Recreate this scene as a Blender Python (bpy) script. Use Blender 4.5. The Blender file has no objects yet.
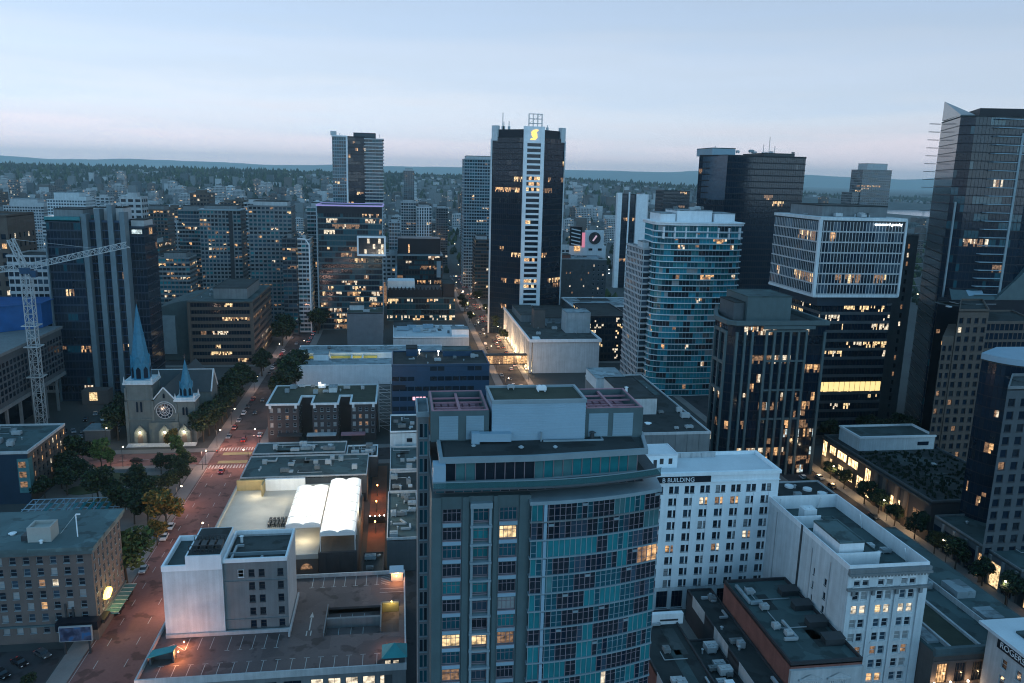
import bpy, math, random
from mathutils import Vector, Matrix, noise
R = random.Random(7)
scene = bpy.context.scene
COL = scene.collection
CAM = Vector((0.0, 0.0, 112.0))

# ------------------------------------------------------------------ mesh builder
class MB:
    def __init__(s): s.v, s.f, s.m = [], [], []
    def quad(s, a, b, c, d, m=0):
        n = len(s.v); s.v += [a, b, c, d]; s.f.append((n, n+1, n+2, n+3)); s.m.append(m)
    def tri(s, a, b, c, m=0):
        n = len(s.v); s.v += [a, b, c]; s.f.append((n, n+1, n+2)); s.m.append(m)
    def ngon(s, pts, m=0):
        n = len(s.v); s.v += list(pts); s.f.append(tuple(range(n, n+len(pts)))); s.m.append(m)
    def box(s, x0, x1, y0, y1, z0, z1, m=0, mt=None, bottom=True):
        if x0 > x1: x0, x1 = x1, x0
        if y0 > y1: y0, y1 = y1, y0
        s.prism([(x0, y0), (x1, y0), (x1, y1), (x0, y1)], z0, z1, m, mt, bottom)
    def prism(s, poly, z0, z1, m=0, mt=None, bottom=True):
        n = len(poly)
        for i in range(n):
            a, b = poly[i], poly[(i+1) % n]
            s.quad((a[0], a[1], z0), (b[0], b[1], z0), (b[0], b[1], z1), (a[0], a[1], z1), m)
        s.ngon([(p[0], p[1], z1) for p in poly], m if mt is None else mt)
        if bottom: s.ngon([(p[0], p[1], z0) for p in reversed(poly)], m)
    def ring(s, po, pi, z0, z1, m=0):
        n = len(po)
        for i in range(n):
            j = (i+1) % n
            a, b, c, d = po[i], po[j], pi[i], pi[j]
            s.quad((a[0],a[1],z0),(b[0],b[1],z0),(b[0],b[1],z1),(a[0],a[1],z1), m)
            s.quad((d[0],d[1],z0),(c[0],c[1],z0),(c[0],c[1],z1),(d[0],d[1],z1), m)
            s.quad((a[0],a[1],z1),(b[0],b[1],z1),(d[0],d[1],z1),(c[0],c[1],z1), m)
            s.quad((b[0],b[1],z0),(a[0],a[1],z0),(c[0],c[1],z0),(d[0],d[1],z0), m)
    def bar(s, p, q, w, m=0, w2=None):
        p, q = Vector(p), Vector(q); d = (q-p).normalized()
        up = Vector((0,0,1)) if abs(d.z) < .9 else Vector((0,1,0))
        a = d.cross(up).normalized()*w*.5; b = d.cross(a).normalized()*(w2 or w)*.5
        c = [p-a-b, p+a-b, p+a+b, p-a+b, q-a-b, q+a-b, q+a+b, q-a+b]
        for i in ((3,2,1,0),(4,5,6,7),(0,1,5,4),(1,2,6,5),(2,3,7,6),(3,0,4,7)):
            s.quad(*[tuple(c[k]) for k in i], m)
    def cone(s, p, q, r0, r1, n=8, m=0, cap=True):
        p, q = Vector(p), Vector(q); d = (q-p).normalized()
        up = Vector((0,0,1)) if abs(d.z) < .9 else Vector((0,1,0))
        a = d.cross(up).normalized(); b = a.cross(d).normalized()
        r = [(math.cos(2*math.pi*i/n), math.sin(2*math.pi*i/n)) for i in range(n)]
        A = [tuple(p+(a*x+b*y)*r0) for x, y in r]; B = [tuple(q+(a*x+b*y)*r1) for x, y in r]
        for i in range(n):
            j = (i+1) % n
            if r1 > 1e-4: s.quad(A[j], A[i], B[i], B[j], m)
            else: s.tri(A[j], A[i], tuple(q), m)
        if cap:
            if r1 > 1e-4: s.ngon(list(reversed(B)), m)
            s.ngon(A, m)
    def add(s, o, off=(0,0,0), rz=0, mmap=None):
        n = len(s.v); c, k = math.cos(rz), math.sin(rz)
        s.v += [(x*c-y*k+off[0], x*k+y*c+off[1], z+off[2]) for x, y, z in o.v]
        s.f += [tuple(i+n for i in f) for f in o.f]
        s.m += [mmap[i] if mmap else i for i in o.m]
    def mesh(s, name, mats, off=(0,0,0), smooth=False):
        me = bpy.data.meshes.new(name)
        ox, oy, oz = off
        me.from_pydata([(v[0]-ox, v[1]-oy, v[2]-oz) for v in s.v], [], s.f)
        for m in (mats if isinstance(mats, (list, tuple)) else [mats]): me.materials.append(m)
        if any(s.m): me.polygons.foreach_set('material_index', s.m)
        if smooth: me.polygons.foreach_set('use_smooth', [True]*len(s.f))
        me.update()
        return me
    def build(s, name, mats, parent=None, smooth=False):
        off = parent.location if parent else (0,0,0)
        if parent is not None and parent.parent is not None: off = Vector(off)+parent.parent.location
        return link(name, s.mesh(name, mats, off, smooth), parent)

def link(name, data, parent=None, loc=(0,0,0), rz=0.0):
    o = bpy.data.objects.new(name, data); COL.objects.link(o)
    if parent is not None: o.parent = parent
    o.location = loc
    if rz: o.rotation_euler = (0,0,rz)
    return o
def tag(o, label, cat, group=None):
    o['label'] = label; o['category'] = cat
    if group: o['group'] = group
    return o
def thing(name, label, cat, loc=(0,0,0), rz=0.0, group=None):
    return tag(link(name, None, None, loc, rz), label, cat, group)
def dup(o, parent=None):
    c = o.copy(); COL.objects.link(c)
    if parent is not None: c.parent = parent
    for ch in o.children: dup(ch, c)
    return c
def setting(name, mb, mats, kind='structure', smooth=False):
    o = mb.build(name, mats, None, smooth); o['kind'] = kind; return o

# ------------------------------------------------------------------ materials
def new_mat(name):
    m = bpy.data.materials.new(name); m.use_nodes = True
    return m, m.node_tree.nodes, m.node_tree.links, m.node_tree.nodes['Principled BSDF']
def mat(name, col, rough=.8, metal=0.0, var=.25, scale=.35, streak=0.0, spec=.4, fine=.12, patch=0.0):
    """painted / mineral surface: base colour with broad blotches, fine grain and optional rain streaks"""
    m, N, L, P = new_mat(name)
    tc = N.new('ShaderNodeTexCoord'); oi = N.new('ShaderNodeObjectInfo')
    n1 = N.new('ShaderNodeTexNoise'); n1.inputs['Scale'].default_value = scale; n1.inputs['Detail'].default_value = 5
    n2 = N.new('ShaderNodeTexNoise'); n2.inputs['Scale'].default_value = scale*14; n2.inputs['Detail'].default_value = 3
    L.new(tc.outputs['Object'], n1.inputs['Vector']); L.new(tc.outputs['Object'], n2.inputs['Vector'])
    def mth(op, a, b):
        k = N.new('ShaderNodeMath'); k.operation = op
        for i, x in enumerate((a, b)):
            if isinstance(x, (int, float)): k.inputs[i].default_value = x
            else: L.new(x, k.inputs[i])
        return k.outputs[0]
    f = mth('ADD', 1.0-var-fine*.5, mth('MULTIPLY', n1.outputs[0], 2*var))
    f = mth('ADD', f, mth('MULTIPLY', n2.outputs[0], fine))
    if streak:
        mp = N.new('ShaderNodeMapping'); mp.inputs['Scale'].default_value = (1.3, 1.3, .06)
        n3 = N.new('ShaderNodeTexNoise'); n3.inputs['Scale'].default_value = 1.0; n3.inputs['Detail'].default_value = 4
        L.new(tc.outputs['Object'], mp.inputs['Vector']); L.new(mp.outputs[0], n3.inputs['Vector'])
        f = mth('MULTIPLY', f, mth('ADD', 1.0-streak*.5, mth('MULTIPLY', n3.outputs[0], streak)))
    if patch:
        vo = N.new('ShaderNodeTexVoronoi'); vo.inputs['Scale'].default_value = .16; vo.distance = 'CHEBYCHEV'; L.new(tc.outputs['Object'], vo.inputs['Vector'])
        bw = N.new('ShaderNodeSeparateColor'); L.new(vo.outputs['Color'], bw.inputs[0]); f = mth('MULTIPLY', f, mth('ADD', 1.0-patch*.5, mth('MULTIPLY', bw.outputs[0], patch)))
        n4 = N.new('ShaderNodeTexNoise'); n4.inputs['Scale'].default_value = .22; n4.inputs['Detail'].default_value = 3; L.new(tc.outputs['Object'], n4.inputs['Vector'])
        pd = N.new('ShaderNodeMapRange'); pd.inputs[1].default_value = .56; pd.inputs[2].default_value = .62; pd.inputs[3].default_value = 1.0; pd.inputs[4].default_value = .55; L.new(n4.outputs[0], pd.inputs[0]); f = mth('MULTIPLY', f, pd.outputs[0])
    f = mth('MULTIPLY', f, mth('ADD', .94, mth('MULTIPLY', oi.outputs['Random'], .12)))
    mx = N.new('ShaderNodeVectorMath'); mx.operation = 'SCALE'; mx.inputs[0].default_value = col
    L.new(f, mx.inputs['Scale']); L.new(mx.outputs[0], P.inputs['Base Color'])
    P.inputs['Roughness'].default_value = rough; P.inputs['Metallic'].default_value = metal
    P.inputs['Specular IOR Level'].default_value = spec
    return m
def glass(name, col, rough=.12, spec=.6, var=.5):
    m, N, L, P = new_mat(name)
    oi = N.new('ShaderNodeObjectInfo'); tc = N.new('ShaderNodeTexCoord')
    n1 = N.new('ShaderNodeTexNoise'); n1.inputs['Scale'].default_value = .55; n1.inputs['Detail'].default_value = 2
    L.new(tc.outputs['Object'], n1.inputs['Vector'])
    a = N.new('ShaderNodeMath'); a.operation = 'MULTIPLY_ADD'; a.inputs[1].default_value = 1.5*var; a.inputs[2].default_value = 1-var
    L.new(n1.outputs[0], a.inputs[0])
    b = N.new('ShaderNodeMath'); b.operation = 'MULTIPLY_ADD'; b.inputs[1].default_value = var; L.new(oi.outputs['Random'], b.inputs[0]); L.new(a.outputs[0], b.inputs[2])
    mx = N.new('ShaderNodeVectorMath'); mx.operation = 'SCALE'; mx.inputs[0].default_value = col
    L.new(b.outputs[0], mx.inputs['Scale']); L.new(mx.outputs[0], P.inputs['Base Color'])
    bm = N.new('ShaderNodeBump'); bm.inputs['Strength'].default_value = .04; bm.inputs['Distance'].default_value = .3
    L.new(n1.outputs[0], bm.inputs['Height']); L.new(bm.outputs[0], P.inputs['Normal'])
    P.inputs['Roughness'].default_value = rough; P.inputs['Specular IOR Level'].default_value = spec
    return m
def lit(name, col, strength, contrast=.75, scale=.8):
    """a window with lamps on behind it: patchy warm light of furniture, blinds and lamps"""
    m, N, L, P = new_mat(name)
    tc = N.new('ShaderNodeTexCoord'); oi = N.new('ShaderNodeObjectInfo')
    mp = N.new('ShaderNodeMapping'); mp.inputs['Scale'].default_value = (1.0, 1.0, 1.3)
    av = N.new('ShaderNodeVectorMath'); av.operation = 'ADD'
    L.new(tc.outputs['Object'], mp.inputs['Vector']); L.new(mp.outputs[0], av.inputs[0]); L.new(oi.outputs['Location'], av.inputs[1])
    n1 = N.new('ShaderNodeTexNoise'); n1.inputs['Scale'].default_value = scale; n1.inputs['Detail'].default_value = 3
    L.new(av.outputs[0], n1.inputs['Vector'])
    mr = N.new('ShaderNodeMapRange'); mr.inputs[1].default_value = .32; mr.inputs[2].default_value = .68
    mr.inputs[3].default_value = strength*(1-contrast); mr.inputs[4].default_value = strength*(1+contrast*.4)
    L.new(n1.outputs[0], mr.inputs[0])
    P.inputs['Base Color'].default_value = (.05,.04,.03,1); P.inputs['Roughness'].default_value = .2
    P.inputs['Emission Color'].default_value = (*col, 1); L.new(mr.outputs[0], P.inputs['Emission Strength'])
    m.cycles.emission_sampling = 'NONE'
    return m
def glow(name, col, strength, sample='NONE'):
    m, N, L, P = new_mat(name)
    P.inputs['Base Color'].default_value = (*[min(.8, c) for c in col], 1)
    P.inputs['Emission Color'].default_value = (*col, 1); P.inputs['Emission Strength'].default_value = strength
    m.cycles.emission_sampling = sample
    return m

M = dict(
 asphalt=mat('asphalt', (.038,.038,.042), .9, scale=.12, var=.3, patch=.2),
 lamp_red_road=mat('worn_lamp_red_asphalt', (.19,.092,.082), .9, scale=.1, var=.3, fine=.3, patch=.18),  # worn asphalt with the red of the street lamps put into its colour
 ground=mat('city_ground', (.05,.055,.055), .95, scale=.03, var=.4),
 sidewalk=mat('sidewalk_concrete', (.17,.165,.16), .9, scale=.2, fine=.25),
 paint=mat('road_paint', (.36,.36,.35), .7, var=.25, scale=1.5),
 yellow_paint_and_lamplight=mat('yellow_road_paint_and_lamplight', (.30,.26,.11), .7, scale=.8),  # paint of the crossing; on the ramp wall it stands for lamplight
 grass=mat('lawn', (.028,.05,.022), .95, scale=.3, var=.4),
 gravel=mat('park_paving', (.13,.13,.125), .95, scale=.3),
 conc=mat('concrete', (.16,.17,.175), .85, streak=.65, fine=.2),
 conc_d=mat('dark_concrete', (.07,.08,.088), .85, streak=.35),
 conc_l=mat('pale_concrete', (.40,.41,.42), .85, streak=.6, fine=.2),
 roof_h=mat('hotel_roof_membrane', (.075,.12,.125), .8, scale=.2, var=.3, patch=.45),
 teal_can=mat('teal_canopy_metal', (.03,.24,.25), .5),
 white=mat('white_paint', (.72,.74,.76), .7, streak=.25, var=.15),
 white_w=mat('weathered_white_render', (.50,.54,.56), .8, streak=.6, var=.2, fine=.25),
 white_b=mat('white_glazed_brick', (.72,.77,.80), .6, streak=.2, var=.12),
 tan=mat('tan_brick', (.115,.095,.088), .9, streak=.35, fine=.3),
 brown=mat('brown_brick', (.10,.078,.066), .9, streak=.3, fine=.3),
 red_br=mat('red_brick', (.19,.075,.06), .9, streak=.5, var=.4, fine=.35),
 dk_br=mat('dark_brick', (.04,.038,.042), .9, streak=.3, fine=.3),
 stone=mat('grey_sandstone', (.11,.128,.125), .9, streak=.45, var=.3, fine=.3),
 roof_d=mat('tar_roof', (.024,.029,.030), .9, scale=.25, var=.45, fine=.3, patch=.45),
 roof_g=mat('gravel_roof', (.045,.055,.056), .95, scale=.3, var=.4, fine=.4, patch=.45),
 roof_gr=mat('mossy_gravel_roof', (.035,.043,.030), .95, scale=.4, var=.5, fine=.4),
 roof_l=mat('pale_roof_membrane', (.22,.26,.28), .8, scale=.2, var=.3, patch=.45),
 roof_w=mat('white_roof_membrane', (.55,.58,.61), .7, scale=.15, var=.2),
 roof_t=mat('teal_roof_membrane', (.045,.075,.078), .8, scale=.2, var=.3, patch=.45),
 slate=mat('slate_roof', (.035,.045,.05), .7, scale=.6, var=.3),
 copper=mat('weathered_copper', (.022,.15,.24), .55, scale=.8, var=.35, streak=.4),
 steel=mat('galvanised_steel', (.35,.38,.40), .5, .3, var=.2),
 dk_metal=mat('dark_metal', (.04,.045,.05), .5, .2),
 black=mat('black_cladding', (.012,.015,.022), .4, 0, spec=.2),
 siding=mat('pale_blue_metal_siding', (.26,.37,.45), .5, .1, var=.12, scale=.2),
 louver=mat('pale_blue_louvres', (.22,.32,.38), .55, .1, var=.15),
 blue_tarp=mat('blue_tarpaulin', (.006,.075,.23), .6, var=.35, scale=.25),
 navy=mat('navy_spandrel', (.014,.034,.058), .35, .1, var=.25),
 blue_pan=mat('dark_blue_panel', (.014,.05,.10), .35, .1, var=.25),
 teal_pan=mat('green_grey_panel', (.065,.10,.108), .6, streak=.3),
 rib=mat('blue_grey_rib_cladding', (.11,.155,.18), .6),
 turq=glass('turquoise_blind_glass', (.02,.20,.26), .15, .5, .4),
 crane=mat('white_crane_paint', (.36,.38,.39), .55, var=.15),
 rust=mat('dusty_red_steel', (.36,.17,.20), .7, var=.3),
 bark=mat('bark', (.05,.04,.03), .95),
 leaf=mat('leaf_green', (.04,.06,.022), .8, var=.45, scale=.9, spec=.2),
 leaf_d=mat('leaf_dark_green', (.015,.029,.018), .8, var=.45, scale=.9, spec=.2),
 leaf_y=mat('leaf_autumn_yellow', (.20,.12,.03), .8, var=.45, scale=.9, spec=.2),
 leaf_l=mat('leaf_light_green', (.085,.135,.04), .8, var=.4, scale=.9, spec=.2),
 rubber=mat('tyre_rubber', (.02,.02,.02), .9),
 cream=mat('cream_terrace_floor', (.36,.355,.33), .8, scale=.25, var=.2),
 fabric=mat('white_tent_fabric', (.78,.78,.77), .8, var=.06, scale=.5),
 skin_w=mat('dark_window_frame', (.035,.035,.04), .5),
 fr_pink=mat('dusty_pink_frame', (.20,.155,.175), .6),
 fr_lt=mat('light_metal_frame', (.22,.28,.31), .5, .1),
 fr_w=mat('white_window_frame', (.55,.56,.56), .6),
 g_dark=glass('dark_glass', (.012,.018,.026), .1),
 g_blk=glass('black_glass', (.006,.014,.026), .10, .34),
 g_blue=glass('blue_grey_glass', (.03,.055,.08), .12),
 g_teal=glass('teal_blind_glass', (.016,.145,.165), .15, .5, .45),
 g_teal_d=glass('dark_teal_glass', (.010,.06,.08), .12, .5),
 g_grn=glass('pale_green_glass', (.06,.15,.16), .12, .6),
 g_blind=glass('window_with_blind', (.22,.235,.24), .4, .4, .35),
 l_warm=lit('warm_lit_window', (1.0,.56,.25), .95, .85, 1.0),
 l_gold=lit('golden_lit_window', (1.0,.70,.36), 1.15, .85, 1.0),
 l_pale=lit('pale_lit_window', (1.0,.84,.62), .95, .85, 1.0),
 l_dim=lit('dim_lit_window', (1.0,.55,.30), .26, .9, 1.3),
 l_cool=lit('cool_lit_window', (.75,.95,1.0), .8),
 shop=lit('bright_shop_window', (1.0,.66,.32), 2.6, .8, .6),
 bulb=glow('lamp_bulb', (1.0,.80,.55), 7.0),
 bulb_w=glow('white_lamp_bulb', (1.0,.95,.88), 14.0),
 bulb_o=glow('orange_lamp_bulb', (1.0,.42,.10), 12.0),
 taill=glow('tail_light', (1.0,.06,.03), 1.2),
)

def clear_glass():
    m, N, L, P = new_mat('clear_balustrade_glass'); P.inputs['Base Color'].default_value = (.05,.16,.17,1); P.inputs['Roughness'].default_value = .08; P.inputs['Alpha'].default_value = .45
    return m
M['clear'] = clear_glass()
# ------------------------------------------------------------------ facades and windows
def offs(poly, d):
    """polygon grown outward by d (counter-clockwise, mitred)"""
    n = len(poly); out = []
    for i in range(n):
        p0, p1, p2 = Vector(poly[i-1][:2]), Vector(poly[i][:2]), Vector(poly[(i+1) % n][:2])
        a = (p1-p0).normalized(); b = (p2-p1).normalized()
        na, nb = Vector((a.y,-a.x)), Vector((b.y,-b.x))
        k = na+nb; k = k/max(k.dot(na), .35)
        out.append((p1.x+k.x*d, p1.y+k.y*d))
    return out
def rect(x0, x1, y0, y1): return [(x0,y0),(x1,y0),(x1,y1),(x0,y1)]
def even(L, n, w, margin=None):
    """n openings of width w spread over length L"""
    if margin is None: margin = (L/n-w)/2
    step = (L-2*margin-w)/max(n-1, 1)
    return [(margin+w/2+i*step, w) for i in range(n)]
def pairs(L, n, w, gap, margin=None):
    out = []
    for c, _ in even(L, n, 2*w+gap, margin): out += [(c-(w+gap)/2, w), (c+(w+gap)/2, w)]
    return out
def punched(mb, A, B, z0, z1, cols, rows, depth=.25, m=0):
    """wall A->B (outside on the right) with real openings; returns the openings"""
    A, B = Vector(A), Vector(B); L = (B-A).length; u = (B-A)/L; n = Vector((u.y,-u.x))
    P = lambda s, z, d=0: (A.x+u.x*s-n.x*d, A.y+u.y*s-n.y*d, z)
    rows = sorted(rows); cols = sorted(cols); z = z0; spots = []
    for zb, h in rows:
        if zb > z: mb.quad(P(0,z), P(L,z), P(L,zb), P(0,zb), m)
        s = 0.0
        for c, w in cols:
            a, b = c-w/2, c+w/2
            mb.quad(P(s,zb), P(a,zb), P(a,zb+h), P(s,zb+h), m)
            mb.quad(P(a,zb), P(b,zb), P(b,zb,depth), P(a,zb,depth), m)
            mb.quad(P(a,zb+h,depth), P(b,zb+h,depth), P(b,zb+h), P(a,zb+h), m)
            mb.quad(P(a,zb), P(a,zb,depth), P(a,zb+h,depth), P(a,zb+h), m)
            mb.quad(P(b,zb,depth), P(b,zb), P(b,zb+h), P(b,zb+h,depth), m)
            spots.append((Vector(P(c, zb)), u.copy(), n.copy(), w, h))
            s = b
        mb.quad(P(s,zb), P(L,zb), P(L,zb+h), P(s,zb+h), m)
        z = zb+h
    mb.quad(P(0,z), P(L,z), P(L,z1), P(0,z1), m)
    return spots
_wc = {}
def win_mesh(w, h, depth, style, pane, frame):
    """local axes: x along the wall, y inward, z up; origin at the middle of the sill"""
    key = (round(w,2), round(h,2), depth, style, pane.name, frame.name)
    if key in _wc: return _wc[key]
    fm, pm = MB(), MB(); f = min(.09, w*.07); y0, y1 = depth-.14, depth-.03
    nv, nh = {'plain':(0,0), 'sash':(0,1), 'pair':(1,0), 'four':(1,1), 'six':(2,1), 'tri':(2,0), 'eight':(3,1)}[style]
    fm.box(-w/2, -w/2+f, y0, y1, 0, h); fm.box(w/2-f, w/2, y0, y1, 0, h)
    fm.box(-w/2+f, w/2-f, y0, y1, 0, f); fm.box(-w/2+f, w/2-f, y0, y1, h-f, h)
    for i in range(nv):
        x = -w/2+w*(i+1)/(nv+1); fm.box(x-f*.4, x+f*.4, y0+.01, y1, f, h-f)
    for i in range(nh):
        z = h*(.52 if style == 'sash' else .68 if style in ('six','eight') else .5); fm.box(-w/2+f, w/2-f, y0+.015, y1-.002, z-f*.4, z+f*.4)
    fm.box(-w/2-.06, w/2+.06, -.12, y0, -.12, -.004)
    y = depth-.05
    pm.quad((-w/2+f*.5,y,f*.5), (w/2-f*.5,y,f*.5), (w/2-f*.5,y,h-f*.5), (-w/2+f*.5,y,h-f*.5), 0)
    cm = MB(); cm.add(fm); cm.add(pm, mmap={0:1})
    r = (fm.mesh('window', frame), pm.mesh('pane', pane), cm.mesh('window', [frame, pane]), cm)
    _wc[key] = r; return r
def pick(rng, table):
    t = rng.random()*sum(w for _, w in table)
    for k, w in table:
        t -= w
        if t <= 0: return k
    return table[-1][0]
def place_windows(root, spots, table, frame='skin_w', depth=.25, style='sash', sub=False, seed=1, cap=100, choose=None):
    """every opening gets a window of its own; past `cap` the farthest ones go into one mesh"""
    rng = random.Random(seed); base = root.location
    def key(s):
        v = s[0]-CAM; face = -(v.x*s[2].x+v.y*s[2].y)/v.length
        return v.length*(1.0 if face > .08 else 4.0)
    spots = sorted(spots, key=key); far = {}
    for i, (p, u, n, w, h) in enumerate(spots):
        pk = (choose and choose(p, rng)) or pick(rng, table)
        r = win_mesh(w, h, depth, style if isinstance(style, str) else style(w), M[pk], M[frame])
        rz = math.atan2(u.y, u.x); lp = p-base
        if i < cap:
            if sub:
                o = link('window', r[0], root, lp, rz); link('pane', r[1], o)
            else: link('window', r[2], root, lp, rz)
        else:
            far.setdefault('x', []).append((r[3], p, rz, pk))
    if far:
        mb = MB(); names = [frame]
        for cm, p, rz, pk in far['x']:
            if pk not in names: names.append(pk)
            mb.add(cm, p, rz, {0: 0, 1: names.index(pk)})
        o = mb.build('window', [M[k] for k in names], root); o['kind'] = 'stuff'
def flat_roof(root, poly, z, roofm, parm=None, ph=.8, pt=.35, name='roof'):
    """roof sheet with a raised parapet round it"""
    mb = MB(); inner = offs(poly, -pt) if parm else poly
    mb.ngon([(p[0], p[1], z) for p in inner]); mb.build(name, M[roofm], root)
    if parm: roof_lines(root, poly, z, int(abs(poly[0][0]*7+poly[0][1]*13)))
    if parm:
        pb = MB(); pb.ring(poly, inner, z-.35, z+ph); pb.build('parapet', M[parm], root)
def ac_unit(root, x, y, z, w=2.0, d=1.6, h=1.3, m='steel'):
    mb = MB(); mb.box(x-w/2, x+w/2, y-d/2, y+d/2, z+.25, z+h)
    for sx in (-1, 1): mb.box(x+sx*w*.35-.08, x+sx*w*.35+.08, y-d*.45, y+d*.45, z, z+.25)
    mb.cone((x-w*.2, y, z+h), (x-w*.2, y, z+h+.18), d*.28, d*.28, 10)
    mb.cone((x+w*.22, y, z+h), (x+w*.22, y, z+h+.18), d*.22, d*.22, 10)
    for k in range(3): mb.box(x-w*.42, x+w*.42, y-d/2-.03, y-d/2, z+.45+k*.25*h, z+.5+k*.25*h+.06)
    mb.build('roof_unit', M[m], root)
def vent(root, x, y, z, h=.9, r=.22, m='steel'):
    mb = MB(); mb.cone((x,y,z), (x,y,z+h), r, r*.9, 8); mb.cone((x,y,z+h), (x,y,z+h+.25), r*1.6, r*.4, 8); mb.build('roof_vent', M[m], root)
def duct(root, pts, w=.8, m='steel'):
    mb = MB()
    for a, b in zip(pts, pts[1:]): mb.bar(a, b, w)
    mb.build('roof_duct', M[m], root)
def roof_lines(root, poly, z, seed):
    xs_ = [p[0] for p in poly]; ys_ = [p[1] for p in poly]; x0, x1, y0, y1 = min(xs_)+1, max(xs_)-1, min(ys_)+1, max(ys_)-1
    if x1-x0 < 8 or y1-y0 < 8 or len(poly) != 4: return
    rng = random.Random(seed)
    for k in range(rng.choice((1,2,2,3))):
        y = rng.uniform(y0, y1); xa = rng.uniform(x0, (x0+x1)/2); b = MB(); b.bar((xa,y,z+.3),(rng.uniform((x0+x1)/2,x1),y,z+.3),.16)
        b.bar((xa,y,z+.3),(xa,min(y1,y+rng.uniform(2,7)),z+.3),.16); b.build('roof_pipe', M[rng.choice(('steel','conc_l','dk_metal'))], root)
    for k in range(rng.choice((1,2,3))):
        x, y = rng.uniform(x0,x1-3), rng.uniform(y0,y1-3); b = MB(); w_, d_ = rng.uniform(2,.4*(x1-x0)), rng.uniform(2,.4*(y1-y0)); b.quad((x,y,z+.012),(min(x1,x+w_),y,z+.012),(min(x1,x+w_),min(y1,y+d_),z+.012),(x,min(y1,y+d_),z+.012)); b.build('roof_patch', M[rng.choice(('roof_d','roof_g','roof_d','roof_t'))], root)
    x, y = rng.uniform(x0+1,x1-1), rng.uniform(y0+1,y1-1); b = MB(); b.box(x-.7,x+.7,y-.9,y+.9,z,z+.45); b.build('roof_hatch', M['conc_l'], root)
def clutter(root, x0, x1, y0, y1, z, n, seed, pipes=True):
    rng = random.Random(seed); n = int(n*1.7)
    for i in range(n):
        x, y = rng.uniform(x0, x1), rng.uniform(y0, y1)
        k = rng.random()
        if k < .5: ac_unit(root, x, y, z, rng.uniform(1.4,3.2), rng.uniform(1.2,2.2), rng.uniform(.9,1.8), rng.choice(['steel','conc_l','conc','roof_l']))
        elif k < .85: vent(root, x, y, z, rng.uniform(.5,1.3), rng.uniform(.15,.4))
        else: duct(root, [(x, y, z+.5), (min(x1, x+rng.uniform(2,5)), y, z+.5), (min(x1, x+rng.uniform(2,5)), min(y1, y+3), z+.5)], rng.uniform(.35,.7))
def penthouse(root, x0, x1, y0, y1, z0, z1, m, roofm='roof_d', name='penthouse', lip=.3):
    mb = MB(); mb.prism(rect(x0,x1,y0,y1), z0, z1-.06); p = mb.build(name, M[m], root)
    q = MB(); q.box(x0+lip, x1-lip, y0+lip, y1-lip, z1-.055, z1-.02); q.ring(rect(x0-.08,x1+.08,y0-.08,y1+.08), offs(rect(x0,x1,y0,y1),-lip), z1-.3, z1+.18)
    q.build('roof', M[roofm] if lip <= 0 else M[roofm], p)
    return p
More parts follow.
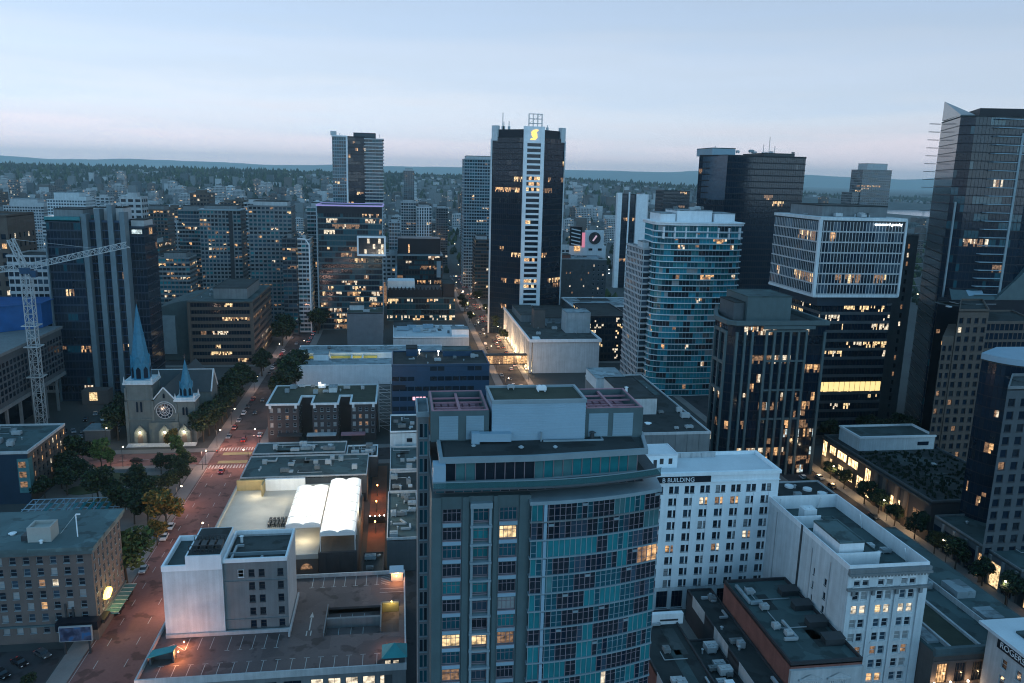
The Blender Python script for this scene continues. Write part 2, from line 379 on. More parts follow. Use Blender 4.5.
def band_tower(root, poly, z0, z1, fh, sph, cw, mw, table, spm, mum=None, proud=.15, lp=.12, lrun=.75, lits=('l_warm','l_gold','l_dim','l_pale','l_dim'),
               seed=1, edges=None, sp_top=True, spname='spandrel', litfloor=None):
    """storeys of window cells between floor bands; each storey's band of windows and each floor band is a part"""
    rng = random.Random(seed); nfl = max(1, int(round((z1-z0)/fh))); fh = (z1-z0)/nfl; n = len(poly)
    names = [k for k, _ in table]+list(lits)+([mum] if mum else []); idx = {k: i for i, k in enumerate(names)}
    po, pi = offs(poly, proud), offs(poly, -.02)
    for fl in range(nfl):
        za = z0+fl*fh; zb = za+fh; mb = MB(); pl = lp*.55*rng.choice((.1,.3,.6,1,2.6))
        if litfloor and fl in litfloor: pl = litfloor[fl]*.75
        for i in range(n):
            if edges is not None and i not in edges:
                a, b = poly[i], poly[(i+1)%n]
                mb.quad((a[0],a[1],za),(b[0],b[1],za),(b[0],b[1],zb),(a[0],a[1],zb), 0); continue
            A, B = Vector(poly[i][:2]), Vector(poly[(i+1)%n][:2]); L = (B-A).length; u = (B-A)/L; nn = Vector((u.y,-u.x))
            nc = max(1, int(round(L/cw))); c = L/nc; on = None; cur = None
            for k in range(nc):
                if on is not None and rng.random() < lrun: key = on if rng.random() < .75 else rng.choice(lits)
                elif rng.random() < pl*(1-lrun)*1.6: key = on = rng.choice(lits)
                else:
                    on = None
                    if cur is None or rng.random() < .45: cur = pick(rng, table)
                    key = cur
                p = A+u*(k*c); q = A+u*((k+1)*c)
                if key in lits and fh > 2:
                    mx, mz = p+(q-p)*rng.uniform(.35,.65), za+sph+(zb-za-sph)*rng.uniform(.3,.6); dk = table[0][0]
                    for (e, f_, zl, zh, pr_) in ((p,mx,za+sph,mz,.35),(mx,q,za+sph,mz,.35),(p,mx,mz,zb,.72),(mx,q,mz,zb,.72)):
                        r_ = rng.random(); kk = key if r_ < pr_*.8 else 'l_dim' if r_ < pr_+.18 and 'l_dim' in lits else dk
                        mb.quad((e.x,e.y,zl),(f_.x,f_.y,zl),(f_.x,f_.y,zh),(e.x,e.y,zh), idx[kk])
                else: mb.quad((p.x,p.y,za+sph),(q.x,q.y,za+sph),(q.x,q.y,zb),(p.x,p.y,zb), idx[key])
                if mum:
                    for e in ((p-u*mw/2, p+u*mw/2),) if k else ((p, p+u*mw/2),):
                        a, b = e; o = nn*min(proud*.8, .12)
                        mb.quad((a.x+o.x,a.y+o.y,za+sph),(b.x+o.x,b.y+o.y,za+sph),(b.x+o.x,b.y+o.y,zb),(a.x+o.x,a.y+o.y,zb), idx[mum])
                        mb.quad((a.x,a.y,za+sph),(a.x+o.x,a.y+o.y,za+sph),(a.x+o.x,a.y+o.y,zb),(a.x,a.y,zb), idx[mum])
                        mb.quad((b.x+o.x,b.y+o.y,za+sph),(b.x,b.y,za+sph),(b.x,b.y,zb),(b.x+o.x,b.y+o.y,zb), idx[mum])
        mb.build('window_band', [M[k] for k in names], root)
        sb = MB(); sb.ring(po, pi, za, za+sph); sb.build(spname, M[spm], root)
    tb = MB(); tb.prism(offs(poly, proud+.03), z1, z1+.5, 0); tb.build('roof', M['roof_d'], root)
    if sp_top:
        tb = MB(); tb.ring(offs(poly, proud+.1), offs(poly, -.4), z1+.1, z1+1.1); tb.build('parapet', M[spm], root)
def text_obj(body, name, loc, size, rz, m, parent=None, extrude=.06, align='LEFT', tilt=math.pi/2):
    o = text_curve(body, name, loc, size, rz, m, parent, extrude, align, tilt)
    bpy.context.view_layer.update(); me = bpy.data.meshes.new_from_object(o); me.materials.clear(); me.materials.append(m)
    q = link(name, me, parent, o.location); q.rotation_euler = o.rotation_euler; bpy.data.objects.remove(o); return q
def text_curve(body, name, loc, size, rz, m, parent=None, extrude=.06, align='LEFT', tilt=math.pi/2):
    cu = bpy.data.curves.new(name, 'FONT'); cu.body = body; cu.size = size; cu.extrude = extrude; cu.align_x = align
    cu.materials.append(m); base = parent.location if parent else Vector((0,0,0))
    o = link(name, cu, parent, Vector(loc)-base); o.rotation_euler = (tilt, 0, rz); return o
def point_light(name, loc, col, power, radius=.3, spot=None, aim=None):
    ld = bpy.data.lights.new(name, 'SPOT' if spot else 'POINT'); ld.color = col; ld.energy = power; ld.shadow_soft_size = radius
    if spot: ld.spot_size = math.radians(spot); ld.spot_blend = .6
    o = bpy.data.objects.new(name, ld); COL.objects.link(o); o.location = loc
    if aim is not None: o.rotation_euler = (Vector(aim)-Vector(loc)).to_track_quat('-Z','Y').to_euler()
    return o
# ------------------------------------------------------------------ camera, sky, air
cd = bpy.data.cameras.new('camera'); cam = bpy.data.objects.new('camera', cd); COL.objects.link(cam); scene.camera = cam
cd.sensor_width = 36.0; cd.lens = 36.0*789.2/1024; cd.clip_start = .5; cd.clip_end = 60000
p_, r_, y_ = math.radians(11.815), math.radians(1.391), math.radians(8.377)
cy_, sy_, cp_, sp_ = math.cos(y_), math.sin(y_), math.cos(p_), math.sin(p_)
fw = Vector((sy_*cp_, cy_*cp_, -sp_)); r0 = Vector((cy_, -sy_, 0)); u0 = r0.cross(fw)
rt = r0*math.cos(r_)+u0*math.sin(r_); up = u0*math.cos(r_)-r0*math.sin(r_)
cam.matrix_world = Matrix(((rt.x,up.x,-fw.x,CAM.x),(rt.y,up.y,-fw.y,CAM.y),(rt.z,up.z,-fw.z,CAM.z),(0,0,0,1)))
scene.view_settings.view_transform = 'Standard'; scene.view_settings.look = 'None'
scene.view_settings.exposure = 0.26; scene.view_settings.gamma = 1.0
scene.render.engine = 'CYCLES'
scene.cycles.use_denoising = True; scene.cycles.denoising_input_passes = 'RGB_ALBEDO_NORMAL'; scene.cycles.filter_width = 1.1
scene.cycles.max_bounces = 5; scene.cycles.diffuse_bounces = 2; scene.cycles.glossy_bounces = 2; scene.cycles.transmission_bounces = 3; scene.cycles.volume_bounces = 2
scene.cycles.sample_clamp_indirect = 3.0; scene.cycles.caustics_reflective = False; scene.cycles.caustics_refractive = False
scene.cycles.use_light_tree = True

SUN_EL, SUN_AZ = 16.0, 155.0      # the bright western dusk sky lies behind and to the right of the camera
w = bpy.data.worlds.new('World'); scene.world = w; w.use_nodes = True
N, L = w.node_tree.nodes, w.node_tree.links; bg = N['Background']
tc = N.new('ShaderNodeTexCoord'); sep = N.new('ShaderNodeSeparateXYZ'); L.new(tc.outputs['Generated'], sep.inputs[0])
def wm(op, a, b=None, c=None):
    k = N.new('ShaderNodeMath'); k.operation = op
    for i, x in enumerate((a, b, c)):
        if x is None: continue
        if isinstance(x, (int, float)): k.inputs[i].default_value = x
        else: L.new(x, k.inputs[i])
    return k.outputs[0]
def ramp(stops, fac):
    r = N.new('ShaderNodeValToRGB'); e = r.color_ramp.elements
    e[0].position, e[0].color = stops[0][0], (*stops[0][1], 1); e[1].position, e[1].color = stops[-1][0], (*stops[-1][1], 1)
    for p, c in stops[1:-1]:
        k = e.new(p); k.color = (*c, 1)
    L.new(fac, r.inputs[0]); return r.outputs[0]
# layered cloud: noise stretched along the horizon shifts the height at which the colours change
mp = N.new('ShaderNodeMapping'); mp.inputs['Scale'].default_value = (1.6, 1.6, 22.0); L.new(tc.outputs['Generated'], mp.inputs['Vector'])
cn = N.new('ShaderNodeTexNoise'); cn.inputs['Scale'].default_value = 1.5; cn.inputs['Detail'].default_value = 6; cn.inputs['Roughness'].default_value = .55
L.new(mp.outputs[0], cn.inputs['Vector'])
el0 = sep.outputs['Z']; el = wm('ADD', el0, wm('MULTIPLY', wm('SUBTRACT', cn.outputs[0], .5), .12))
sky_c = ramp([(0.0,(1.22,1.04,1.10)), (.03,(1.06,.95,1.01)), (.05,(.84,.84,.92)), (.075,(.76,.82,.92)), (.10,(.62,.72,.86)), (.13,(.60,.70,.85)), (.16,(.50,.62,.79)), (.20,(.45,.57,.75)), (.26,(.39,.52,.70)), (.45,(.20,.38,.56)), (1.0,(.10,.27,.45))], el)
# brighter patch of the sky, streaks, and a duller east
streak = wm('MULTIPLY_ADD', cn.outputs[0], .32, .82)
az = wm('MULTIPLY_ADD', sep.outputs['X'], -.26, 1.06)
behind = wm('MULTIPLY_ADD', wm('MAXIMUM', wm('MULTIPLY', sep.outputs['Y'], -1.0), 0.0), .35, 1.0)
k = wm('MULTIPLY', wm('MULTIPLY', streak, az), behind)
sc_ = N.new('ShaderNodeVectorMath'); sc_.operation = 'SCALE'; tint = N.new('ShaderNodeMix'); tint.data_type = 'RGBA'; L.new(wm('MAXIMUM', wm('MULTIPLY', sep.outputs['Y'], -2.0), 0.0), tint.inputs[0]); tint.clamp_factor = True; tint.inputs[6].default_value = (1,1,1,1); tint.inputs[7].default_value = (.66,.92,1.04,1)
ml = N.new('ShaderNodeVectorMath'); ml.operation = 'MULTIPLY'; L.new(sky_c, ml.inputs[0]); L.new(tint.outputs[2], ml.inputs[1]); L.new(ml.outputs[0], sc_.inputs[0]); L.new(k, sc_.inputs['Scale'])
st = N.new('ShaderNodeTexSky'); st.sky_type = 'NISHITA'; st.sun_disc = False
st.sun_elevation = math.radians(-3.5); st.sun_rotation = math.radians(SUN_AZ); st.altitude = 100
ns = N.new('ShaderNodeVectorMath'); ns.operation = 'SCALE'; L.new(st.outputs[0], ns.inputs[0]); ns.inputs['Scale'].default_value = .05
ad = N.new('ShaderNodeVectorMath'); ad.operation = 'ADD'; L.new(sc_.outputs[0], ad.inputs[0]); L.new(ns.outputs[0], ad.inputs[1])
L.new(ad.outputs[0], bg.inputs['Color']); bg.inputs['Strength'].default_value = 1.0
sl = bpy.data.lights.new('sun', 'SUN'); sl.energy = .5; sl.angle = math.radians(40); sl.color = (.50,.81,1.0)
so = bpy.data.objects.new('sun', sl); COL.objects.link(so)
sd = Vector((math.sin(math.radians(SUN_AZ))*math.cos(math.radians(SUN_EL)), math.cos(math.radians(SUN_AZ))*math.cos(math.radians(SUN_EL)), math.sin(math.radians(SUN_EL))))
so.rotation_euler = (-sd).to_track_quat('-Z','Y').to_euler()
# air
hz = MB(); hz.box(-22500, 22500, -3500, 26500, -12, 560)
hm = bpy.data.materials.new('haze_air'); hm.use_nodes = True; hn = hm.node_tree.nodes; hn.remove(hn['Principled BSDF'])
pv = hn.new('ShaderNodeVolumePrincipled'); pv.inputs['Density'].default_value = HAZE if 'HAZE' in globals() else .00006
pv.inputs['Color'].default_value = (.64,.92,1.0,1); pv.inputs['Anisotropy'].default_value = .68
hm.node_tree.links.new(pv.outputs[0], hn['Material Output'].inputs['Volume'])
setting('haze', hz, hm, 'stuff')

# ------------------------------------------------------------------ terrain, streets
def gz(x, y):
    """ground height: flat downtown, an inlet to the south-west, then the rising plateau"""
    if y < 1700: return 0.0
    t = min(1.0, (y-1700)/2900.0); t = t*t*(3-2*t)
    h = 96*t+7*noise.noise(Vector((x*.0006, y*.0006, 0)))*t
    if x > 900:  h *= max(.0, 1-(x-900)/900.0) if y < 3600 else max(.25, 1-(x-900)/2600.0)
    return h
tm = MB(); xs = [-22000,-15000,-9000,-7000,-5500]+[-4500+250*i for i in range(37)]+[5500,7000,9000,15000,22000]; ys = [-3000,-390,0,300,600,1000,1400,1700]+[1700+150*i for i in range(1,30)]+[6500,7500,9000,11000,14000,19000,26000]
for j in range(len(ys)-1):
    for i in range(len(xs)-1):
        q = [(xs[i],ys[j]),(xs[i+1],ys[j]),(xs[i+1],ys[j+1]),(xs[i],ys[j+1])]
        tm.quad(*[(a,b,gz(a,b)-.02) for a,b in q])
setting('ground', tm, M['ground'], smooth=True)
wb = MB(); wb.ngon([(1500,2100,.05),(4200,2300,.05),(4200,3700,.05),(2300,3650,.05),(1700,3000,.05)])
wmat = glass('inlet_water', (.10,.17,.22), .15, .5, .1); setting('water', wb, wmat)
# hills at the horizon
def ridge(name, y, base, amp, seed, colr):
    mb = MB(); n = 260; prev = None
    for i in range(n+1):
        x = -22000+44000*i/n
        h = base+amp*(noise.noise(Vector((x*.00006, seed, 0)))+.5*1.3*noise.noise(Vector((x*.0005, seed+3, 0)))+.22*noise.noise(Vector((x*.0012, seed+5, 0))))
        h *= 1.0
        cur = (x, h)
        if prev:
            a, b = prev, cur
            mb.quad((a[0],y,-1),(b[0],y,-1),(b[0],y+900,b[1]),(a[0],y+900,a[1])); mb.quad((a[0],y+900,a[1]),(b[0],y+900,b[1]),(b[0],y+1900,0),(a[0],y+1900,0))
        prev = cur
    setting(name, mb, colr, smooth=True)
ridge('mountains', 22000, 345, 120, 4.3, mat('distant_forest_slope', (.04,.06,.06), .95, scale=.002))

def sheet(name, poly, z, m): mb = MB(); mb.ngon([(x,y,z) for x,y in poly]); return setting(name, mb, M[m])
sheet('road', rect(-73,-58,60,345), .004, 'lamp_red_road'); sheet('road', rect(-73,-58,345,560), .004, 'asphalt')                # the street on the left
sheet('road', rect(57,70.5,60,1200), .004, 'asphalt')
sheet('road', rect(148,163,60,700), .004, 'asphalt')
sheet('road', rect(-72.9,-60,560,1300), .004, 'asphalt')
for x0, x1 in ((-400,-73.1),(-57.9,56.9),(70.6,147.9),(163.1,420)):
    sheet('road', rect(x0,x1,303,317), .008, 'lamp_red_road' if x0 == -400 else 'asphalt'); sheet('road', rect(x0,x1,468,484), .008, 'asphalt'); sheet('road', rect(x0,x1,640,654), .008, 'asphalt'); sheet('road', rect(x0,x1,112,126), .008, 'asphalt')
def walk(x0,x1,y0,y1):
    mb = MB(); mb.box(x0,x1,y0,y1,-.1,.14); setting('sidewalk', mb, M['sidewalk'])
for ya, yb in ((127,302),(318,467),(485,639),(655,800)):
    walk(-77.5,-73.1,ya,yb); walk(-57.9,-53.6,ya,yb); walk(52.5,56.9,ya,yb); walk(70.6,74,ya,yb); walk(144,147.9,ya,yb); walk(163.1,167.8,ya,yb)
for xa, xb in ((-300,-77.6),(-53.5,52.4),(74.1,143.9)):
    walk(xa,xb,298.5,302.9); walk(xa,xb,317.1,321.5); walk(xa,xb,463.5,467.9); walk(xa,xb,484.1,488)
mk = MB()
for y in range(64, 300, 9):
    for x in (-69.2,-62.6): mk.box(x-.08, x+.08, y, y+3.2, .006, .010)
for x in (-72.6,-58.4): mk.box(x-.06,x+.06,64,300,.006,.010)
for k in range(13):
    x = -72.2+k*1.12
    mk.box(x, x+.5, 298.2, 301.8, .006,.012); mk.box(x, x+.5, 318.2, 321.8, .006,.012)
for k in range(12):
    y = 304+k*1.1
    mk.box(-77, -73.6, y, y+.5, .009,.014); mk.box(-57.3,-53.9, y, y+.5, .009,.014)
for x in range(-300,-80,8): mk.box(x,x+3,309.9,310.1,.009,.014)
setting('road_markings', mk, M['paint'])
ym = MB(); ym.quad((-70,303.5,.012),(-59,303.5,.012),(-59,306.5,.012),(-70,306.5,.012)); ym.quad((-70,313,.012),(-59,313,.012),(-59,316,.012),(-70,316,.012))
setting('crossing_paint', ym, M['yellow_paint_and_lamplight'])
# plaza and lawns of the park on the left
sheet('plaza', rect(-122,-78,240,298), .03, 'gravel')
for i, (cx, cy, rx, ry) in enumerate(((-92,287,9,5),(-104,292,7,3.5),(-84,272,5,8),(-110,280,6,4),(-96,268,10,4))):
    lb = MB(); lb.prism([(cx+rx*math.cos(a*.3927)*(1+.12*math.sin(3*a+i)), cy+ry*math.sin(a*.3927)) for a in range(16)], 0, .35); setting('lawn', lb, M['grass'])
sheet('parking_lot', rect(-135,-78,118,181), .03, 'asphalt')
sheet('lane', rect(1.5,9,127,296), .03, 'asphalt')
# ================================================================== foreground condominium tower
t = thing('condo_tower', 'teal glass and concrete residential tower with curved front and pale blue rooftop box', 'tower', (20,112,0))
FL0, FH = 63.0, 2.86
mb = MB(); rows = [(FL0-FH*k, 2.0) for k in range(22)]
cols = [(2.9,2.7),(7.1,2.3),(11.1,2.6)]
sp = punched(mb, (4.6,106), (18.9,106), 0, 66.9, cols, rows, .3)
mb.quad((4.6,134,0),(4.6,106,0),(4.6,106,66.9),(4.6,134,66.9)); mb.quad((39.5,134,0),(4.6,134,0),(4.6,134,66.9),(39.5,134,66.9))
mb.quad((4.6,106,66.9),(18.9,106,66.9),(18.9,134,66.9),(4.6,134,66.9)); mb.build('wall', M['teal_pan'], t)
tb_ = [('g_dark',5),('g_teal_d',2.4),('g_teal',2.4),('g_blue',1),('g_blind',.5)]
mid = [s for s in sp if abs(s[0].x-11.7) < .5]; oth = [s for s in sp if abs(s[0].x-11.7) >= .5]
def lit_condo(p, rng):
    for x, z in ((15.7,60.1),(7.5,43),(11.7,43)):
        if abs(p.x-x) < .5 and abs(p.z-z) < .4: return 'l_gold'
    if abs(p.x-15.7) < .5 and abs(p.z-43) < .4 or abs(p.x-7.5) < .5 and abs(p.z-37.2) < .5: return 'l_dim'
place_windows(t, oth, tb_, 'fr_pink', .3, 'eight', True, 3, 40, lit_condo)
place_windows(t, mid, tb_, 'fr_pink', .3, 'six', True, 5, 18, lit_condo)
for k in range(14):                                              # projecting frames of the middle bay, one per storey
    z = FL0-FH*k; b = MB()
    b.box(10.2,10.55,105.45,106,z-.4,z+2.25); b.box(12.85,13.2,105.45,106,z-.4,z+2.25); b.box(10.1,13.3,105.3,105.999,z-.75,z-.42)
    if k == 0: b.box(10.1,13.3,105.2,105.998,z+2.27,z+3.1)
    b.build('bay_frame', M['fr_lt'], t)
pb = MB()
for x0, x1 in ((4.55,5.9),(9.0,9.9),(13.5,14.1),(17.3,18.95)): pb.box(x0,x1,105.75,105.999,0,66.9)
pb.build('pilaster', M['teal_pan'], t)
for k in range(22):
    z = FL0-FH*k
    for c in (7.5,15.7):
        b = MB(); b.box(c-1.35,c+1.35,105.9,105.998,z-.72,z-.14); b.build('sill_panel', M['siding'] if k % 3 else M['louver'], t) if k < 12 else None
# curved glass wing: arc in plan
arc = [(18.95+20.3*i/12, 105.0+3.4*(i/12)**2) for i in range(13)]
wing = arc+[(39.7,112),(40.2,134),(18.95,134)]
rng = random.Random(11); nf = 23; z1 = 65.7
gn = ['g_dark','g_teal','g_teal_d','l_warm','l_pale','l_dim','fr_pink','fr_lt','g_grn','g_blk','g_blue']
for fl in range(nf):
    za = z1-(fl+1)*FH; mb = MB(); zb = za+FH; run = None; rem = 0
    if za < 2: break
    for i in range(14):
        A, B = Vector(wing[i][:2]), Vector(wing[i+1][:2]); Ls = (B-A).length; u = (B-A)/Ls; nn = Vector((u.y,-u.x)); nc = 2 if i < 12 else 2 if Ls < 6 else 9
        for k in range(nc):
            p, q = A+u*(Ls*k/nc), A+u*(Ls*(k+1)/nc)
            if rem <= 0: run = rng.choices([0,1,2,8],[6.5,1.9,1.7,.3])[0]; rem = rng.choice((2,3,4,5))
            rem -= 1; mi = run
            if i in (0,): mi = 1 if fl % 3 != 1 else 0
            if (fl, i) in ((3,10),(3,11),(13,8),(13,9),(17,10)): mi = 3 if i % 2 else 5
            if (fl, i) in ((11,0),(10,7),(14,11)) and k == 0: mi = 4
            if mi == 1 and rng.random() < .13: mi = 2
            elif mi == 0 and rng.random() < .3: mi = rng.choice((2,9,10))
            def V(v, z, o=0): return (v.x+nn.x*o, v.y+nn.y*o, z)
            mb.quad(V(p,za+.28),V(q,za+.28),V(q,zb),V(p,zb), mi)
            fm = 6 if mi in (0,3,5,9,10) else 7
            for e0, e1 in ((p-u*.05, p+u*.05),):
                mb.quad(V(e0,za+.28,.08),V(e1,za+.28,.08),V(e1,zb,.08),V(e0,zb,.08), fm); mb.quad(V(e1,za+.28,.08),V(e1,za+.28),V(e1,zb),V(e1,zb,.08), fm); mb.quad(V(e0,za+.28),V(e0,za+.28,.08),V(e0,zb,.08),V(e0,zb), fm)
            if mi in (0,2,3,5,9,10):
                for zz in (za+.95, za+2.15): mb.quad(V(p,zz,.05),V(q,zz,.05),V(q,zz+.08,.05),V(p,zz+.08,.05), fm)
            if mi == 0 and rng.random() < .1:
                mb.quad(V(p,za+2.25,.14),V(q,za+2.25,.14),V(q,za+2.6,.14),V(p,za+2.6,.14), 7); mb.quad(V(p,za+2.6,.14),V(q,za+2.6,.14),V(q,za+2.6),V(p,za+2.6), 7)
    mb.build('window_band', [M[k] for k in gn], t)
    sb = MB(); po = offs(wing[:14]+wing[14:], .22); sb.ring(po, offs(wing, -.05), za+.05, za+.27); sb.build('floor_edge', M['fr_lt'] if fl else M['conc'], t)
    b = MB(); b.box(20.75,21.2,104.72,105.05,za+.28,za+FH); b.build('pier', M['siding'], t)
b = MB(); b.prism(offs(wing,.3), z1, z1+.55, 0); b.build('wing_coping', M['fr_lt'], t)
# recessed floor, terrace with glass rail, glazed penthouse floor, roof
band_tower(t, [(5.2,107.4),(20,107.4),(36.8,109.6),(37.2,125),(5.2,125)], 66.91, 68.3, 1.38, .1, 1.3, .1, [('g_dark',4),('g_teal_d',2)], 'conc_d', 'fr_pink', lp=0, seed=4, sp_top=False)
ter = [(4.7,104.8)]+[(18.5+20.6*i/8, 104.6+3.4*(i/8)**2) for i in range(9)]+[(39.4,118),(4.7,118)]
b = MB(); b.prism(ter, 68.3, 68.62); b.build('terrace_slab', M['conc_d'], t)
b = MB()
for i in range(9):
    A, B = ter[i], ter[i+1]; b.quad((A[0],A[1],68.63),(B[0],B[1],68.63),(B[0],B[1],69.55),(A[0],A[1],69.55)); b.quad((B[0],B[1]+.04,68.63),(A[0],A[1]+.04,68.63),(A[0],A[1]+.04,69.55),(B[0],B[1]+.04,69.55))
b.quad((4.7,118,68.63),(4.7,104.8,68.63),(4.7,104.8,69.55),(4.7,118,69.55)); b.build('balustrade', M['clear'], t)
b = MB()
for i in range(9): b.bar((*ter[i],69.6),(*ter[i+1],69.6),.12)
b.bar((4.7,118,69.6),(4.7,104.8,69.6),.12); b.build('handrail', M['fr_lt'], t)
band_tower(t, [(6.6,107.2),(19.5,107.2),(35.6,109.2),(36.4,124),(6.6,124)], 68.63, 72.0, 3.3, .25, 1.5, .12, [('g_grn',2.5),('g_dark',2.5),('g_teal',2.6)], 'fr_lt', 'fr_pink', lp=.02, seed=8, sp_top=False)
rp = [(5.9,106.3),(19.5,106.3),(36.6,108.0),(38.2,115.5),(38.2,126),(5.9,126)]
b = MB(); b.prism(rp, 72.0, 72.35, 0); b.build('roof', M['roof_g'], t)
b = MB(); b.ring(offs(rp,.25), offs(rp,-.28), 71.9, 72.75); b.build('parapet', M['fr_lt'], t)
b = MB(); b.box(4.75,6.5,105,107.3,68.63,72.0); b.build('corner_panel', M['siding'], t)
# rooftop box and louvred plant wells
b = MB(); b.box(14.0,28.4,113.6,122,72.36,78.5)
for k in range(14): b.box(13.97,28.43,113.56,113.598,72.6+k*.42,72.9+k*.42)
b.build('rooftop_box', M['siding'], t)
b = MB(); b.box(14.25,28.15,113.85,121.75,78.5,78.62); b.build('box_roof', M['roof_gr'], t)
b = MB(); b.ring(rect(13.85,28.55,113.45,122.15), rect(14.25,28.15,113.85,121.75), 78.4, 78.95); b.build('parapet', M['fr_lt'], t)
ac_unit(t, 22.5, 119.5, 78.63, 1.5, 1.1, .8, 'white'); ac_unit(t, 17.8, 121.0, 78.63, 1.2, .7, .6)
for x0, x1, lv in ((4.8,13.6,((6.0,8.9),(10.1,12.8))),(28.6,37.8,((29.1,32.2),(33.0,36.2)))):
    b = MB(); b.ring(rect(x0,x1,114.2,125.5), rect(x0+.5,x1-.5,114.7,125.0), 72.36, 77.2); b.build('plant_enclosure', M['teal_pan'], t)
    b = MB(); b.box(x0+.52,x1-.52,114.72,124.98,74.6,75.2)
    for k in range(6):
        for j in range(4): b.box(x0+1+k*(x1-x0-2)/6, x0+1+(k+.72)*(x1-x0-2)/6, 115.2+j*2.4, 117.1+j*2.4, 75.2, 75.6)
    b.build('plant_louvre_bed', M['rust'], t)
    b = MB(); xm = (x0+x1)/2; b.box(xm-.2,xm+.2,114.7,125,76.6,77.0)
    for j in (117.2,120.1,122.6): b.box(x0+.5,xm-.21,j-.1,j+.1,76.65,76.9); b.box(xm+.21,x1-.5,j-.1,j+.1,76.65,76.9)
    b.ring(rect(x0+.1,x1-.1,114.3,125.4), rect(x0+.4,x1-.4,114.6,125.1), 77.2, 77.32); b.build('steel_beam', M['rust'], t)
    for a, c in lv:
        b = MB(); b.box(a,c,114.1,114.198,72.7,76.4)
        for k in range(9): b.box(a+.06,c-.06,114.04,114.098,72.85+k*.4,73.1+k*.4)
        b.build('louvre_panel', M['louver'], t)
duct(t, [(11.4,112.9,72.5),(11.4,112.9,74.2)], 1.2, 'siding'); duct(t, [(11.0,112.9,73.5),(16.8,112.9,73.4)], 1.25, 'siding')
duct(t, [(21.5,113,72.4),(21.5,113,74)], .25, 'fr_lt')
b = MB(); b.box(21.8,31.2,112.6,112.8,72.36,72.75); b.box(31.0,31.2,112.8,114.0,72.36,72.75); b.build('roof_kerb', M['fr_lt'], t)
vent(t, 18.0,110.2,72.36,.3,.3); vent(t, 23.1,109.9,72.36,.3,.25); vent(t, 11,111.4,72.36,.25,.25); vent(t,29.6,113.4,72.4,1.2,.35,'dk_metal')
# stair bay on the left flank
b = MB(); sp = punched(b, (2.9,118), (4.6,118), 0, 75.2, [(.55,.6),(1.25,.55)], [(74-2.86*k-2.2, 2.3) for k in range(25)], .15)
b.quad((2.9,126,0),(2.9,118,0),(2.9,118,75.2),(2.9,126,75.2)); b.ngon([(2.9,118,75.2),(4.6,118,75.2),(4.6,126,75.2),(2.9,126,75.2)]); b.build('stair_bay', M['conc'], t)
place_windows(t, sp, [('g_teal_d',3),('g_dark',3),('g_teal',1)], 'fr_lt', .15, 'plain', False, 9, 40)
b = MB(); b.ring(rect(2.7,4.7,117.8,126), rect(3.0,4.5,118.1,125.7), 75.2, 76.0); b.build('parapet', M['fr_lt'], t)

# ================================================================== white office block with the roof-edge sign
t = thing('office_building', 'white brick block with paired window rows and dark lettered sign at its roof edge', 'building', (80,190,0))
mb = MB(); cols = []
for k in range(8): cols += [(2.6+k*4.2, 1.15), (4.05+k*4.2, 1.15)]
cols = [c for c in cols if c[0] < 35.6]
rows = [(33.0-3.28*k, 1.95) for k in range(9)]
sp = punched(mb, (62.5,183), (98.6,183), 6.6, 37.8, cols, rows, .28)
sp2 = punched(mb, (98.6,183), (98.6,197.5), 6.6, 37.8, even(14.5,3,1.2), rows, .28)
mb.quad((98.6,197.5,6.6),(62.5,197.5,6.6),(62.5,197.5,37.8),(98.6,197.5,37.8)); mb.quad((62.5,197.5,6.6),(62.5,183,6.6),(62.5,183,37.8),(62.5,197.5,37.8))
for k in range(9): mb.box(62.4+4.2*k, 63.6+4.2*k, 182.85, 182.999, 6.6, 32.6) if k < 9 else None
mb.build('wall', M['white_b'], t)
def litB(p, rng):
    c, r = int((p.x-62.5)/4.2), int(round((33.0-p.z)/3.28))
    if (c, r) in ((3,1),(4,1),(5,1)) or r == 5 and c in (0,1) or (c,r) == (4,5) and rng.random() < .6 or (c,r) == (6,4): return rng.choice(['l_warm','l_pale','l_dim'])
place_windows(t, sp+sp2, [('g_dark',6),('g_blue',3),('g_blind',1.2)], 'skin_w', .28, 'sash', True, 21, 100, litB)
gm = MB(); gs = punched(gm, (62.5,182.99), (98.6,182.99), 0, 6.59, [(2+4.2*k,3.1) for k in range(9) if 2+4.2*k < 35], [(.6,4.9)], .5)
gm.quad((98.6,182.99,0),(98.6,197.5,0),(98.6,197.5,6.59),(98.6,182.99,6.59)); gm.build('ground_floor', M['white_w'], t)
place_windows(t, gs, [('g_blk',1)], 'skin_w', .5, 'six', False, 3)
b = MB(); b.ring(rect(62.2,98.9,182.6,197.8), rect(63,98.1,183.5,197), 37.8, 38.7); b.box(62.3,98.8,182.7,182.998,35.9,36.15); b.build('cornice', M['white_b'], t)
b = MB(); b.box(63.0,98.1,183.5,197,37.81,37.9); b.build('roof', M['roof_w'], t)
b = MB(); b.box(65.2,79.6,182.5,182.698,36.1,37.7); s = b.build('sign_board', M['black'], t)
text_obj('B BUILDING', 'lettering', (66.5,182.46,36.35), 1.62, 0, M['white'], t, .04)
penthouse(t, 63.4,72.5,188.5,196.5,37.91,41.6, 'white_b', 'roof_w', 'lift_house')
b = MB()
for x in (68.2,70.6): b.box(x-.5,x+.5,188.42,188.498,39,40.5)
b.box(66,66.9,188.42,188.498,38,40.2); b.build('door', M['skin_w'], t)
b = MB(); b.box(72.6,86,195.6,196.2,37.92,39.2)
for k in range(5): b.box(73+k*3,73.3+k*3,195.4,195.59,37.92,39.2)
b.build('roof_kerb', M['conc_l'], t)
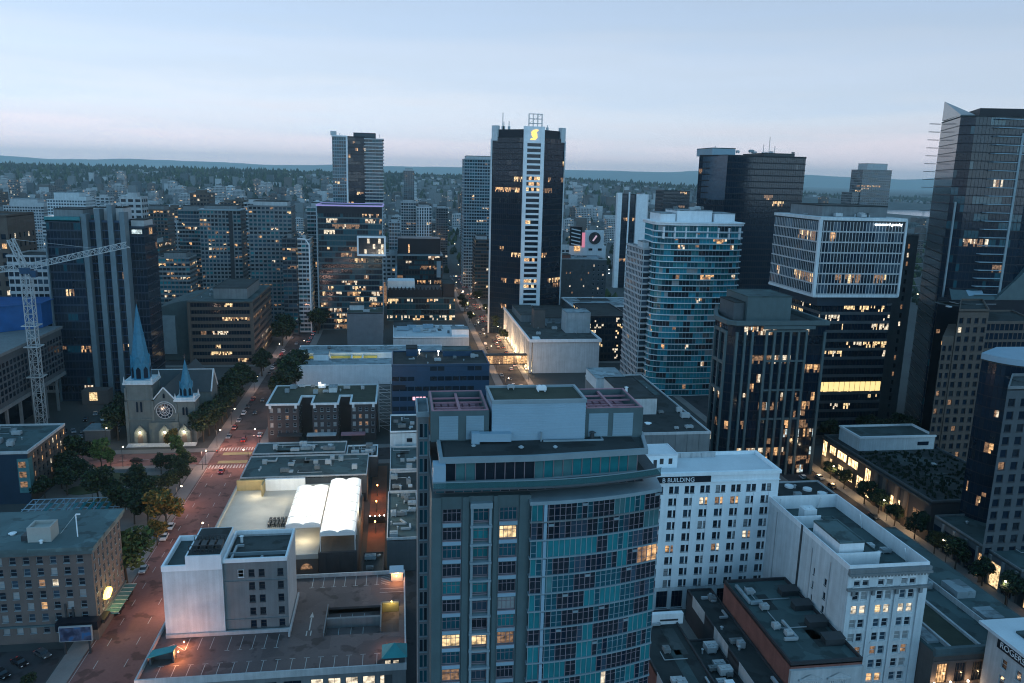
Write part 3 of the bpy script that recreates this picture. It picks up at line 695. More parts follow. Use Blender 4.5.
# plain concrete block behind it
t = thing('warehouse_block', 'windowless grey concrete block with dark flat roof behind the white office block', 'building', (89,260,0))
b = MB(); b.prism([(77,235),(101,235),(101,311),(77,311)], 0, 31.4); b.build('wall', M['conc'], t)
b = MB()
for k in range(7): b.box(77.2+k*4, 77.28+k*4, 234.93, 234.998, 0, 31.3)
b.build('panel_joint', M['conc_d'], t)
flat_roof(t, rect(76.9,101.1,234.9,311.1), 31.42, 'roof_d', 'conc_l', .45, .5)
penthouse(t, 78,89.5,256,285,31.45,37.5, 'conc_l', 'roof_d'); penthouse(t, 76,88,289,306,31.45,36, 'white_w', 'roof_l')
vent(t, 83,245,31.45,.5,.8,'white'); ac_unit(t, 95.5,240,31.45,2.6,1.5,1); ac_unit(t, 91,239.5,31.45,1.4,1,.7); vent(t, 80,262,37.6,2.2,.5,'white'); clutter(t, 90,99,250,300,31.45,6,5)

# ================================================================== white old office block, lower right
t = thing('office_building', 'tall weathered white block with blank side wall, cornice and walled roof at lower right', 'building', (106,164,0))
X0, X1, Y0, Y1, Z = 96.4, 115.4, 145, 183, 30.0
mb = MB(); rows = [(26.3-3.38*k, 2.05) for k in range(8)]
cols = [(2.2,1.45),(4.2,1.45),(7.9,1.45),(9.9,1.45),(13.4,1.45),(15.4,1.45)]
sp = punched(mb, (X0,Y0), (X1,Y0), 0, Z, cols, rows, .35); mb.build('front_wall', M['white_w'], t)
mb = MB(); sl_rows = [(22-3.38*k, 1.7) for k in range(6)]
sp3 = punched(mb, (X0,Y1), (X0,Y0), 0, Z, [(24.5,.55),(29.6,1.0)], sl_rows, .3)
mb.quad((X1,Y0,0),(X1,Y1,0),(X1,Y1,Z),(X1,Y0,Z)); mb.quad((X1,Y1,0),(X0,Y1,0),(X0,Y1,Z),(X1,Y1,Z)); mb.build('side_wall', M['white_w'], t)
def litW(p, rng):
    r = int(round((26.3-p.z)/3.38))
    if r == 2: return rng.choice(['l_pale','l_gold'])
    if r == 5 and rng.random() < .6: return 'l_dim'
    if r == 7 and rng.random() < .4: return 'l_warm'
place_windows(t, sp, [('g_dark',4),('g_blind',2.4),('g_blue',2)], 'fr_w', .35, 'sash', True, 31, 100, litW)
place_windows(t, sp3, [('g_blk',3),('g_blue',1)], 'skin_w', .3, 'sash', False, 33)
b = MB()
for k in range(4): b.box(X0+[0,5.5,11.2,16.9][k]+.1, X0+[1.2,6.6,12.2,18.9][k], Y0-.35, Y0-.002, 0, 25.2)
b.build('pilaster', M['white_w'], t)
for k, z in enumerate((25.5,)):
    b = MB(); b.box(X0-.2,X1+.2,Y0-.7,Y0-.003,z,z+.5)
    for x in (97.6,102.3,107.9,113.6): b.box(x-.35,x+.35,Y0-.8,Y0-.36,z-1.1,z-.002)
    b.build('string_course', M['conc'], t)
b = MB(); b.box(X0-.3,X1+.3,Y0-1.0,Y0-.004,29.2,29.7); b.box(X0-.2,X1+.2,Y0-.7,Y0-.004,29.7,30.6)
for k in range(24): b.box(X0+.2+k*.78,X0+.6+k*.78,Y0-.85,Y0-.71,28.75,29.19)
b.build('cornice', M['conc'], t)
for k in range(8):
    for c in (3.2,8.9,14.4):
        b = MB(); z = 26.3-3.38*k; b.box(X0+c-2,X0+c+2,Y0-.16,Y0-.003,z-.42,z-.14); b.build('sill', M['white_w'], t)
b = MB(); b.ring(rect(X0+.003,X1-.003,Y0+.003,Y1-.003), rect(X0+.3,X1-.3,Y0+.3,Y1-.3), Z-2.28, Z+1.3); b.build('parapet', M['white'], t)
b = MB(); b.box(X0+.3,X1-.3,Y0+.3,Y1-.3,Z-2.6,Z-2.3); b.build('roof', M['roof_t'], t)
penthouse(t, 98.3,104.3,152.5,164,Z-2.29,33.0, 'white', 'roof_h')
penthouse(t, 104.35,107.2,151,171,Z-2.29,30.6, 'white_w', 'roof_t')
b = MB(); b.box(X0+.31,107.2,150.6,150.98,Z-2.29,Z+1.2); b.build('roof_wall', M['white'], t); b = MB(); b.box(X0+.31,104.3,171.0,171.3,Z-2.29,Z+.9); b.build('roof_wall', M['white'], t)
ac_unit(t, 103.5,176,Z-2.29,3.4,2.8,3.2,'white'); duct(t, [(98,176.5,Z-1.8),(100.5,176.5,Z-1.8)], .6); clutter(t, 108.5,114,147,160,Z-2.29,3,4)
b = MB()
for x, y in ((98.9,182.4),(110,182.4),(114.9,170),(114.9,152)): b.bar((x,y,Z-2.2),(x-.8 if x > 112 else x,y-.9 if x < 112 else y,Z+1.2),.25)
b.build('parapet_brace', M['white'], t)
b = MB(); b.box(X0-.05,X0-.002,165.2,166.1,0,Z+1.3); b.build('dark_wall_strip', M['dk_metal'], t)  # dark metal strip up the full height of the side wall
b = MB()
for y, h in ((160,28),(152,28.5),(178,29)): b.box(X0-.16,X0-.003,y,y+.16,0,h)
b.build('downpipe', M['conc_l'], t)
# long low brick building against its side
t = thing('brick_building', 'long low red brick building with green roof under the blank white wall', 'building', (88,154,0))
b = MB(); b.prism(rect(80.2,96.3,136.6,171), 0, 14.0); b.build('wall', M['red_br'], t)
flat_roof(t, rect(80.2,96.3,136.6,171), 14.05, 'roof_t', 'dk_br', .7, .4)
b = MB(); b.box(80,96.3,135.9,136.598,0,13.2); fs = None; b.build('front', M['conc_l'], t)
for x in (84.4,90.8):
    b = MB(); b.ngon([(x-2.4,135.6,11.2),(x+2.4,135.6,11.2),(x,135.6,12.3)]); b.prism([(x-2.5,135.5),(x+2.5,135.5),(x+2.5,135.898),(x-2.5,135.898)],10.8,11.2); b.build('pediment', M['conc_l'], t)
    for dx in (-1.1,1.1):
        r = win_mesh(1.3,3.4,.1,'six',M['g_dark'],M['fr_w']); link('window', r[2], t, Vector((x+dx,135.85,7.0))-t.location)
for i, (x, y) in enumerate(((93.6,164),(93.6,157.5),(93.4,150.5),(93.5,143.6))):
    b = MB(); b.box(x-2.2,x+2.2,y-1.1,y+1.1,14.06,15.5); b.ngon([(x-2.4,y-1.3,15.52),(x+2.4,y-1.3,15.52),(x+2.4,y+1.3,15.9),(x-2.4,y+1.3,15.9)]); b.build('skylight', M['dk_metal'], t)
for x, y in ((84,165),(84.5,158),(83.5,150),(85,147)): ac_unit(t, x, y, 14.06, R.uniform(1.5,2.6), 1.5, 1.3, R.choice(['steel','dk_metal','conc_l']))
duct(t, [(82,168,14.7),(82,160,14.7),(85,160,14.7)], .7, 'roof_l'); duct(t, [(86,152,14.6),(86,145,14.6),(83,145,14.6)], .6)
# dark low roofs between the tower and the brick building
for (x0,x1,y0,y1,z,wl,lab) in ((55,66.5,118,171,7.0,'red_br','low dark roofed building with brick flank beside the curved glass tower'),
                          (66.6,73.5,122,160,5.5,'dk_br','narrow black roofed shop with white end wall between low roofs'),
                          (73.6,80,118,178,8.2,'dk_br','low black roofed building with pale parapet beside the red brick wall')):
    t = thing('low_building', lab, 'building', ((x0+x1)/2,(y0+y1)/2,0))
    b = MB(); b.prism(rect(x0,x1,y0,y1),0,z); b.build('wall', M[wl], t)
    flat_roof(t, rect(x0,x1,y0,y1), z+.03, 'roof_d', 'dk_br', .5, .35)
    for y in range(int(y0)+6,int(y1)-3,14): b = MB(); b.box(x0-.06,x0-.002,y,y+8,z-2.2,z+.9); b.build('end_panel', M['conc_l'], t)
    clutter(t, x0+1.5,x1-1.5,y0+10,y1-3,z+.04,7,int(x0))
t = thing('rooftop_sign_box', 'small white rooftop cabin on the dark roof beside the curved glass tower', 'cabin', (64,166.5,7.05))
b = MB(); b.box(58.5,67.8,165.2,166.4,7.06,9.8); b.build('panel', M['white'], t); b = MB(); b.box(62,66.5,165.05,165.198,8.0,8.4); b.build('slot', M['dk_metal'], t)
t = thing('delivery_van', 'small white van parked on the dark deck beside low roofs', 'van', (69.5,140,5.6))
b = MB(); b.prism([(68.6,137.6),(70.5,137.6),(70.5,142.2),(68.6,142.2)],5.95,7.7); b.build('body', M['white'], t)
b = MB(); b.box(68.7,70.4,137.5,137.598,6.9,7.5); b.build('windscreen', M['g_dark'], t)
for x in (68.65,70.45):
    for y in (138.5,141.3): b = MB(); b.cone((x-.1,y,5.95),(x+.1,y,5.95),.34,.34,10); b.build('wheel', M['rubber'], t)

# ================================================================== lower right: corniced building and signed block
t = thing('corniced_building', 'pale two storey building with arched windows, wall uplights and green flat roofs', 'building', (124,155,0))
b = MB(); sp = punched(b, (115.5,140), (134,140), 0, 12.2, [(2.6,2.7),(7.0,2.6),(11.2,2.6),(15.4,2.6)], [(2.4,7.0)], .5)
b.quad((134,140,0),(134,200,0),(134,200,12.2),(134,140,12.2)); b.quad((115.5,200,0),(115.5,140,0),(115.5,140,12.2),(115.5,200,12.2)); b.build('wall', M['tan'], t)
place_windows(t, sp, [('g_blk',1)], 'skin_w', .5, 'eight', True, 6, 100, lambda p, r: 'l_warm' if p.x < 119 else None)
b = MB(); b.box(115.2,134.3,139.0,139.998,12.2,12.7); b.box(115.3,134.2,139.4,139.997,11.7,12.2); b.box(115.2,134.2,139.1,139.999,12.7,13.7); b.build('cornice', M['teal_pan'], t)
b = MB(); b.box(115.5,134,139.75,139.996,9.8,10.2); b.box(115.5,134,139.3,139.995,4.3,4.9); b.build('string_course', M['tan'], t)
b = MB(); b.box(115.5,146,140,200,12.21,12.6); b.build('roof', M['roof_t'], t)
b = MB(); b.box(126.3,126.9,140.2,178,12.6,13.5); b.box(119.2,119.7,140.2,158,12.6,13.5); b.build('parapet', M['conc_l'], t)
b = MB(); b.box(115.6,126.2,160,161,12.6,14.2); b.box(126.92,127.4,160,185,12.6,13.8); b.box(133.8,134.1,140.2,200,12.6,14); b.build('parapet', M['conc_l'], t)
for x0,x1,y0,y1,z in ((116,118.8,143,150,13.2),(116,124,162,165,14),(129,133,165,171,14.5),(134.5,139,148,153,14.6),(136,141,160,166,14.4)):
    b = MB(); b.box(x0,x1,y0,y1,12.61,z); b.build('skylight', M['roof_l'], t)
b = MB(); b.box(119.72,126.28,141,159.8,12.61,12.9); b.build('roof_garden', M['roof_gr'], t)
for k in range(5):
    x = 115.9+4.25*k+ (0 if k else .3); b = MB(); b.box(x-.14,x+.14,139.3,139.66,4.9,5.3); b.build('uplight', M['bulb'], t)
    point_light('uplight', (x,139.0,5.6), (1,.62,.32), 110, .15)
t = thing('corner_block', 'pale grey block with overhanging white roof and lettered side wall at the corner', 'building', (138,122,0))
mb = MB(); sp = punched(mb, (126,138), (126,104), 0, 19.3, [(5.5,1.5),(9.5,1.5),(13.5,1.5),(18,1.5),(22,1.5)], [(12.6,2.2),(8.8,2.2),(5,2.2),(1.2,2.2)], .3)
mb.quad((126,104,0),(150,104,0),(150,104,19.3),(126,104,19.3)); mb.quad((150,138,0),(126,138,0),(126,138,19.3),(150,138,19.3)); mb.quad((150,104,0),(150,138,0),(150,138,19.3),(150,104,19.3)); mb.build('wall', M['conc_l'], t)
place_windows(t, sp, [('g_dark',1),('g_blue',1)], 'fr_w', .3, 'sash', False, 2)
b = MB(); b.box(124.6,151,102.6,139.4,19.3,20.0); b.build('roof', M['roof_w'], t); b = MB(); b.box(129,140,110,134,20.01,20.5); b.build('roof_deck', M['roof_t'], t)
b = MB(); b.box(125.7,125.998,122,134.8,16.5,18.8); b.build('sign_board', M['black'], t)
text_obj('ROGERS', 'lettering', (125.66,134.0,17.0), 1.85, -math.pi/2, M['white'], t, .04)

# ================================================================== parking garage with the old office block on it
t = thing('parking_garage', 'concrete parking garage with empty painted stalls on its open roof deck', 'garage', (-26,172,0))
DX0, DX1, DY0, DY1, DZ = -53.4, 1.2, 152.0, 192.8, 9.0
mb = MB(); sp = punched(mb, (DX0,DY0), (DX1,DY0), 0, DZ-.6, [(36+k*3.6,2.6) for k in range(5)]+[(6+k*5,3.6) for k in range(6)], [(4.2,3.2)], .5)
for a, c in (((DX1,DY0),(DX1,DY1)),((DX1,DY1),(DX0,DY1)),((DX0,DY1),(DX0,DY0))): mb.quad((*a,0),(*c,0),(*c,DZ-.6),(*a,DZ-.6))
mb.build('wall', M['conc'], t)
place_windows(t, [s for s in sp if s[0].x > -19], [('l_pale',2),('l_warm',1)], 'skin_w', .5, 'pair', False, 4); place_windows(t, [s for s in sp if s[0].x <= -19], [('g_blk',1)], 'skin_w', .5, 'pair', False, 4)
deckm = mat('deck_concrete', (.115,.085,.082), .9, scale=.12, var=.35, fine=.25, patch=.3)
WX0, WX1, WY0, WY1 = -17.0, -.2, 165.6, 177.6        # ramp well
mb = MB(); 
for x0,x1,y0,y1 in ((DX0,WX0,DY0,DY1),(WX1,DX1,DY0,DY1),(WX0,WX1,DY0,WY0),(WX0,WX1,WY1,DY1)): mb.box(x0,x1,y0,y1,DZ-.6,DZ)
mb.build('roof_deck', deckm, t)
mb = MB(); mb.quad((WX0,WY0,DZ-1.6),(WX1,WY0,DZ-1.6),(WX1,WY1,DZ-1.6),(WX0,WY1,DZ-1.6)); mb.build('ramp', deckm, t)
mb = MB()
for a in ((WX0-.25,WX0,WY0-.25,WY1+.25),): mb.box(a[0],a[1],a[2],a[3],DZ-1.6,DZ+.85)
mb.box(WX0,-4.6,171.2,171.9,DZ-1.6,DZ+.75); mb.box(-4.6,-4.3,WY0+1,WY1,DZ-1.6,DZ+.8); mb.box(-4.3,WX1,WY1-.3,WY1,DZ-1.6,DZ+.9); mb.build('ramp_wall', M['conc'], t)
mb = MB(); mb.box(-4.2,-.3,176.9,177.2,DZ-1.55,DZ+.6); mb.build('lit_ramp_wall', M['yellow_paint_and_lamplight'], t)  # yellow lamplight on this wall is put into its colour
mb = MB(); mb.ring(rect(DX0-.15,DX1+.15,DY0-.15,DY1+.15), rect(DX0+.2,DX1-.2,DY0+.2,DY1-.2), DZ-.55, DZ+.95); mb.build('parapet', M['conc_l'], t)
mb = MB(); mb.box(-25.0,-24.6,166,184,DZ,DZ+.9); mb.box(-51.8,-25,168.1,168.6,DZ,DZ+.8); mb.build('deck_wall', M['conc_l'], t)
def stall(x, y, l, dx=0.0):
    b = MB(); b.quad((x-.07,y,DZ+.006),(x+.07,y,DZ+.006),(x+.07+dx,y+l,DZ+.006),(x-.07+dx,y+l,DZ+.006)); b.build('stall_line', M['paint'], t)
for k in range(17): stall(-50+k*3.0, 152.6, 4.8); stall(-51.6+k*3.0+1.55-.0, 157.4, .14) if False else None
tk = MB()
for k in range(17): tk.box(-50.6+k*3.0,-49.4+k*3.0,157.5,157.64,DZ+.005,DZ+.009)
for k in range(8): tk.box(-22.6+k*2.7,-21.4+k*2.7,187.4,187.54,DZ+.005,DZ+.009)
for k in range(5): tk.box(-38+k*2.6,-37+k*2.6,162.0,162.14,DZ+.005,DZ+.009)
tk.build('stall_tick', M['paint'], t)
for k in range(7): stall(-22+k*2.7, 187.5, 5.0)
for k in range(5): stall(-37.5+k*2.6, 162.2, 5.2, .0)
for k in range(3): stall(-46.5+k*2.6, 163.0, 4.6, .0)
for k in range(3):
    b = MB(); b.box(-14.2+k*2.8,-14.06+k*2.8,172.2,177,DZ-1.594,DZ-1.59); b.build('stall_line', M['paint'], t)
    b = MB(); b.box(-14.2+k*2.8,-14.06+k*2.8,166.2,171,DZ-1.594,DZ-1.59); b.build('stall_line', M['paint'], t)
b = MB()
for k in range(5): b.quad((-4.8,187.6+k*.9,DZ+.006),(-4.8,187.75+k*.9,DZ+.006),(-2.4,188.6+k*.9,DZ+.006),(-2.4,188.45+k*.9,DZ+.006))
for yy in (183.4,185.2): b.quad((-5,yy,DZ+.006),(1,yy,DZ+.006),(1,yy+.14,DZ+.006),(-5,yy+.14,DZ+.006))
b.build('hatched_marking', M['paint'], t)
b = MB(); b.box(-20.75,-20.45,168.2,173.5,DZ+.005,DZ+.009); b.ngon([(-21.1,173.6,DZ+.007),(-20.1,173.6,DZ+.007),(-20.6,176,DZ+.007)]); b.box(-21.2,-20.95,166,168,DZ+.005,DZ+.009); b.box(-20.25,-20.0,166,168,DZ+.005,DZ+.009); b.build('arrow_marking', M['paint'], t)
b = MB(); b.bar((-52.4,163.2,DZ+.01),(-49.5,165.6,DZ+.01),.14,0,.02); b.bar((-49.5,165.6,DZ+.01),(-46.6,163,DZ+.01),.14,0,.02); b.build('hatched_marking', M['paint'], t)
# stair canopies
b = MB(); b.quad((-52.6,157.6,DZ+2.2),(-47.6,158.4,DZ+2.9),(-47.4,160.8,DZ+2.9),(-52.4,160.4,DZ+2.2)); b.quad((-52.4,160.4,DZ+2.05),(-47.4,160.8,DZ+2.75),(-47.6,158.4,DZ+2.75),(-52.6,157.6,DZ+2.05)); b.quad((-52.6,157.6,DZ+2.05),(-47.6,158.4,DZ+2.75),(-47.6,158.4,DZ+2.9),(-52.6,157.6,DZ+2.2)); b.build('stair_canopy', M['teal_can'], t)
b = MB(); b.box(-52.4,-52.0,158,160.2,DZ,DZ+2.04); b.box(-47.9,-47.6,158.6,160.6,DZ,DZ+2.6); b.box(-52,-47.9,160.2,160.4,DZ,DZ+2); b.build('stair_wall', M['conc_d'], t)
b = MB(); b.box(-3.4,1,152.4,156.4,DZ-4,DZ+2.4); b.build('stair_tower', M['conc_d'], t)
b = MB(); q = [(-3.9,151.8),(1.5,151.8),(1.5,157),(-3.9,157)]
for i in range(4): b.tri((*q[i],DZ+2.4),(*q[(i+1)%4],DZ+2.4),(-1.2,154.4,DZ+4.4))
b.build('pyramid_roof', M['teal_can'], t)
for k, (x, z) in enumerate(((-2.6,DZ-1.4),(-.9,DZ-1.4),(-2.6,DZ+.3),(-.9,DZ+.3))):
    r = win_mesh(1.3,1.4,.1,'pair',M['l_pale'],M['skin_w']); link('window', r[2], t, Vector((x,152.3,z))-t.location)
b = MB(); b.box(-2.2,.8,188.8,191.8,DZ,DZ+2.4); b.build('stair_hut', M['conc_l'], t); b = MB(); b.box(-2.6,1.0,188.3,192.2,DZ+2.4,DZ+2.65); b.build('hut_roof', M['siding'], t)
for p, c, pw in (((-46.8,159.3,DZ+2.2),(1,.34,.12),1100), ((-.8,188.0,DZ+2.0),(1,.40,.15),800), ((-2,176.4,DZ+1.5),(1,.72,.25),350), ((-47,164.5,DZ+1.2),(1,.34,.16),950), ((-1.5,159,DZ+1.2),(1,.45,.3),700)):  # the lamp at the white wing's foot is added to strengthen its glow
    b = MB(); b.cone((p[0],p[1],p[2]-.1),(p[0],p[1],p[2]+.12),.16,.1,8); b.build('lamp', M['bulb_o'], t); point_light('garage_lamp', (p[0],p[1]-.25,p[2]), c, pw, .2)

t = thing('old_office_block', 'grey and white old block with small dark windows standing on the garage deck', 'building', (-38,176,9))
b = MB(); rws = [(22.4-3.15*k, 1.75) for k in range(5)]
sp = punched(b, (-39.0,169.5), (-25.2,169.5), 9, 26.0, [(6.0,1.3),(8.2,1.3),(12.3,1.3)], [r for r in rws if r[0] > 9.2], .25)
b.box(-39,-25.2,169.2,169.498,11.9,12.1); b.box(-39,-25.2,169.25,169.499,21.3,21.5); b.build('front_wall', M['conc'], t)
b = MB(); b.quad((-25.2,169.5,9),(-25.2,184,9),(-25.2,184,26),(-25.2,169.5,26)); b.quad((-25.2,184,9),(-39,184,9),(-39,184,26),(-25.2,184,26)); b.quad((-39,184,9),(-39,169.5,9),(-39,169.5,26),(-39,184,26)); b.build('side_wall', M['white_w'], t)
place_windows(t, sp, [('g_blk',3),('g_dark',2)], 'skin_w', .25, 'sash', True, 5)
r = win_mesh(1.3,1.8,.1,'sash',M['g_blind'],M['fr_w']); link('window', r[2], t, Vector((-35.3,169.45,22.4))-t.location)
b = MB(); b.ring(rect(-39.1,-25.1,169.3,184.1), rect(-38.6,-25.6,169.8,183.6), 26, 26.9); b.build('parapet', M['white'], t)
b = MB(); b.box(-38.6,-25.6,169.8,183.6,25.2,25.5); b.build('roof', M['roof_g'], t)
b = MB(); b.box(-38.5,-25.7,173.6,173.9,25.5,26.3); b.build('roof_kerb', M['fr_lt'], t)
duct(t, [(-37.6,171,25.9),(-37.6,178,25.9),(-36,178,25.9)], .5); vent(t,-31,172,25.5,.5,.25); vent(t,-37,180.5,25.5,1.6,.35,'white')
b = MB(); b.prism(rect(-51.9,-39.1,168.8,184),9,24.9); b.build('white_wing', M['white_w'], t)
b = MB(); b.ring(rect(-52,-39.1,168.7,184.1), rect(-51.5,-39.1,169.2,183.6), 24.9, 26.2); b.build('parapet', M['white'], t)
b = MB(); b.box(-51.5,-46.9,169.2,183.6,24.9,25.0); b.build('roof', M['roof_t'], t)
b = MB(); b.box(-46.8,-39.2,168.65,183,24.91,28.4); b.build('penthouse', M['white'], t)
b = MB(); b.box(-46.4,-39.5,169,182.6,28.41,28.5); b.build('roof', M['roof_d'], t)
b = MB()
for k in range(9): b.bar((-46.2+k*.82,170,28.5),(-46.2+k*.82,170,30.2),.14); b.bar((-46.2+k*.82,175,28.5),(-46.2+k*.82,175,30),.12)
for z in (29.2,30.2): b.bar((-46.4,170,z),(-39.5,170,z),.14); b.bar((-46.4,175,z),(-39.5,175,z),.12)
for k in range(4): b.box(-45.8+k*1.7,-44.6+k*1.7,171,174,28.5,29.6)
b.build('cooling_cage', M['dk_metal'], t)
# ================================================================== tented roof terrace building
t = thing('terrace_building', 'low building with floodlit cream roof terrace and a dark brick rear block', 'building', (-33,228,0))
b = MB(); b.prism(rect(-53.5,-22.3,206,257),0,7.9); b.prism(rect(-22.2,-11.6,206,246),0,9.4); b.build('wall', M['brown'], t)
b = MB(); b.box(-53.2,-22.5,206.3,256.7,7.91,8.0); b.build('terrace_floor', M['cream'], t)
b = MB(); b.ring(rect(-53.6,-22.2,205.9,257.1), rect(-53.1,-22.7,206.4,256.6), 7.6, 9.0); b.build('parapet', M['cream'], t)
b = MB(); b.box(-53.1,-44,255.4,256.3,8.01,11.6); b.box(-44.4,-43.9,250,255.3,8.01,11.8); b.build('terrace_wall', mat('ochre_wall',(.30,.235,.12),.8,streak=.4), t)
b = MB(); b.box(-43.8,-31,254.6,255.6,8.01,12.0); b.build('white_screen', M['white'], t)
b = MB(); b.box(-22.1,-11.7,205.2,205.99,0,9.6)
for k in range(3): b.box(-21+k*3.6,-20+k*3.6,205.0,205.19,0,9)
b.build('brick_pier', M['dk_br'], t)
for k in range(2):
    x = -29.6+k*4.2; b = MB(); pts = [(x+1.6*math.cos(a*math.pi/8), 205.85, 4.6+1.7*math.sin(a*math.pi/8)) for a in range(9)]; b.ngon(pts); b.build('arched_window', M['l_dim'], t)
def tent(x0,x1,y0,y1,ze,zr,lab,n=2,open_front=True):
    t = thing('tent', lab, 'tent', ((x0+x1)/2,(y0+y1)/2,0)); b = MB(); w_ = (x1-x0)/n; m_ = 8; g = 12
    for k in range(n):
        for i in range(m_):
            f = lambda j: (x0+w_*(k+j/m_), ze+(zr-ze)*(math.sin(math.pi*j/m_)**.7 if 0 < j < m_ else 0))
            (xa,za),(xb,zb) = f(i), f(i+1)
            for q in range(g):
                ya, yb = y0+(y1-y0)*q/g, y0+(y1-y0)*(q+1)/g
                sa = -.14*math.sin(math.pi*0) ; s = lambda yy: -.28*abs(math.sin(math.pi*6*(yy-y0)/(y1-y0)))
                b.quad((xa,ya,za+s(ya)),(xb,ya,zb+s(ya)),(xb,yb,zb+s(yb)),(xa,yb,za+s(yb)))
        b.ngon([(x0+w_*(k+j/m_), y1, ze+(zr-ze)*(math.sin(math.pi*j/m_)**.7 if 0 < j < m_ else 0)) for j in range(m_,-1,-1)])
        b.ngon([(x0+w_*(k+j/m_), y0, ze+(zr-ze)*(math.sin(math.pi*j/m_)**.7 if 0 < j < m_ else 0)) for j in range(m_+1)])
    b.build('canopy', M['fabric'], t, True)
    b = MB(); b.box(x0,x1,y0-.05,y0+.02,ze-1.0,ze-.02); b.box(x1-.02,x1+.05,y0,y1,ze-2.8,ze-.02); b.box(x0-.05,x0+.02,y0,y1,ze-1,ze-.02); b.build('valance', M['fabric'], t)
    b = MB()
    for yy in [y0+(y1-y0)*k/4 for k in range(5)]:
        for xx in (x0,x1): b.bar((xx,yy,8.0),(xx,yy,ze),.16)
    b.build('frame', M['white'], t)
    for q in range(1,g):
        if q % 2: continue
        b = MB(); yq = y0+(y1-y0)*q/g
        for k in range(n):
            for i in range(m_):
                f = lambda j: (x0+w_*(k+j/m_), ze+(zr-ze)*(math.sin(math.pi*j/m_)**.7 if 0 < j < m_ else 0)+.03-.28*abs(math.sin(math.pi*6*q/g)))
                (xa,za),(xb,zb) = f(i), f(i+1); b.bar((xa,yq,za),(xb,yq,zb),.1)
        b.build('seam', M['conc_l'], t)
    return t
tent(-31.6,-22.2,213,241,14.6,15.2,'shorter white ridged tent glowing on the roof terrace, on the left of the pair')
tent(-21.6,-12.2,206.5,245,14.9,15.6,'long white ridged tent glowing at the terrace edge, right of the shorter tent')
for x, y, z, p in ((-38,224,18,900),(-27,221,23,3400),(-27,234,23,3400),(-17,226,24,4300),(-17,212,23,3300),(-17,240,23,3300),(-42,238,14,1000),(-46,250,11.5,900),(-27,216,11,900),(-36,246,13,900),(-10.2,226,12,900)):
    point_light('floodlight', (x,y,z), (1,.89,.70) if z > 13 else (1,.82,.52), p, .6)
b = None
def chair_row(lab, x, y, cols, rows_):
    for i in range(cols):
        for j in range(rows_):
            t = thing('stacked_table', lab, 'table', (x+i*1.1,y+j*1.3,8.0), 0, 'tables stacked on the terrace')
            b = MB(); b.box(x+i*1.1-.4,x+i*1.1+.4,y+j*1.3-.5,y+j*1.3+.5,9.1,9.25)
            for sx in (-.3,.3): b.box(x+i*1.1+sx-.05,x+i*1.1+sx+.05,y+j*1.3-.4,y+j*1.3+.4,8.0,9.1)
            b.build('frame', M['dk_metal'], t)
chair_row('dark stacked table standing in the block on the cream terrace beside the tents', -38.4, 226.5, 5, 4)
# two dark low roofs further along the street
for (x0,x1,y0,y1,z,lab,rm) in ((-53.3,-11,262,283,9.6,'low shop row with wide dark green roof behind the lit terrace','roof_t'),(-53.2,-19.8,285,297,9.8,'narrow dark green roofed shop row nearest the cross street','roof_t')):
    t = thing('shop_row', lab, 'building', ((x0+x1)/2,(y0+y1)/2,0))
    b = MB(); b.prism(rect(x0,x1,y0,y1),0,z); b.build('wall', M['conc_d'], t); flat_roof(t, rect(x0,x1,y0,y1), z+.03, rm, 'conc_l', .5, .3)
    clutter(t, x0+5,x1-4,y0+3,y1-3,z+.04,9,int(y0))
    b = MB(); b.box(x0+.5,x1-.5,y0-.1,y0-.002,.3,3.2); b.build('shopfront', M['g_dark'], t)
t = thing('roof_plant_building', 'small flat roofed block with white railing and air handling plant behind the tents', 'building', (-14,290,0))
b = MB(); b.prism(rect(-19.6,-8,284.5,297),0,8); b.build('wall', M['conc_d'], t); flat_roof(t, rect(-19.6,-8,284.5,297), 8.03, 'roof_g', 'white', .5, .3); clutter(t,-18,-9.5,286,295,8.04,6,77)
# narrow buildings along the back lane
def small(lab, x0,x1,y0,y1,z,wm_,rm,pm,win=None,seed=1,n=4,cat='building',name='lane_building'):
    t = thing(name, lab, cat, ((x0+x1)/2,(y0+y1)/2,0))
    b = MB()
    if win:
        cols, rows = win; sp = punched(b, (x0,y0),(x1,y0),0,z,cols,rows,.2)
        for a, c in (((x1,y0),(x1,y1)),((x1,y1),(x0,y1)),((x0,y1),(x0,y0))): b.quad((*a,0),(*c,0),(*c,z),(*a,z))
        b.build('wall', M[wm_], t); place_windows(t, sp, [('g_dark',4),('g_blue',2),('l_dim',.3)], 'skin_w', .2, 'sash', False, seed)
    else: b.prism(rect(x0,x1,y0,y1),0,z-.1); b.build('wall', M[wm_], t)
    flat_roof(t, rect(x0,x1,y0,y1), z+.02, rm, pm, .6, .3); clutter(t, x0+1.2,x1-1.2,y0+1.5,y1-1.5,z+.03,n,seed); return t
small('small white lane building with two stacked windows below the dark blue office', -3.4,8.0,296,318,13.5,'white_w','roof_d','white',([(7.5,2.2)],[(9.6,1.5),(6.6,1.5)]),41,3)
small('green grey lane building directly below the small white one', -3.2,8.2,266,290,9.5,'teal_pan','roof_t','conc_l',None,42,3)
small('lane building with dark roof and white edged skylight between flat roofs', -3.2,8.2,246,264,9.5,'conc_d','roof_d','conc_l',None,43,4)
small('lane building crowded with air conditioners on a pale teal roof', -3.6,5.6,211,245,9.8,'conc_d','roof_t','conc_l',None,44,12)
small('black tarred lane building beside the foreground tower', -10.4,-4.4,196,214,4.2,'dk_br','roof_d','dk_br',None,45,2)
b = MB(); b.box(-9.9,-4.5,218,296,.03,.06); setting('courtyard_paving', b, mat('courtyard_brick',(.16,.075,.05),.9,scale=.4))
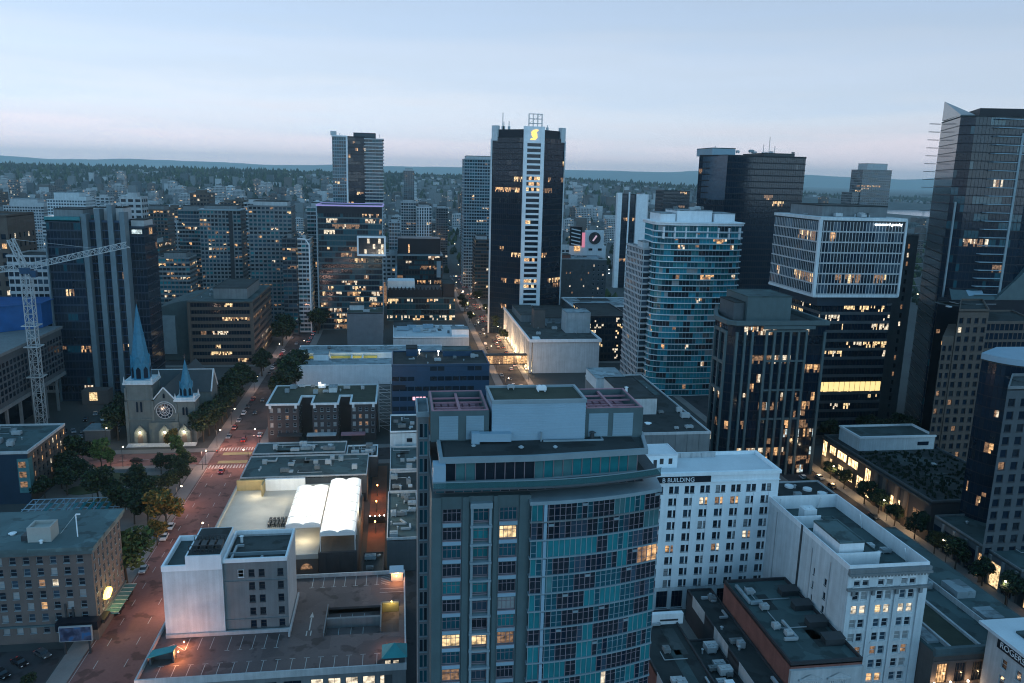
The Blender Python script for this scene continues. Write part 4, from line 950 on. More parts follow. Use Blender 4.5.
for y in (236,252,266):
    t = thing('courtyard_lamp', 'orange globe lamp on a post lighting the sunken lane courtyard', 'lamp', (-7.6,y,0), 0, 'courtyard lamps')
    b = MB(); b.cone((-7.6,y,0),(-7.6,y,4),.08,.06,6); b.build('pole', M['dk_metal'], t); b = MB(); b.cone((-7.6,y,4),(-7.6,y,4.4),.2,.2,8); b.build('lamp', M['bulb_o'], t)
    point_light('courtyard_light', (-7.6,y-.4,4.3), (1,.36,.12), 800, .3)
t = thing('fence', 'dark slatted fence across the courtyard with small globe lights', 'fence', (-7.6,244,0)); b = MB(); b.box(-10,-4.5,243.9,244.1,0,2.4); b.build('panel', M['dk_metal'], t)
for k in range(4):
    b = MB(); b.cone((-9.4+k*1.5,243.9,2.45),(-9.4+k*1.5,243.9,2.75),.14,.14,8); b.build('lamp', M['bulb_w'], t)

# ================================================================== dark brick block with two light wells
t = thing('brick_apartment_block', 'dark brick block with white cornice and two deep light wells in its front', 'building', (-32,340,0))
poly = [(-54.2,327),(-41.6,327),(-41.6,339),(-36.0,339),(-36.0,327),(-25.4,327),(-25.4,339),(-20,339),(-20,327),(-9.6,327),(-9.6,356),(-54.2,356)]
b = MB(); sp = []
rows = [(13.2-3.2*k,1.7) for k in range(4)]
for i in range(12):
    A, B = poly[i], poly[(i+1)%12]; L_ = math.dist(A,B)
    if i in (0,4,8): sp += punched(b, A, B, 0, 16.2, even(L_,4,1.3), rows, .25)
    elif i in (1,3,5,7,10,11): sp += punched(b, A, B, 0, 16.2, even(L_, 3 if L_ < 13 else 8,1.1), rows, .25)
    else: b.quad((*A,0),(*B,0),(*B,16.2),(*A,16.2))
b.build('wall', M['dk_br'], t)
place_windows(t, sp, [('g_dark',5),('g_blind',1.6),('l_dim',.25)], 'fr_lt', .25, 'sash', False, 51)
b = MB(); b.ngon([(p[0],p[1],16.7) for p in offs(poly,.2)]); b.build('roof', M['roof_gr'], t)
b = MB(); b.ring(offs(poly,.5), offs(poly,-.3), 16.2, 17.0); b.build('cornice', M['white_w'], t)
b = MB()
for x in (-53,-42.6,-35,-26.4,-19,-10.6): b.box(x-.5,x+.5,326.2,326.6,14.9,16.19)
b.build('bracket', M['white_w'], t)
penthouse(t, -30.5,-27,344,349,16.72,19,'white_w','roof_l'); ac_unit(t,-34,352,16.72,3.2,2.4,1.6,'white'); clutter(t,-52,-12,342,354,16.72,6,8)
b = MB(); b.cone((-35,351,19),(-35,351,19.5),.5,.5,8); b.build('lamp', M['bulb_w'], t); point_light('roof_light', (-35,350,20.5), (1,.97,.9), 420, .3)
t = thing('scaffold', 'white lattice fire stair scaffold between the brick block and the blue office', 'scaffold', (-6,340,0)); b = MB()
for x in (-8.6,-3.4):
    for y in (338,343): b.bar((x,y,0),(x,y,22),.25)
for z in range(3,23,3):
    for y in (338,343): b.bar((-8.6,y,z),(-3.4,y,z),.2)
    b.bar((-8.6,338,z),(-3.4,338,z-3),.14)
b.build('frame', M['steel'], t)
for x0, x1, lab, m_ in ((-50,-40,'dark awning shop front on the cross street below the brick block','dk_metal'),(-38,-26,'pale flat canopy on the cross street below the brick block','conc_l'),(-24,-14,'reddish canopy beside the pale one on the cross street','rust')):
    t = thing('canopy', lab, 'canopy', ((x0+x1)/2,323,0)); b = MB(); b.box(x0,x1,321.8,325.5,4.0,4.5); b.build('roof', M[m_], t); b = MB()
    for x in (x0+.4,x1-.4): b.bar((x,322.2,0),(x,322.2,4),.15)
    b.build('post', M['dk_metal'], t)

# ================================================================== dark blue office
t = thing('blue_office_building', 'dark blue panelled office with stepped roof plant beyond the lane', 'building', (18,345,0))
band_tower(t, rect(-2.8,39.2,332,359), 0, 31.0, 4.4, 2.5, 3.2, .3, [('blue_pan',1.3),('g_dark',3),('g_blk',2)], 'blue_pan', 'blue_pan', .06, .05, seed=12)
penthouse(t, 3.5,8.5,350,357.5,31.5,35,'blue_pan'); penthouse(t, 20,33,349,358,31.5,34.2,'blue_pan','roof_t'); clutter(t, 0,37,335,348,31.5,5,9)
b = MB(); b.box(-2.6,3,331.6,331.83,21.0,23.0); b.build('sign_board', M['black'], t)
b = MB()
for k in range(4): b.box(6+k*1.5,7.1+k*1.5,331.5,331.8,16.2,17.6)
b.build('lit_sign', glow('pink_sign',(1,.45,.5),1.1), t)
for x, y in ((9.5,354),(18,351)): b = MB(); b.cone((x,y,31.6),(x,y,33.2),.12,.12,6); b.cone((x,y,33.2),(x,y,33.7),.3,.3,8); b.build('roof_lamp', M['bulb_w'], t)

# ================================================================== long white roofed department store and plain plant box
t = thing('long_store', 'long low white walled store with parallel grey roofs and a yellow lit roof trough', 'building', (-20,456,0))
b = MB(); b.prism(rect(-54,-3,420,437),0,10.5); b.prism(rect(-57,26,446,466),0,11.2); b.prism(rect(-55,-3,437.02,445.98),0,6.5); b.build('wall', M['white'], t)
b = MB(); b.box(-53.8,-3.2,420.3,436.8,10.5,10.62); b.box(-56.7,25.7,446.3,465.8,11.2,11.35); b.build('roof', M['roof_l'], t)
b = MB(); b.box(-54.2,-2.8,419.8,420.28,10.4,11.0); b.box(-54.2,-53.7,420.3,436.8,10.4,11); b.box(-57.2,26,445.6,446.28,11.1,11.8); b.box(-57.2,26,465.82,466.2,11.1,11.8); b.build('parapet', M['white'], t)
b = MB(); b.box(-53,-12,437.3,445.7,6.51,6.6); b.box(-53,-12,444.9,445.58,6.61,10.2); b.build('roof_trough', mat('yellow_lit_wall',(.5,.42,.12),.8), t)  # yellow light in the trough is put into this base colour
for x in (-46,-34,-22,-14): point_light('trough_light', (x,440,9), (1,.85,.42), 240, .3)
for x in (-38,-26,-20): b = MB(); b.box(x-.4,x+.4,437.2,445.5,6.62,10.9); b.build('trough_rib', M['white'], t)
penthouse(t, -46,-38,432,444,10.64,14.2,'white','roof_l'); clutter(t,-50,20,448,464,11.4,8,61)
t = thing('plant_block', 'windowless dark grey clad box standing behind the long white store', 'building', (-20,510,0))
b = MB(); b.prism(rect(-32,-9.5,500,520),0,25); 
for k in range(9): b.box(-31.6+k*2.5,-31.5+k*2.5,499.9,499.99,0,24.6)
b.build('wall', mat('ribbed_grey_cladding',(.13,.135,.15),.7,streak=.3), t); flat_roof(t, rect(-32,-9.5,500,520), 25.02,'roof_gr','conc_d',.6,.4); penthouse(t,-31,-22,512,519,25.04,28.5,'conc_l'); ac_unit(t,-20,505,25.04,4,2,1.5)
t = thing('white_roof_store', 'low store with bright white roof, blue plant units and a white stair box', 'building', (20,515,0))
b = MB(); b.prism(rect(-3.3,45,495,536),0,10); b.build('wall', M['conc_l'], t); flat_roof(t, rect(-3.3,45,495,536), 10.03,'roof_w','white',.7,.5)
for x, y, w_ in ((3,520,8),(12,515,5),(9,525,6),(20,528,7)): ac_unit(t,x,y,10.05,w_,3,2.6,'siding')
penthouse(t, 34,45,498,508,10.05,15,'white','roof_l'); penthouse(t,-3,10,530,535.5,10.05,14,'conc_d'); clutter(t,14,40,498,534,10.05,7,62)
t = thing('skybridge', 'glazed skybridge glowing orange across the street beside the store', 'bridge', (47,438,0))
b = MB(); b.box(26,73.3,436,440,6.2,6.8); b.box(26,73.3,436,440,11.4,12); b.build('deck', M['dk_metal'], t)
b = MB(); rngs = random.Random(3)
for k in range(24): b.quad((26+k*1.97,436.3,6.8),(27.8+k*1.97,436.3,6.8),(27.8+k*1.97,436.3,11.4),(26+k*1.97,436.3,11.4), rngs.choice((0,0,1,2)) if k > 7 else rngs.choice((2,3,3)))
b.build('window_band', [M['l_warm'],M['l_gold'],M['l_dim'],M['g_dark']], t)

# ================================================================== church with copper spires
t = thing('church', 'grey stone church with tall blue green copper spire, rose window and lit doorways', 'church', (-97,350,0))
def gable_win(par, x, y, z, w_, h, m_, name='lancet_window'):
    b = MB(); pts = [(x-w_/2,y,z),(x+w_/2,y,z)]+[(x+w_/2*math.cos(a)*(1),y,z+h-w_*.9+w_*.9*math.sin(a)) for a in [i*math.pi/8 for i in range(9)]]; b.ngon(pts); return b.build(name, M[m_], par)
def steeple(x0,x1,y0,y1,z,zb,zt,rb):
    b = MB(); sp = b.prism(rect(x0,x1,y0,y1),0,z)
    for (xx,yy) in ((x0,y0),(x1,y0),(x1,y1),(x0,y1)): b.box(xx-.55,xx+.55,yy-.55,yy+.55,0,z*.72); b.box(xx-.4,xx+.4,yy-.4,yy+.4,z*.72,z*.95)
    for zz in (z*.40,z*.72): b.box(x0-.4,x1+.4,y0-.4,y1+.4,zz,zz+.45)
    b.build('tower', M['stone'], t)
    b = MB(); b.box(x0-.8,x1+.8,y0-.8,y1+.8,z,z+.7); b.box(x0-.3,x1+.3,y0-.3,y1+.3,z+.7,z+1.5)
    for xx in (x0-.2,x1+.2):
        for yy in (y0-.2,y1+.2): b.cone((xx,yy,z+.7),(xx,yy,z+3.4),.55,.05,6)
    b.build('tower_cornice', M['white_w'], t)
    cx, cy = (x0+x1)/2, (y0+y1)/2; hw = (x1-x0)*.36; b = MB()
    oct_ = [(cx+hw*1.06*math.cos(math.pi/8+k*math.pi/4), cy+hw*1.06*math.sin(math.pi/8+k*math.pi/4)) for k in range(8)]
    b.prism(oct_, z+1.5, zb); b.build('belfry', M['copper'], t)
    for k in range(8):
        A, B = oct_[k], oct_[(k+1)%8]; m_ = ((A[0]+B[0])/2,(A[1]+B[1])/2); d = Vector((m_[0]-cx,m_[1]-cy)).normalized()
        b = MB(); u = Vector((B[0]-A[0],B[1]-A[1]))*.3; o = d*.04; zz = z+2; hh = (zb-z)*.62
        b.ngon([(m_[0]-u.x+o.x,m_[1]-u.y+o.y,zz),(m_[0]+u.x+o.x,m_[1]+u.y+o.y,zz),(m_[0]+u.x+o.x,m_[1]+u.y+o.y,zz+hh*.75),(m_[0]+o.x,m_[1]+o.y,zz+hh),(m_[0]-u.x+o.x,m_[1]-u.y+o.y,zz+hh*.75)]); b.build('louvre_opening', M['g_blk'], t)
        b = MB(); g = d*.3; b.tri((A[0],A[1],zb-.3),(B[0],B[1],zb-.3),(m_[0]+g.x,m_[1]+g.y,zb+hw*1.0)); b.tri((B[0],B[1],zb-.3),(cx+(B[0]-cx)*.6,cy+(B[1]-cy)*.6,zb+1),(m_[0]+g.x,m_[1]+g.y,zb+hw)); b.tri((cx+(A[0]-cx)*.6,cy+(A[1]-cy)*.6,zb+1),(A[0],A[1],zb-.3),(m_[0]+g.x,m_[1]+g.y,zb+hw)); b.build('spire_gable', M['copper'], t)
    b = MB(); b.cone((cx,cy,zb),(cx,cy,zt),hw*1.06,.12,8); b.cone((cx,cy,zb+(zt-zb)*.5),(cx,cy,zb+(zt-zb)*.515),hw*.58,hw*.58,8); b.build('spire', M['copper'], t)
    b = MB(); b.bar((cx,cy,zt),(cx,cy,zt+2.6),.22); b.bar((cx-.8,cy,zt+1.7),(cx+.8,cy,zt+1.7),.22); b.build('cross', M['dk_metal'], t)
steeple(-110.4,-100.2,330,340.2,25.2,33.2,57.6,4)
steeple(-91.0,-84.0,330,337,17.8,23.2,34.6,3)
b = MB(); g0 = [(-101.2,329.9),(-90.2,329.9)]
b.ngon([(-100.1,329.9,0),(-91.1,329.9,0),(-91.1,329.9,17.5),(-95.6,329.9,23.6),(-100.1,329.9,17.5)]); b.box(-100.1,-91.1,329.5,329.898,9.4,10); b.box(-101.9,-90,328.9,329.49,0,9.2)
b.prism(rect(-103.6,-87.9,330.6,384),0,13.5); b.prism(rect(-110.5,-82,352,364),0,15.8); b.ngon([(-82,352,15.8),(-82,364,15.8),(-82,358,24.2)]); b.ngon([(-110.5,364,15.8),(-110.5,352,15.8),(-110.5,358,24.2)])
b.ngon([(-103.6,330.6,13.5),(-87.9,330.6,13.5),(-95.7,330.6,23.2)]); b.ngon([(-87.5,384,13.5),(-104,384,13.5),(-95.7,384,23.2)])
for k in range(7): b.box(-87.5,-86.3,341+k*6,342.2+k*6,0,12)
b.build('nave_wall', M['stone'], t)
b = MB(); b.quad((-104.3,330.3,13.3),(-95.7,330.3,23.5),(-95.7,384.2,23.5),(-104.3,384.2,13.3)); b.quad((-95.7,330.3,23.5),(-87.2,330.3,13.3),(-87.2,384.2,13.3),(-95.7,384.2,23.5))
b.quad((-110.7,351.6,15.6),(-81.8,351.6,15.6),(-81.8,358,24.5),(-110.7,358,24.5)); b.quad((-110.7,358,24.5),(-81.8,358,24.5),(-81.8,364.4,15.6),(-110.7,364.4,15.6)); b.build('roof', M['slate'], t)
b = MB(); b.bar((-100.1,330,18.5),(-95.7,330,23.8),.45); b.bar((-95.7,330,23.8),(-91.1,330,18.3),.45); b.bar((-81.9,351.8,15.9),(-81.9,358,24.7),.55); b.bar((-81.9,358,24.7),(-81.9,364.2,15.9),.55); b.bar((-110.6,358,24.6),(-82.1,358,24.6),.3); b.build('coping', M['white_w'], t)
b = MB(); cx, cz = -95.6, 13.8
b.ngon([(cx+3.1*math.cos(a*math.pi/12), 329.84, cz+3.1*math.sin(a*math.pi/12)) for a in range(24)]); rose = b.build('rose_window', M['g_blk'], t)
b = MB()
for a in range(12): b.bar((cx+.5*math.cos(a*math.pi/6),329.74,cz+.5*math.sin(a*math.pi/6)),(cx+3.1*math.cos(a*math.pi/6),329.74,cz+3.1*math.sin(a*math.pi/6)),.16)
for rr in (.6,1.9,3.2):
    for a in range(24): b.bar((cx+rr*math.cos(a*math.pi/12),329.73,cz+rr*math.sin(a*math.pi/12)),(cx+rr*math.cos((a+1)*math.pi/12),329.73,cz+rr*math.sin((a+1)*math.pi/12)),.22)
for a in range(13): b.bar((cx+4.4*math.cos(a*math.pi/12),329.7,cz-1+5*math.sin(a*math.pi/12)),(cx+4.4*math.cos((a+1)*math.pi/12),329.7,cz-1+5*math.sin((a+1)*math.pi/12)),.3) if a < 12 else None
b.build('tracery', M['conc_l'], rose)
for x, y, z, h in ((-106.2,329.58,13.5,4.5),(-104.6,329.58,13.5,4.5),(-88.2,329.58,12,3.4),(-86.9,329.58,12,3.4),(-95.6,329.68,19.3,2)): gable_win(t, x, y, z, .8, h, 'g_blk')
for k in range(6): b = MB(); b.box(-87.49,-87.3,343.2+k*6,345.2+k*6,6,11); b.build('lancet_window', M['g_blk'], t)
for x, y in ((-105.3,328.0),(-95.6,327.8),(-88.0,328.0)):
    b = MB(); b.prism([(x-2.4,y),(x+2.4,y),(x+2.4,329.4),(x-2.4,329.4)],0,5.2); b.ngon([(x-2.6,y-.02,5.2),(x+2.6,y-.02,5.2),(x,y-.02,8.4)]); b.quad((x-2.6,y,5.2),(x,y,8.4),(x,329.4,8.4),(x-2.6,329.4,5.2)); b.quad((x,y,8.4),(x+2.6,y,5.2),(x+2.6,329.4,5.2),(x,329.4,8.4)); b.build('porch', M['stone'], t)
    gable_win(t, x, y-.05, .2, 2.0, 4.4, 'brown' , 'door')
    b = MB(); b.box(x-.25,x+.25,y-.5,y-.2,5.2,5.7); b.build('lamp', M['bulb'], t); point_light('porch_light', (x,y-1.1,5.0), (1,.84,.55), 420, .2)
b = MB()
for k in range(4): b.box(-110,-83,324.4-.0+k*.8,327.6,.0+.14+k*.16,.3+k*.16)
b.build('steps', M['conc_l'], t)

# ================================================================== old hotel, left foreground
t = thing('hotel', 'tan brick old hotel with overhanging teal roof and rows of sash windows', 'hotel', (-90,194,0))
b = MB(); rows = [(20.4-2.92*k,1.85) for k in range(6)]
sp = punched(b, (-116,184), (-72,184), 0, 24.0, [(3+k*2.95,1.45) for k in range(14)], rows+[(2.6,2.1)], .3)
sp += punched(b, (-72,184), (-72,203.5), 0, 24.0, even(19.5,7,1.0), rows, .25)
b.quad((-72,203.5,0),(-116,203.5,0),(-116,203.5,24),(-72,203.5,24)); b.quad((-116,203.5,0),(-116,184,0),(-116,184,24),(-116,203.5,24)); b.build('wall', M['tan'], t)
def litH(p, rng):
    if abs(p.z-(20.4-2.92*4)) < .2 and abs(p.x+83.4) < 1.5: return 'l_warm'
    if abs(p.z-(20.4-2.92*2)) < .2 and abs(p.x+80.4) < 1.4: return 'l_pale'
    if abs(p.z-(20.4-2.92*2)) < .2 and abs(p.x+83.4) < 1.4: return 'l_dim'
place_windows(t, sp, [('g_dark',5),('g_blind',3.2),('g_blue',1.5)], 'fr_lt', .3, 'sash', True, 71, 100, litH)
b = MB(); b.box(-117,-70.9,182.6,204.6,24.0,24.9); b.build('roof', M['roof_h'], t); b = MB(); b.box(-116.6,-71.4,183.1,204.2,22.9,23.998); b.box(-116.4,-71.6,183.5,204,4.4,4.8); b.build('cornice', M['teal_pan'], t)
b = MB(); b.ring(rect(-86.6,-81.4,186.2,190.6), rect(-86.1,-81.9,186.7,190.1), 24.91, 28.6); b.box(-86.1,-81.9,186.7,190.1,27.6,27.8); b.build('lift_house', M['cream'], t)
b = MB(); b.box(-88.4,-86.7,187,189.6,24.91,26.2); b.build('roof_unit', M['dk_metal'], t); vent(t,-92,191,24.91,.4,.6,'white'); vent(t,-83.4,185.6,24.91,.7,.35,'white'); ac_unit(t,-98,191,24.91,3,2,.8)
b = MB(); b.bar((-76.4,188.4,24.9),(-77.2,190.4,29.8),.2); b.bar((-77.2,190.4,29.8),(-76.2,190.4,29.8),.3); b.bar((-77.2,190.4,29.8),(-81,190.4,25),.06); b.build('flagpole', M['white'], t)
for x, z0, z1 in ((-78.8,4,10),(-77.2,4.5,9)): b = MB(); b.box(x-.2,x+.2,183.7,183.99,z0,z1); b.build('downpipe', M['dk_metal'], t)
t = thing('hotel_sign', 'glowing yellow cloud shaped sign on the hotel side wall', 'sign', (-71.5,190.5,8.6)); b = MB()
for dy, dz, r_ in ((-1.4,0,.75),(-.6,.35,.95),(.4,.4,1.0),(1.3,.05,.8),(0,-.35,.9)): b.cone((-71.9,190.5+dy,8.6+dz),(-71.2,190.5+dy,8.6+dz),r_,r_,12)
b.build('panel', glow('yellow_sign',(1,.72,.16),3.2), t); point_light('hotel_sign_light', (-70.6,190.5,8.6), (1,.7,.25), 900, .5)
t = thing('awning', 'dark pub awning wrapping the hotel corner with two pale lettered panels', 'awning', (-74,183,0)); b = MB()
b.prism([(-80.4,181.2),(-71,181.2),(-71,183.98),(-80.4,183.98)],4.3,6.4); b.prism([(-71.98,184),(-70.4,184),(-70.4,188),(-71.98,188)],4.3,5.2); b.build('canopy', M['black'], t)
for x in (-79,-77): text_obj('PUB' if x == -79 else 'BAR', 'lettering', (x,181.1,5.2), .8, 0, M['white'], t, .03)
b = MB(); b.box(-71.9,-68.8,188.2,203,4.2,4.35); b.build('glass_canopy', M['g_grn'], t); b = MB()
for k in range(8): b.bar((-71.9,188.6+k*2,4.45),(-68.8,188.6+k*2,4.45),.14)
b.build('canopy_frame', M['steel'], t)
point_light('pub_light', (-71.4,183,3.2), (1,.75,.45), 45, .2)
t = thing('billboard', 'billboard on posts with blue and dark printed picture facing the parking lot', 'billboard', (-74.5,178,0))
b = MB(); b.box(-78.4,-71.2,178.2,178.7,3.4,7.2); b.build('frame', M['steel'], t)
pm = new_mat('billboard_print'); n_ = pm[1].new('ShaderNodeTexNoise'); n_.inputs['Scale'].default_value = .5; rr = pm[1].new('ShaderNodeValToRGB'); el_ = rr.color_ramp.elements; el_[0].position=.42; el_[0].color=(.012,.02,.05,1); el_[1].position=.62; el_[1].color=(.015,.09,.22,1); q = el_.new(.56); q.color=(.06,.08,.14,1)
tc_ = pm[1].new('ShaderNodeTexCoord'); pm[2].new(tc_.outputs['Object'], n_.inputs[0]); pm[2].new(n_.outputs[0], rr.inputs[0]); pm[2].new(rr.outputs[0], pm[3].inputs['Base Color'])
b = MB(); b.box(-78.2,-71.4,178.1,178.19,3.6,7.0); b.build('poster', pm[0], t); b = MB()
for x in (-77.5,-72): b.box(x-.2,x+.2,178.3,178.7,0,3.39)
b.build('post', M['dk_metal'], t)

# ================================================================== modern block and park on the left
t = thing('modern_block', 'dark flat roofed block with lit windows along its side, by the park trees', 'building', (-130,285,0))
b = MB(); rows = [(14.4-3.3*k,2.2) for k in range(4)]; sp = punched(b, (-122.6,270.5), (-122.6,300), 0, 18, [(4+k*3.1,1.9) for k in range(9)], rows, .5)
b.quad((-160,270,0),(-122.6,270,0),(-122.6,270,18),(-160,270,18)) ; b.quad((-122.6,300,0),(-160,300,0),(-160,300,18),(-122.6,300,18)); b.quad((-122.6,270,0),(-122.6,270.5,0),(-122.6,270.5,18),(-122.6,270,18)); b.build('wall', M['brown'], t)
place_windows(t, sp, [('g_dark',3),('l_dim',2),('l_warm',.9),('l_pale',.5)], 'skin_w', .5, 'four', False, 81)
b = MB(); b.box(-160,-122.8,269.7,269.99,0,17.5); b.build('front_cladding', M['navy'], t)
b = MB(); b.box(-126,-122.4,269.5,272.2,4,16); b.build('glass_corner', M['g_grn'], t)
for z in (6,9.5,13): b = MB(); b.box(-125.6,-123.4,269.4,269.49,z,z+2); b.build('lit_pane', M['l_dim'], t)
flat_roof(t, rect(-160,-122.4,269.6,300.2), 18.03, 'roof_t','conc_l',.6,.5); clutter(t,-150,-130,275,296,18.05,12,82)
t = thing('pergola', 'blue white steel pergola grid spanning the garden behind the hotel', 'pergola', (-104,253,0)); b = MB()
for k in range(15): b.bar((-118+k*1.95,245.5,4.4),(-119+k*1.95,262,4.4),.22)
for y in (245.5,249.5,254,258,262): b.bar((-119,y,4.55),(-89.5,y,4.55),.22)
b.build('beam', M['siding'], t); b = MB()
for x in (-118,-109,-100,-90):
    for y in (246,261.5): b.bar((x,y,0),(x,y,4.3),.25)
b.build('post', M['siding'], t)
b = MB()
for k in range(8): b.bar((-111+k*2.6,249.5,4.75),(-111.5+k*2.6,258,4.75),1.1,0,.06)
b.build('glass_slat', M['g_teal'], t)
t = thing('garden_wall', 'low stone wall along the top edge of the park', 'wall', (-98,298,0)); b = MB(); b.box(-118,-80,297.2,297.8,0,1.1); b.build('masonry', M['conc'], t)
# ================================================================== left: crane, podium, glass towers
t = thing('tower_crane', 'white lattice tower crane with level jib on the building site beside the church', 'crane', (-152,350,0))
def lattice(b, p, q, w_, seg, lw, tri=False):
    p, q = Vector(p), Vector(q); d = (q-p); Ln = d.length; d.normalize(); upv = Vector((0,0,1)) if abs(d.z) < .9 else Vector((0,1,0))
    a = d.cross(upv).normalized()*w_/2; c = a.cross(d).normalized()*w_/2; n = max(2, int(Ln/seg))
    cor = [a+c, a-c, -a-c, -a+c] if not tri else [a-c, -a-c, c*1.2]
    for k in range(len(cor)): b.bar(p+cor[k], q+cor[k], lw)
    for i in range(n):
        s0, s1 = p+d*(Ln*i/n), p+d*(Ln*(i+1)/n)
        for k in range(len(cor)):
            e, f = cor[k], cor[(k+1)%len(cor)]
            b.bar(s0+e, s1+f, lw*.6) if i % 2 else b.bar(s0+f, s1+e, lw*.6)
            b.bar(s0+e, s0+f, lw*.6)
b = MB(); lattice(b, (-152,350,0), (-152,350,68), 3.3, 3.4, .33); b.build('mast', M['crane'], t)
b = MB(); lattice(b, (-152,350,70.5), (-109.5,343,80.8), 2.1, 2.3, .30, True); b.build('jib', M['crane'], t)
b = MB(); lattice(b, (-152,350,70.5), (-171,353.5,68.4), 2.1, 2.4, .32, True); b.box(-170,-166,351.5,354.5,66,69.8); b.build('counter_jib', M['crane'], t)
b = MB(); lattice(b, (-152.5,350,70.5), (-157,350.6,82), 2.0, 2.4, .34); b.build('apex', M['crane'], t)
b = MB(); b.bar((-157,350.6,82),(-122,345,79),.12); b.bar((-157,350.6,82),(-170,353.3,70),.12); b.build('stay_cable', M['steel'], t)
b = MB(); b.box(-154,-149.6,348.4,351.6,68,70.4); b.box(-149.5,-147.5,347.6,349.6,66.6,69.4); b.build('slewing_cab', M['blue_pan'], t)
for z in (24,37,46): b = MB(); b.ring(rect(-155,-149,347,353), rect(-154.5,-149.5,347.5,352.5), z, z+.4); b.build('mast_collar', M['crane'], t)

t = thing('podium_building', 'long grey podium with small square openings and dark underside at the left edge', 'building', (-175,340,0))
b = MB(); b.prism(rect(-230,-156,290,388),17,37.4); b.build('wall', M['conc_d'], t)
b = MB()
for k in range(30):
    for z in range(6): b.box(-156+.002,-155.9,292+k*3.2,293.9+k*3.2,19+z*2.7,20.8+z*2.7)
b.build('window', M['g_blk'], t)
b = MB(); b.box(-230.5,-155.4,289.5,388.5,37.4,38.6); b.box(-230,-155.6,289.8,388.2,15.4,16.99); b.build('edge_beam', M['conc'], t)
b = MB(); b.prism(rect(-228,-166,292,386),0,15.39); b.build('ground_storey', M['g_blk'], t)
for y in range(296,386,12): b = MB(); b.bar((-157,y,0),(-157,y,15.4),1.0); b.build('column', M['conc'], t)
t = thing('tarped_building', 'building frame wrapped in bright blue tarpaulin above the grey podium', 'building', (-178,385,0))
b = MB(); b.prism([(-196,372),(-176,372),(-162,384),(-162,400),(-196,400)],38.7,50); b.build('tarpaulin', M['blue_tarp'], t)
b = MB(); b.prism([(-197,371),(-176,371),(-161,383.5),(-161,401),(-197,401)],50,50.4); b.prism(rect(-215,-197,372,400),38.7,54); b.build('roof', M['blue_tarp'], t)
b = MB(); b.box(-197,-190,371.5,371.9,39,47); b.build('scaffold', M['steel'], t)
t = thing('brown_tower', 'brown masonry tower with small square windows at the left edge behind the crane', 'tower', (-200,430,0))
b = MB(); rows=[(76-4.6*k,2.6) for k in range(14)]
sp = punched(b, (-230,418), (-188,418), 0, 87, even(42,9,2.4), rows, .4)+punched(b, (-188,418), (-188,448), 0, 87, even(30,6,2.0), rows, .4)
b.quad((-188,448,0),(-230,448,0),(-230,448,87),(-188,448,87)); b.quad((-230,448,0),(-230,418,0),(-230,418,87),(-230,448,87)); b.build('wall', M['brown'], t)
place_windows(t, sp, [('g_blk',6),('l_warm',.5),('l_pale',.5),('g_dark',3)], 'skin_w', .4, 'plain', False, 85, 80); flat_roof(t, rect(-230,-188,418,448), 87.02,'roof_d','brown',1,.5)
t = thing('banded_midrise', 'pale banded mid rise between the brown tower and the dark glass towers', 'building', (-176,420,0))
band_tower(t, rect(-187,-164,412,436),0,68,3.6,1.4,2.6,.5,[('g_dark',3),('g_blue',2)],'conc_l','conc_l',.2,.04,seed=86)

t = thing('glass_tower_complex', 'dark blue glass tower complex with tall pale ribs rising above the church', 'tower', (-142,410,0))
band_tower(t, rect(-161.5,-146.5,396,424),0,86,3.9,.7,1.5,.18,[('g_blk',4),('g_dark',3),('g_teal_d',.6)],'navy','navy',.1,.04,seed=90,litfloor={6:.5,5:.2})
b = MB(); b.box(-162,-146.5,395.8,424,86.51,88.8); b.build('glass_crown', M['g_teal'], t)
band_tower(t, rect(-144,-129.4,400,418),0,86,3.9,.5,1.7,.2,[('g_blk',4),('g_dark',3)],'blue_pan','dk_metal',.1,.06,seed=91,litfloor={11:.3,6:.25,15:.25})
band_tower(t, rect(-129.3,-121.6,406,426),0,83,3.9,.6,1.5,.2,[('g_blk',4),('g_dark',3)],'navy','navy',.1,.04,seed=92,litfloor={6:.3})
for x, y, z in ((-145.2,396.5,90),(-139.6,398,92.5),(-134.2,398.6,94.5),(-129.2,399.5,91)):
    b = MB(); b.box(x-1.15,x+1.15,y,y+6,0,z); b.build('pale_rib', M['rib'], t)
b = MB(); b.box(-162,-161.4,394.6,396,0,80); b.build('pale_rib', M['rib'], t)
penthouse(t,-143,-130,404,417,86.6,93,'conc_l'); penthouse(t,-160,-147,402,422,87,92,'conc'); penthouse(t,-128.5,-122.5,410,424,83.6,87,'conc_l'); clutter(t,-142,-131,405,416,93.1,6,93)
b = MB(); b.box(-127,-122.4,405.4,405.8,80.5,82.5); b.build('roof_light', M['l_cool'], t)

# ================================================================== banded brown office and buildings round it
t = thing('brown_office', 'brown banded office block with ribbons of lit windows and rooftop plant box', 'building', (-101,500,0))
band_tower(t, rect(-119,-83.8,468,537),0,36.6,4.05,1.9,1.5,.12,[('g_blk',3),('g_dark',1)],'brown','skin_w',.35,.12,.86,seed=95,litfloor={6:.45,5:.3,4:.25,2:.5,1:.4},edges={0,1})
b = MB()
for x in (-118.7,-84.1): b.box(x-.9,x+.9,467.4,468.6,0,37.6)
b.build('corner_pier', M['brown'], t)
penthouse(t,-107,-88,478,520,37.1,44,'conc'); b = MB(); b.box(-119.4,-83.4,467.2,537.6,37.2,37.6); b.build('roof_deck', M['roof_t'], t); clutter(t,-116,-108,475,530,37.7,5,96)
t = thing('green_hall', 'dark green hall with curved roof standing left of the brown office', 'building', (-132,495,0))
b = MB(); b.prism(rect(-146,-120.5,482,530),0,28); pts = [(-146+25.5*k/8, 28+8*math.sin(math.pi*k/16)) for k in range(9)]
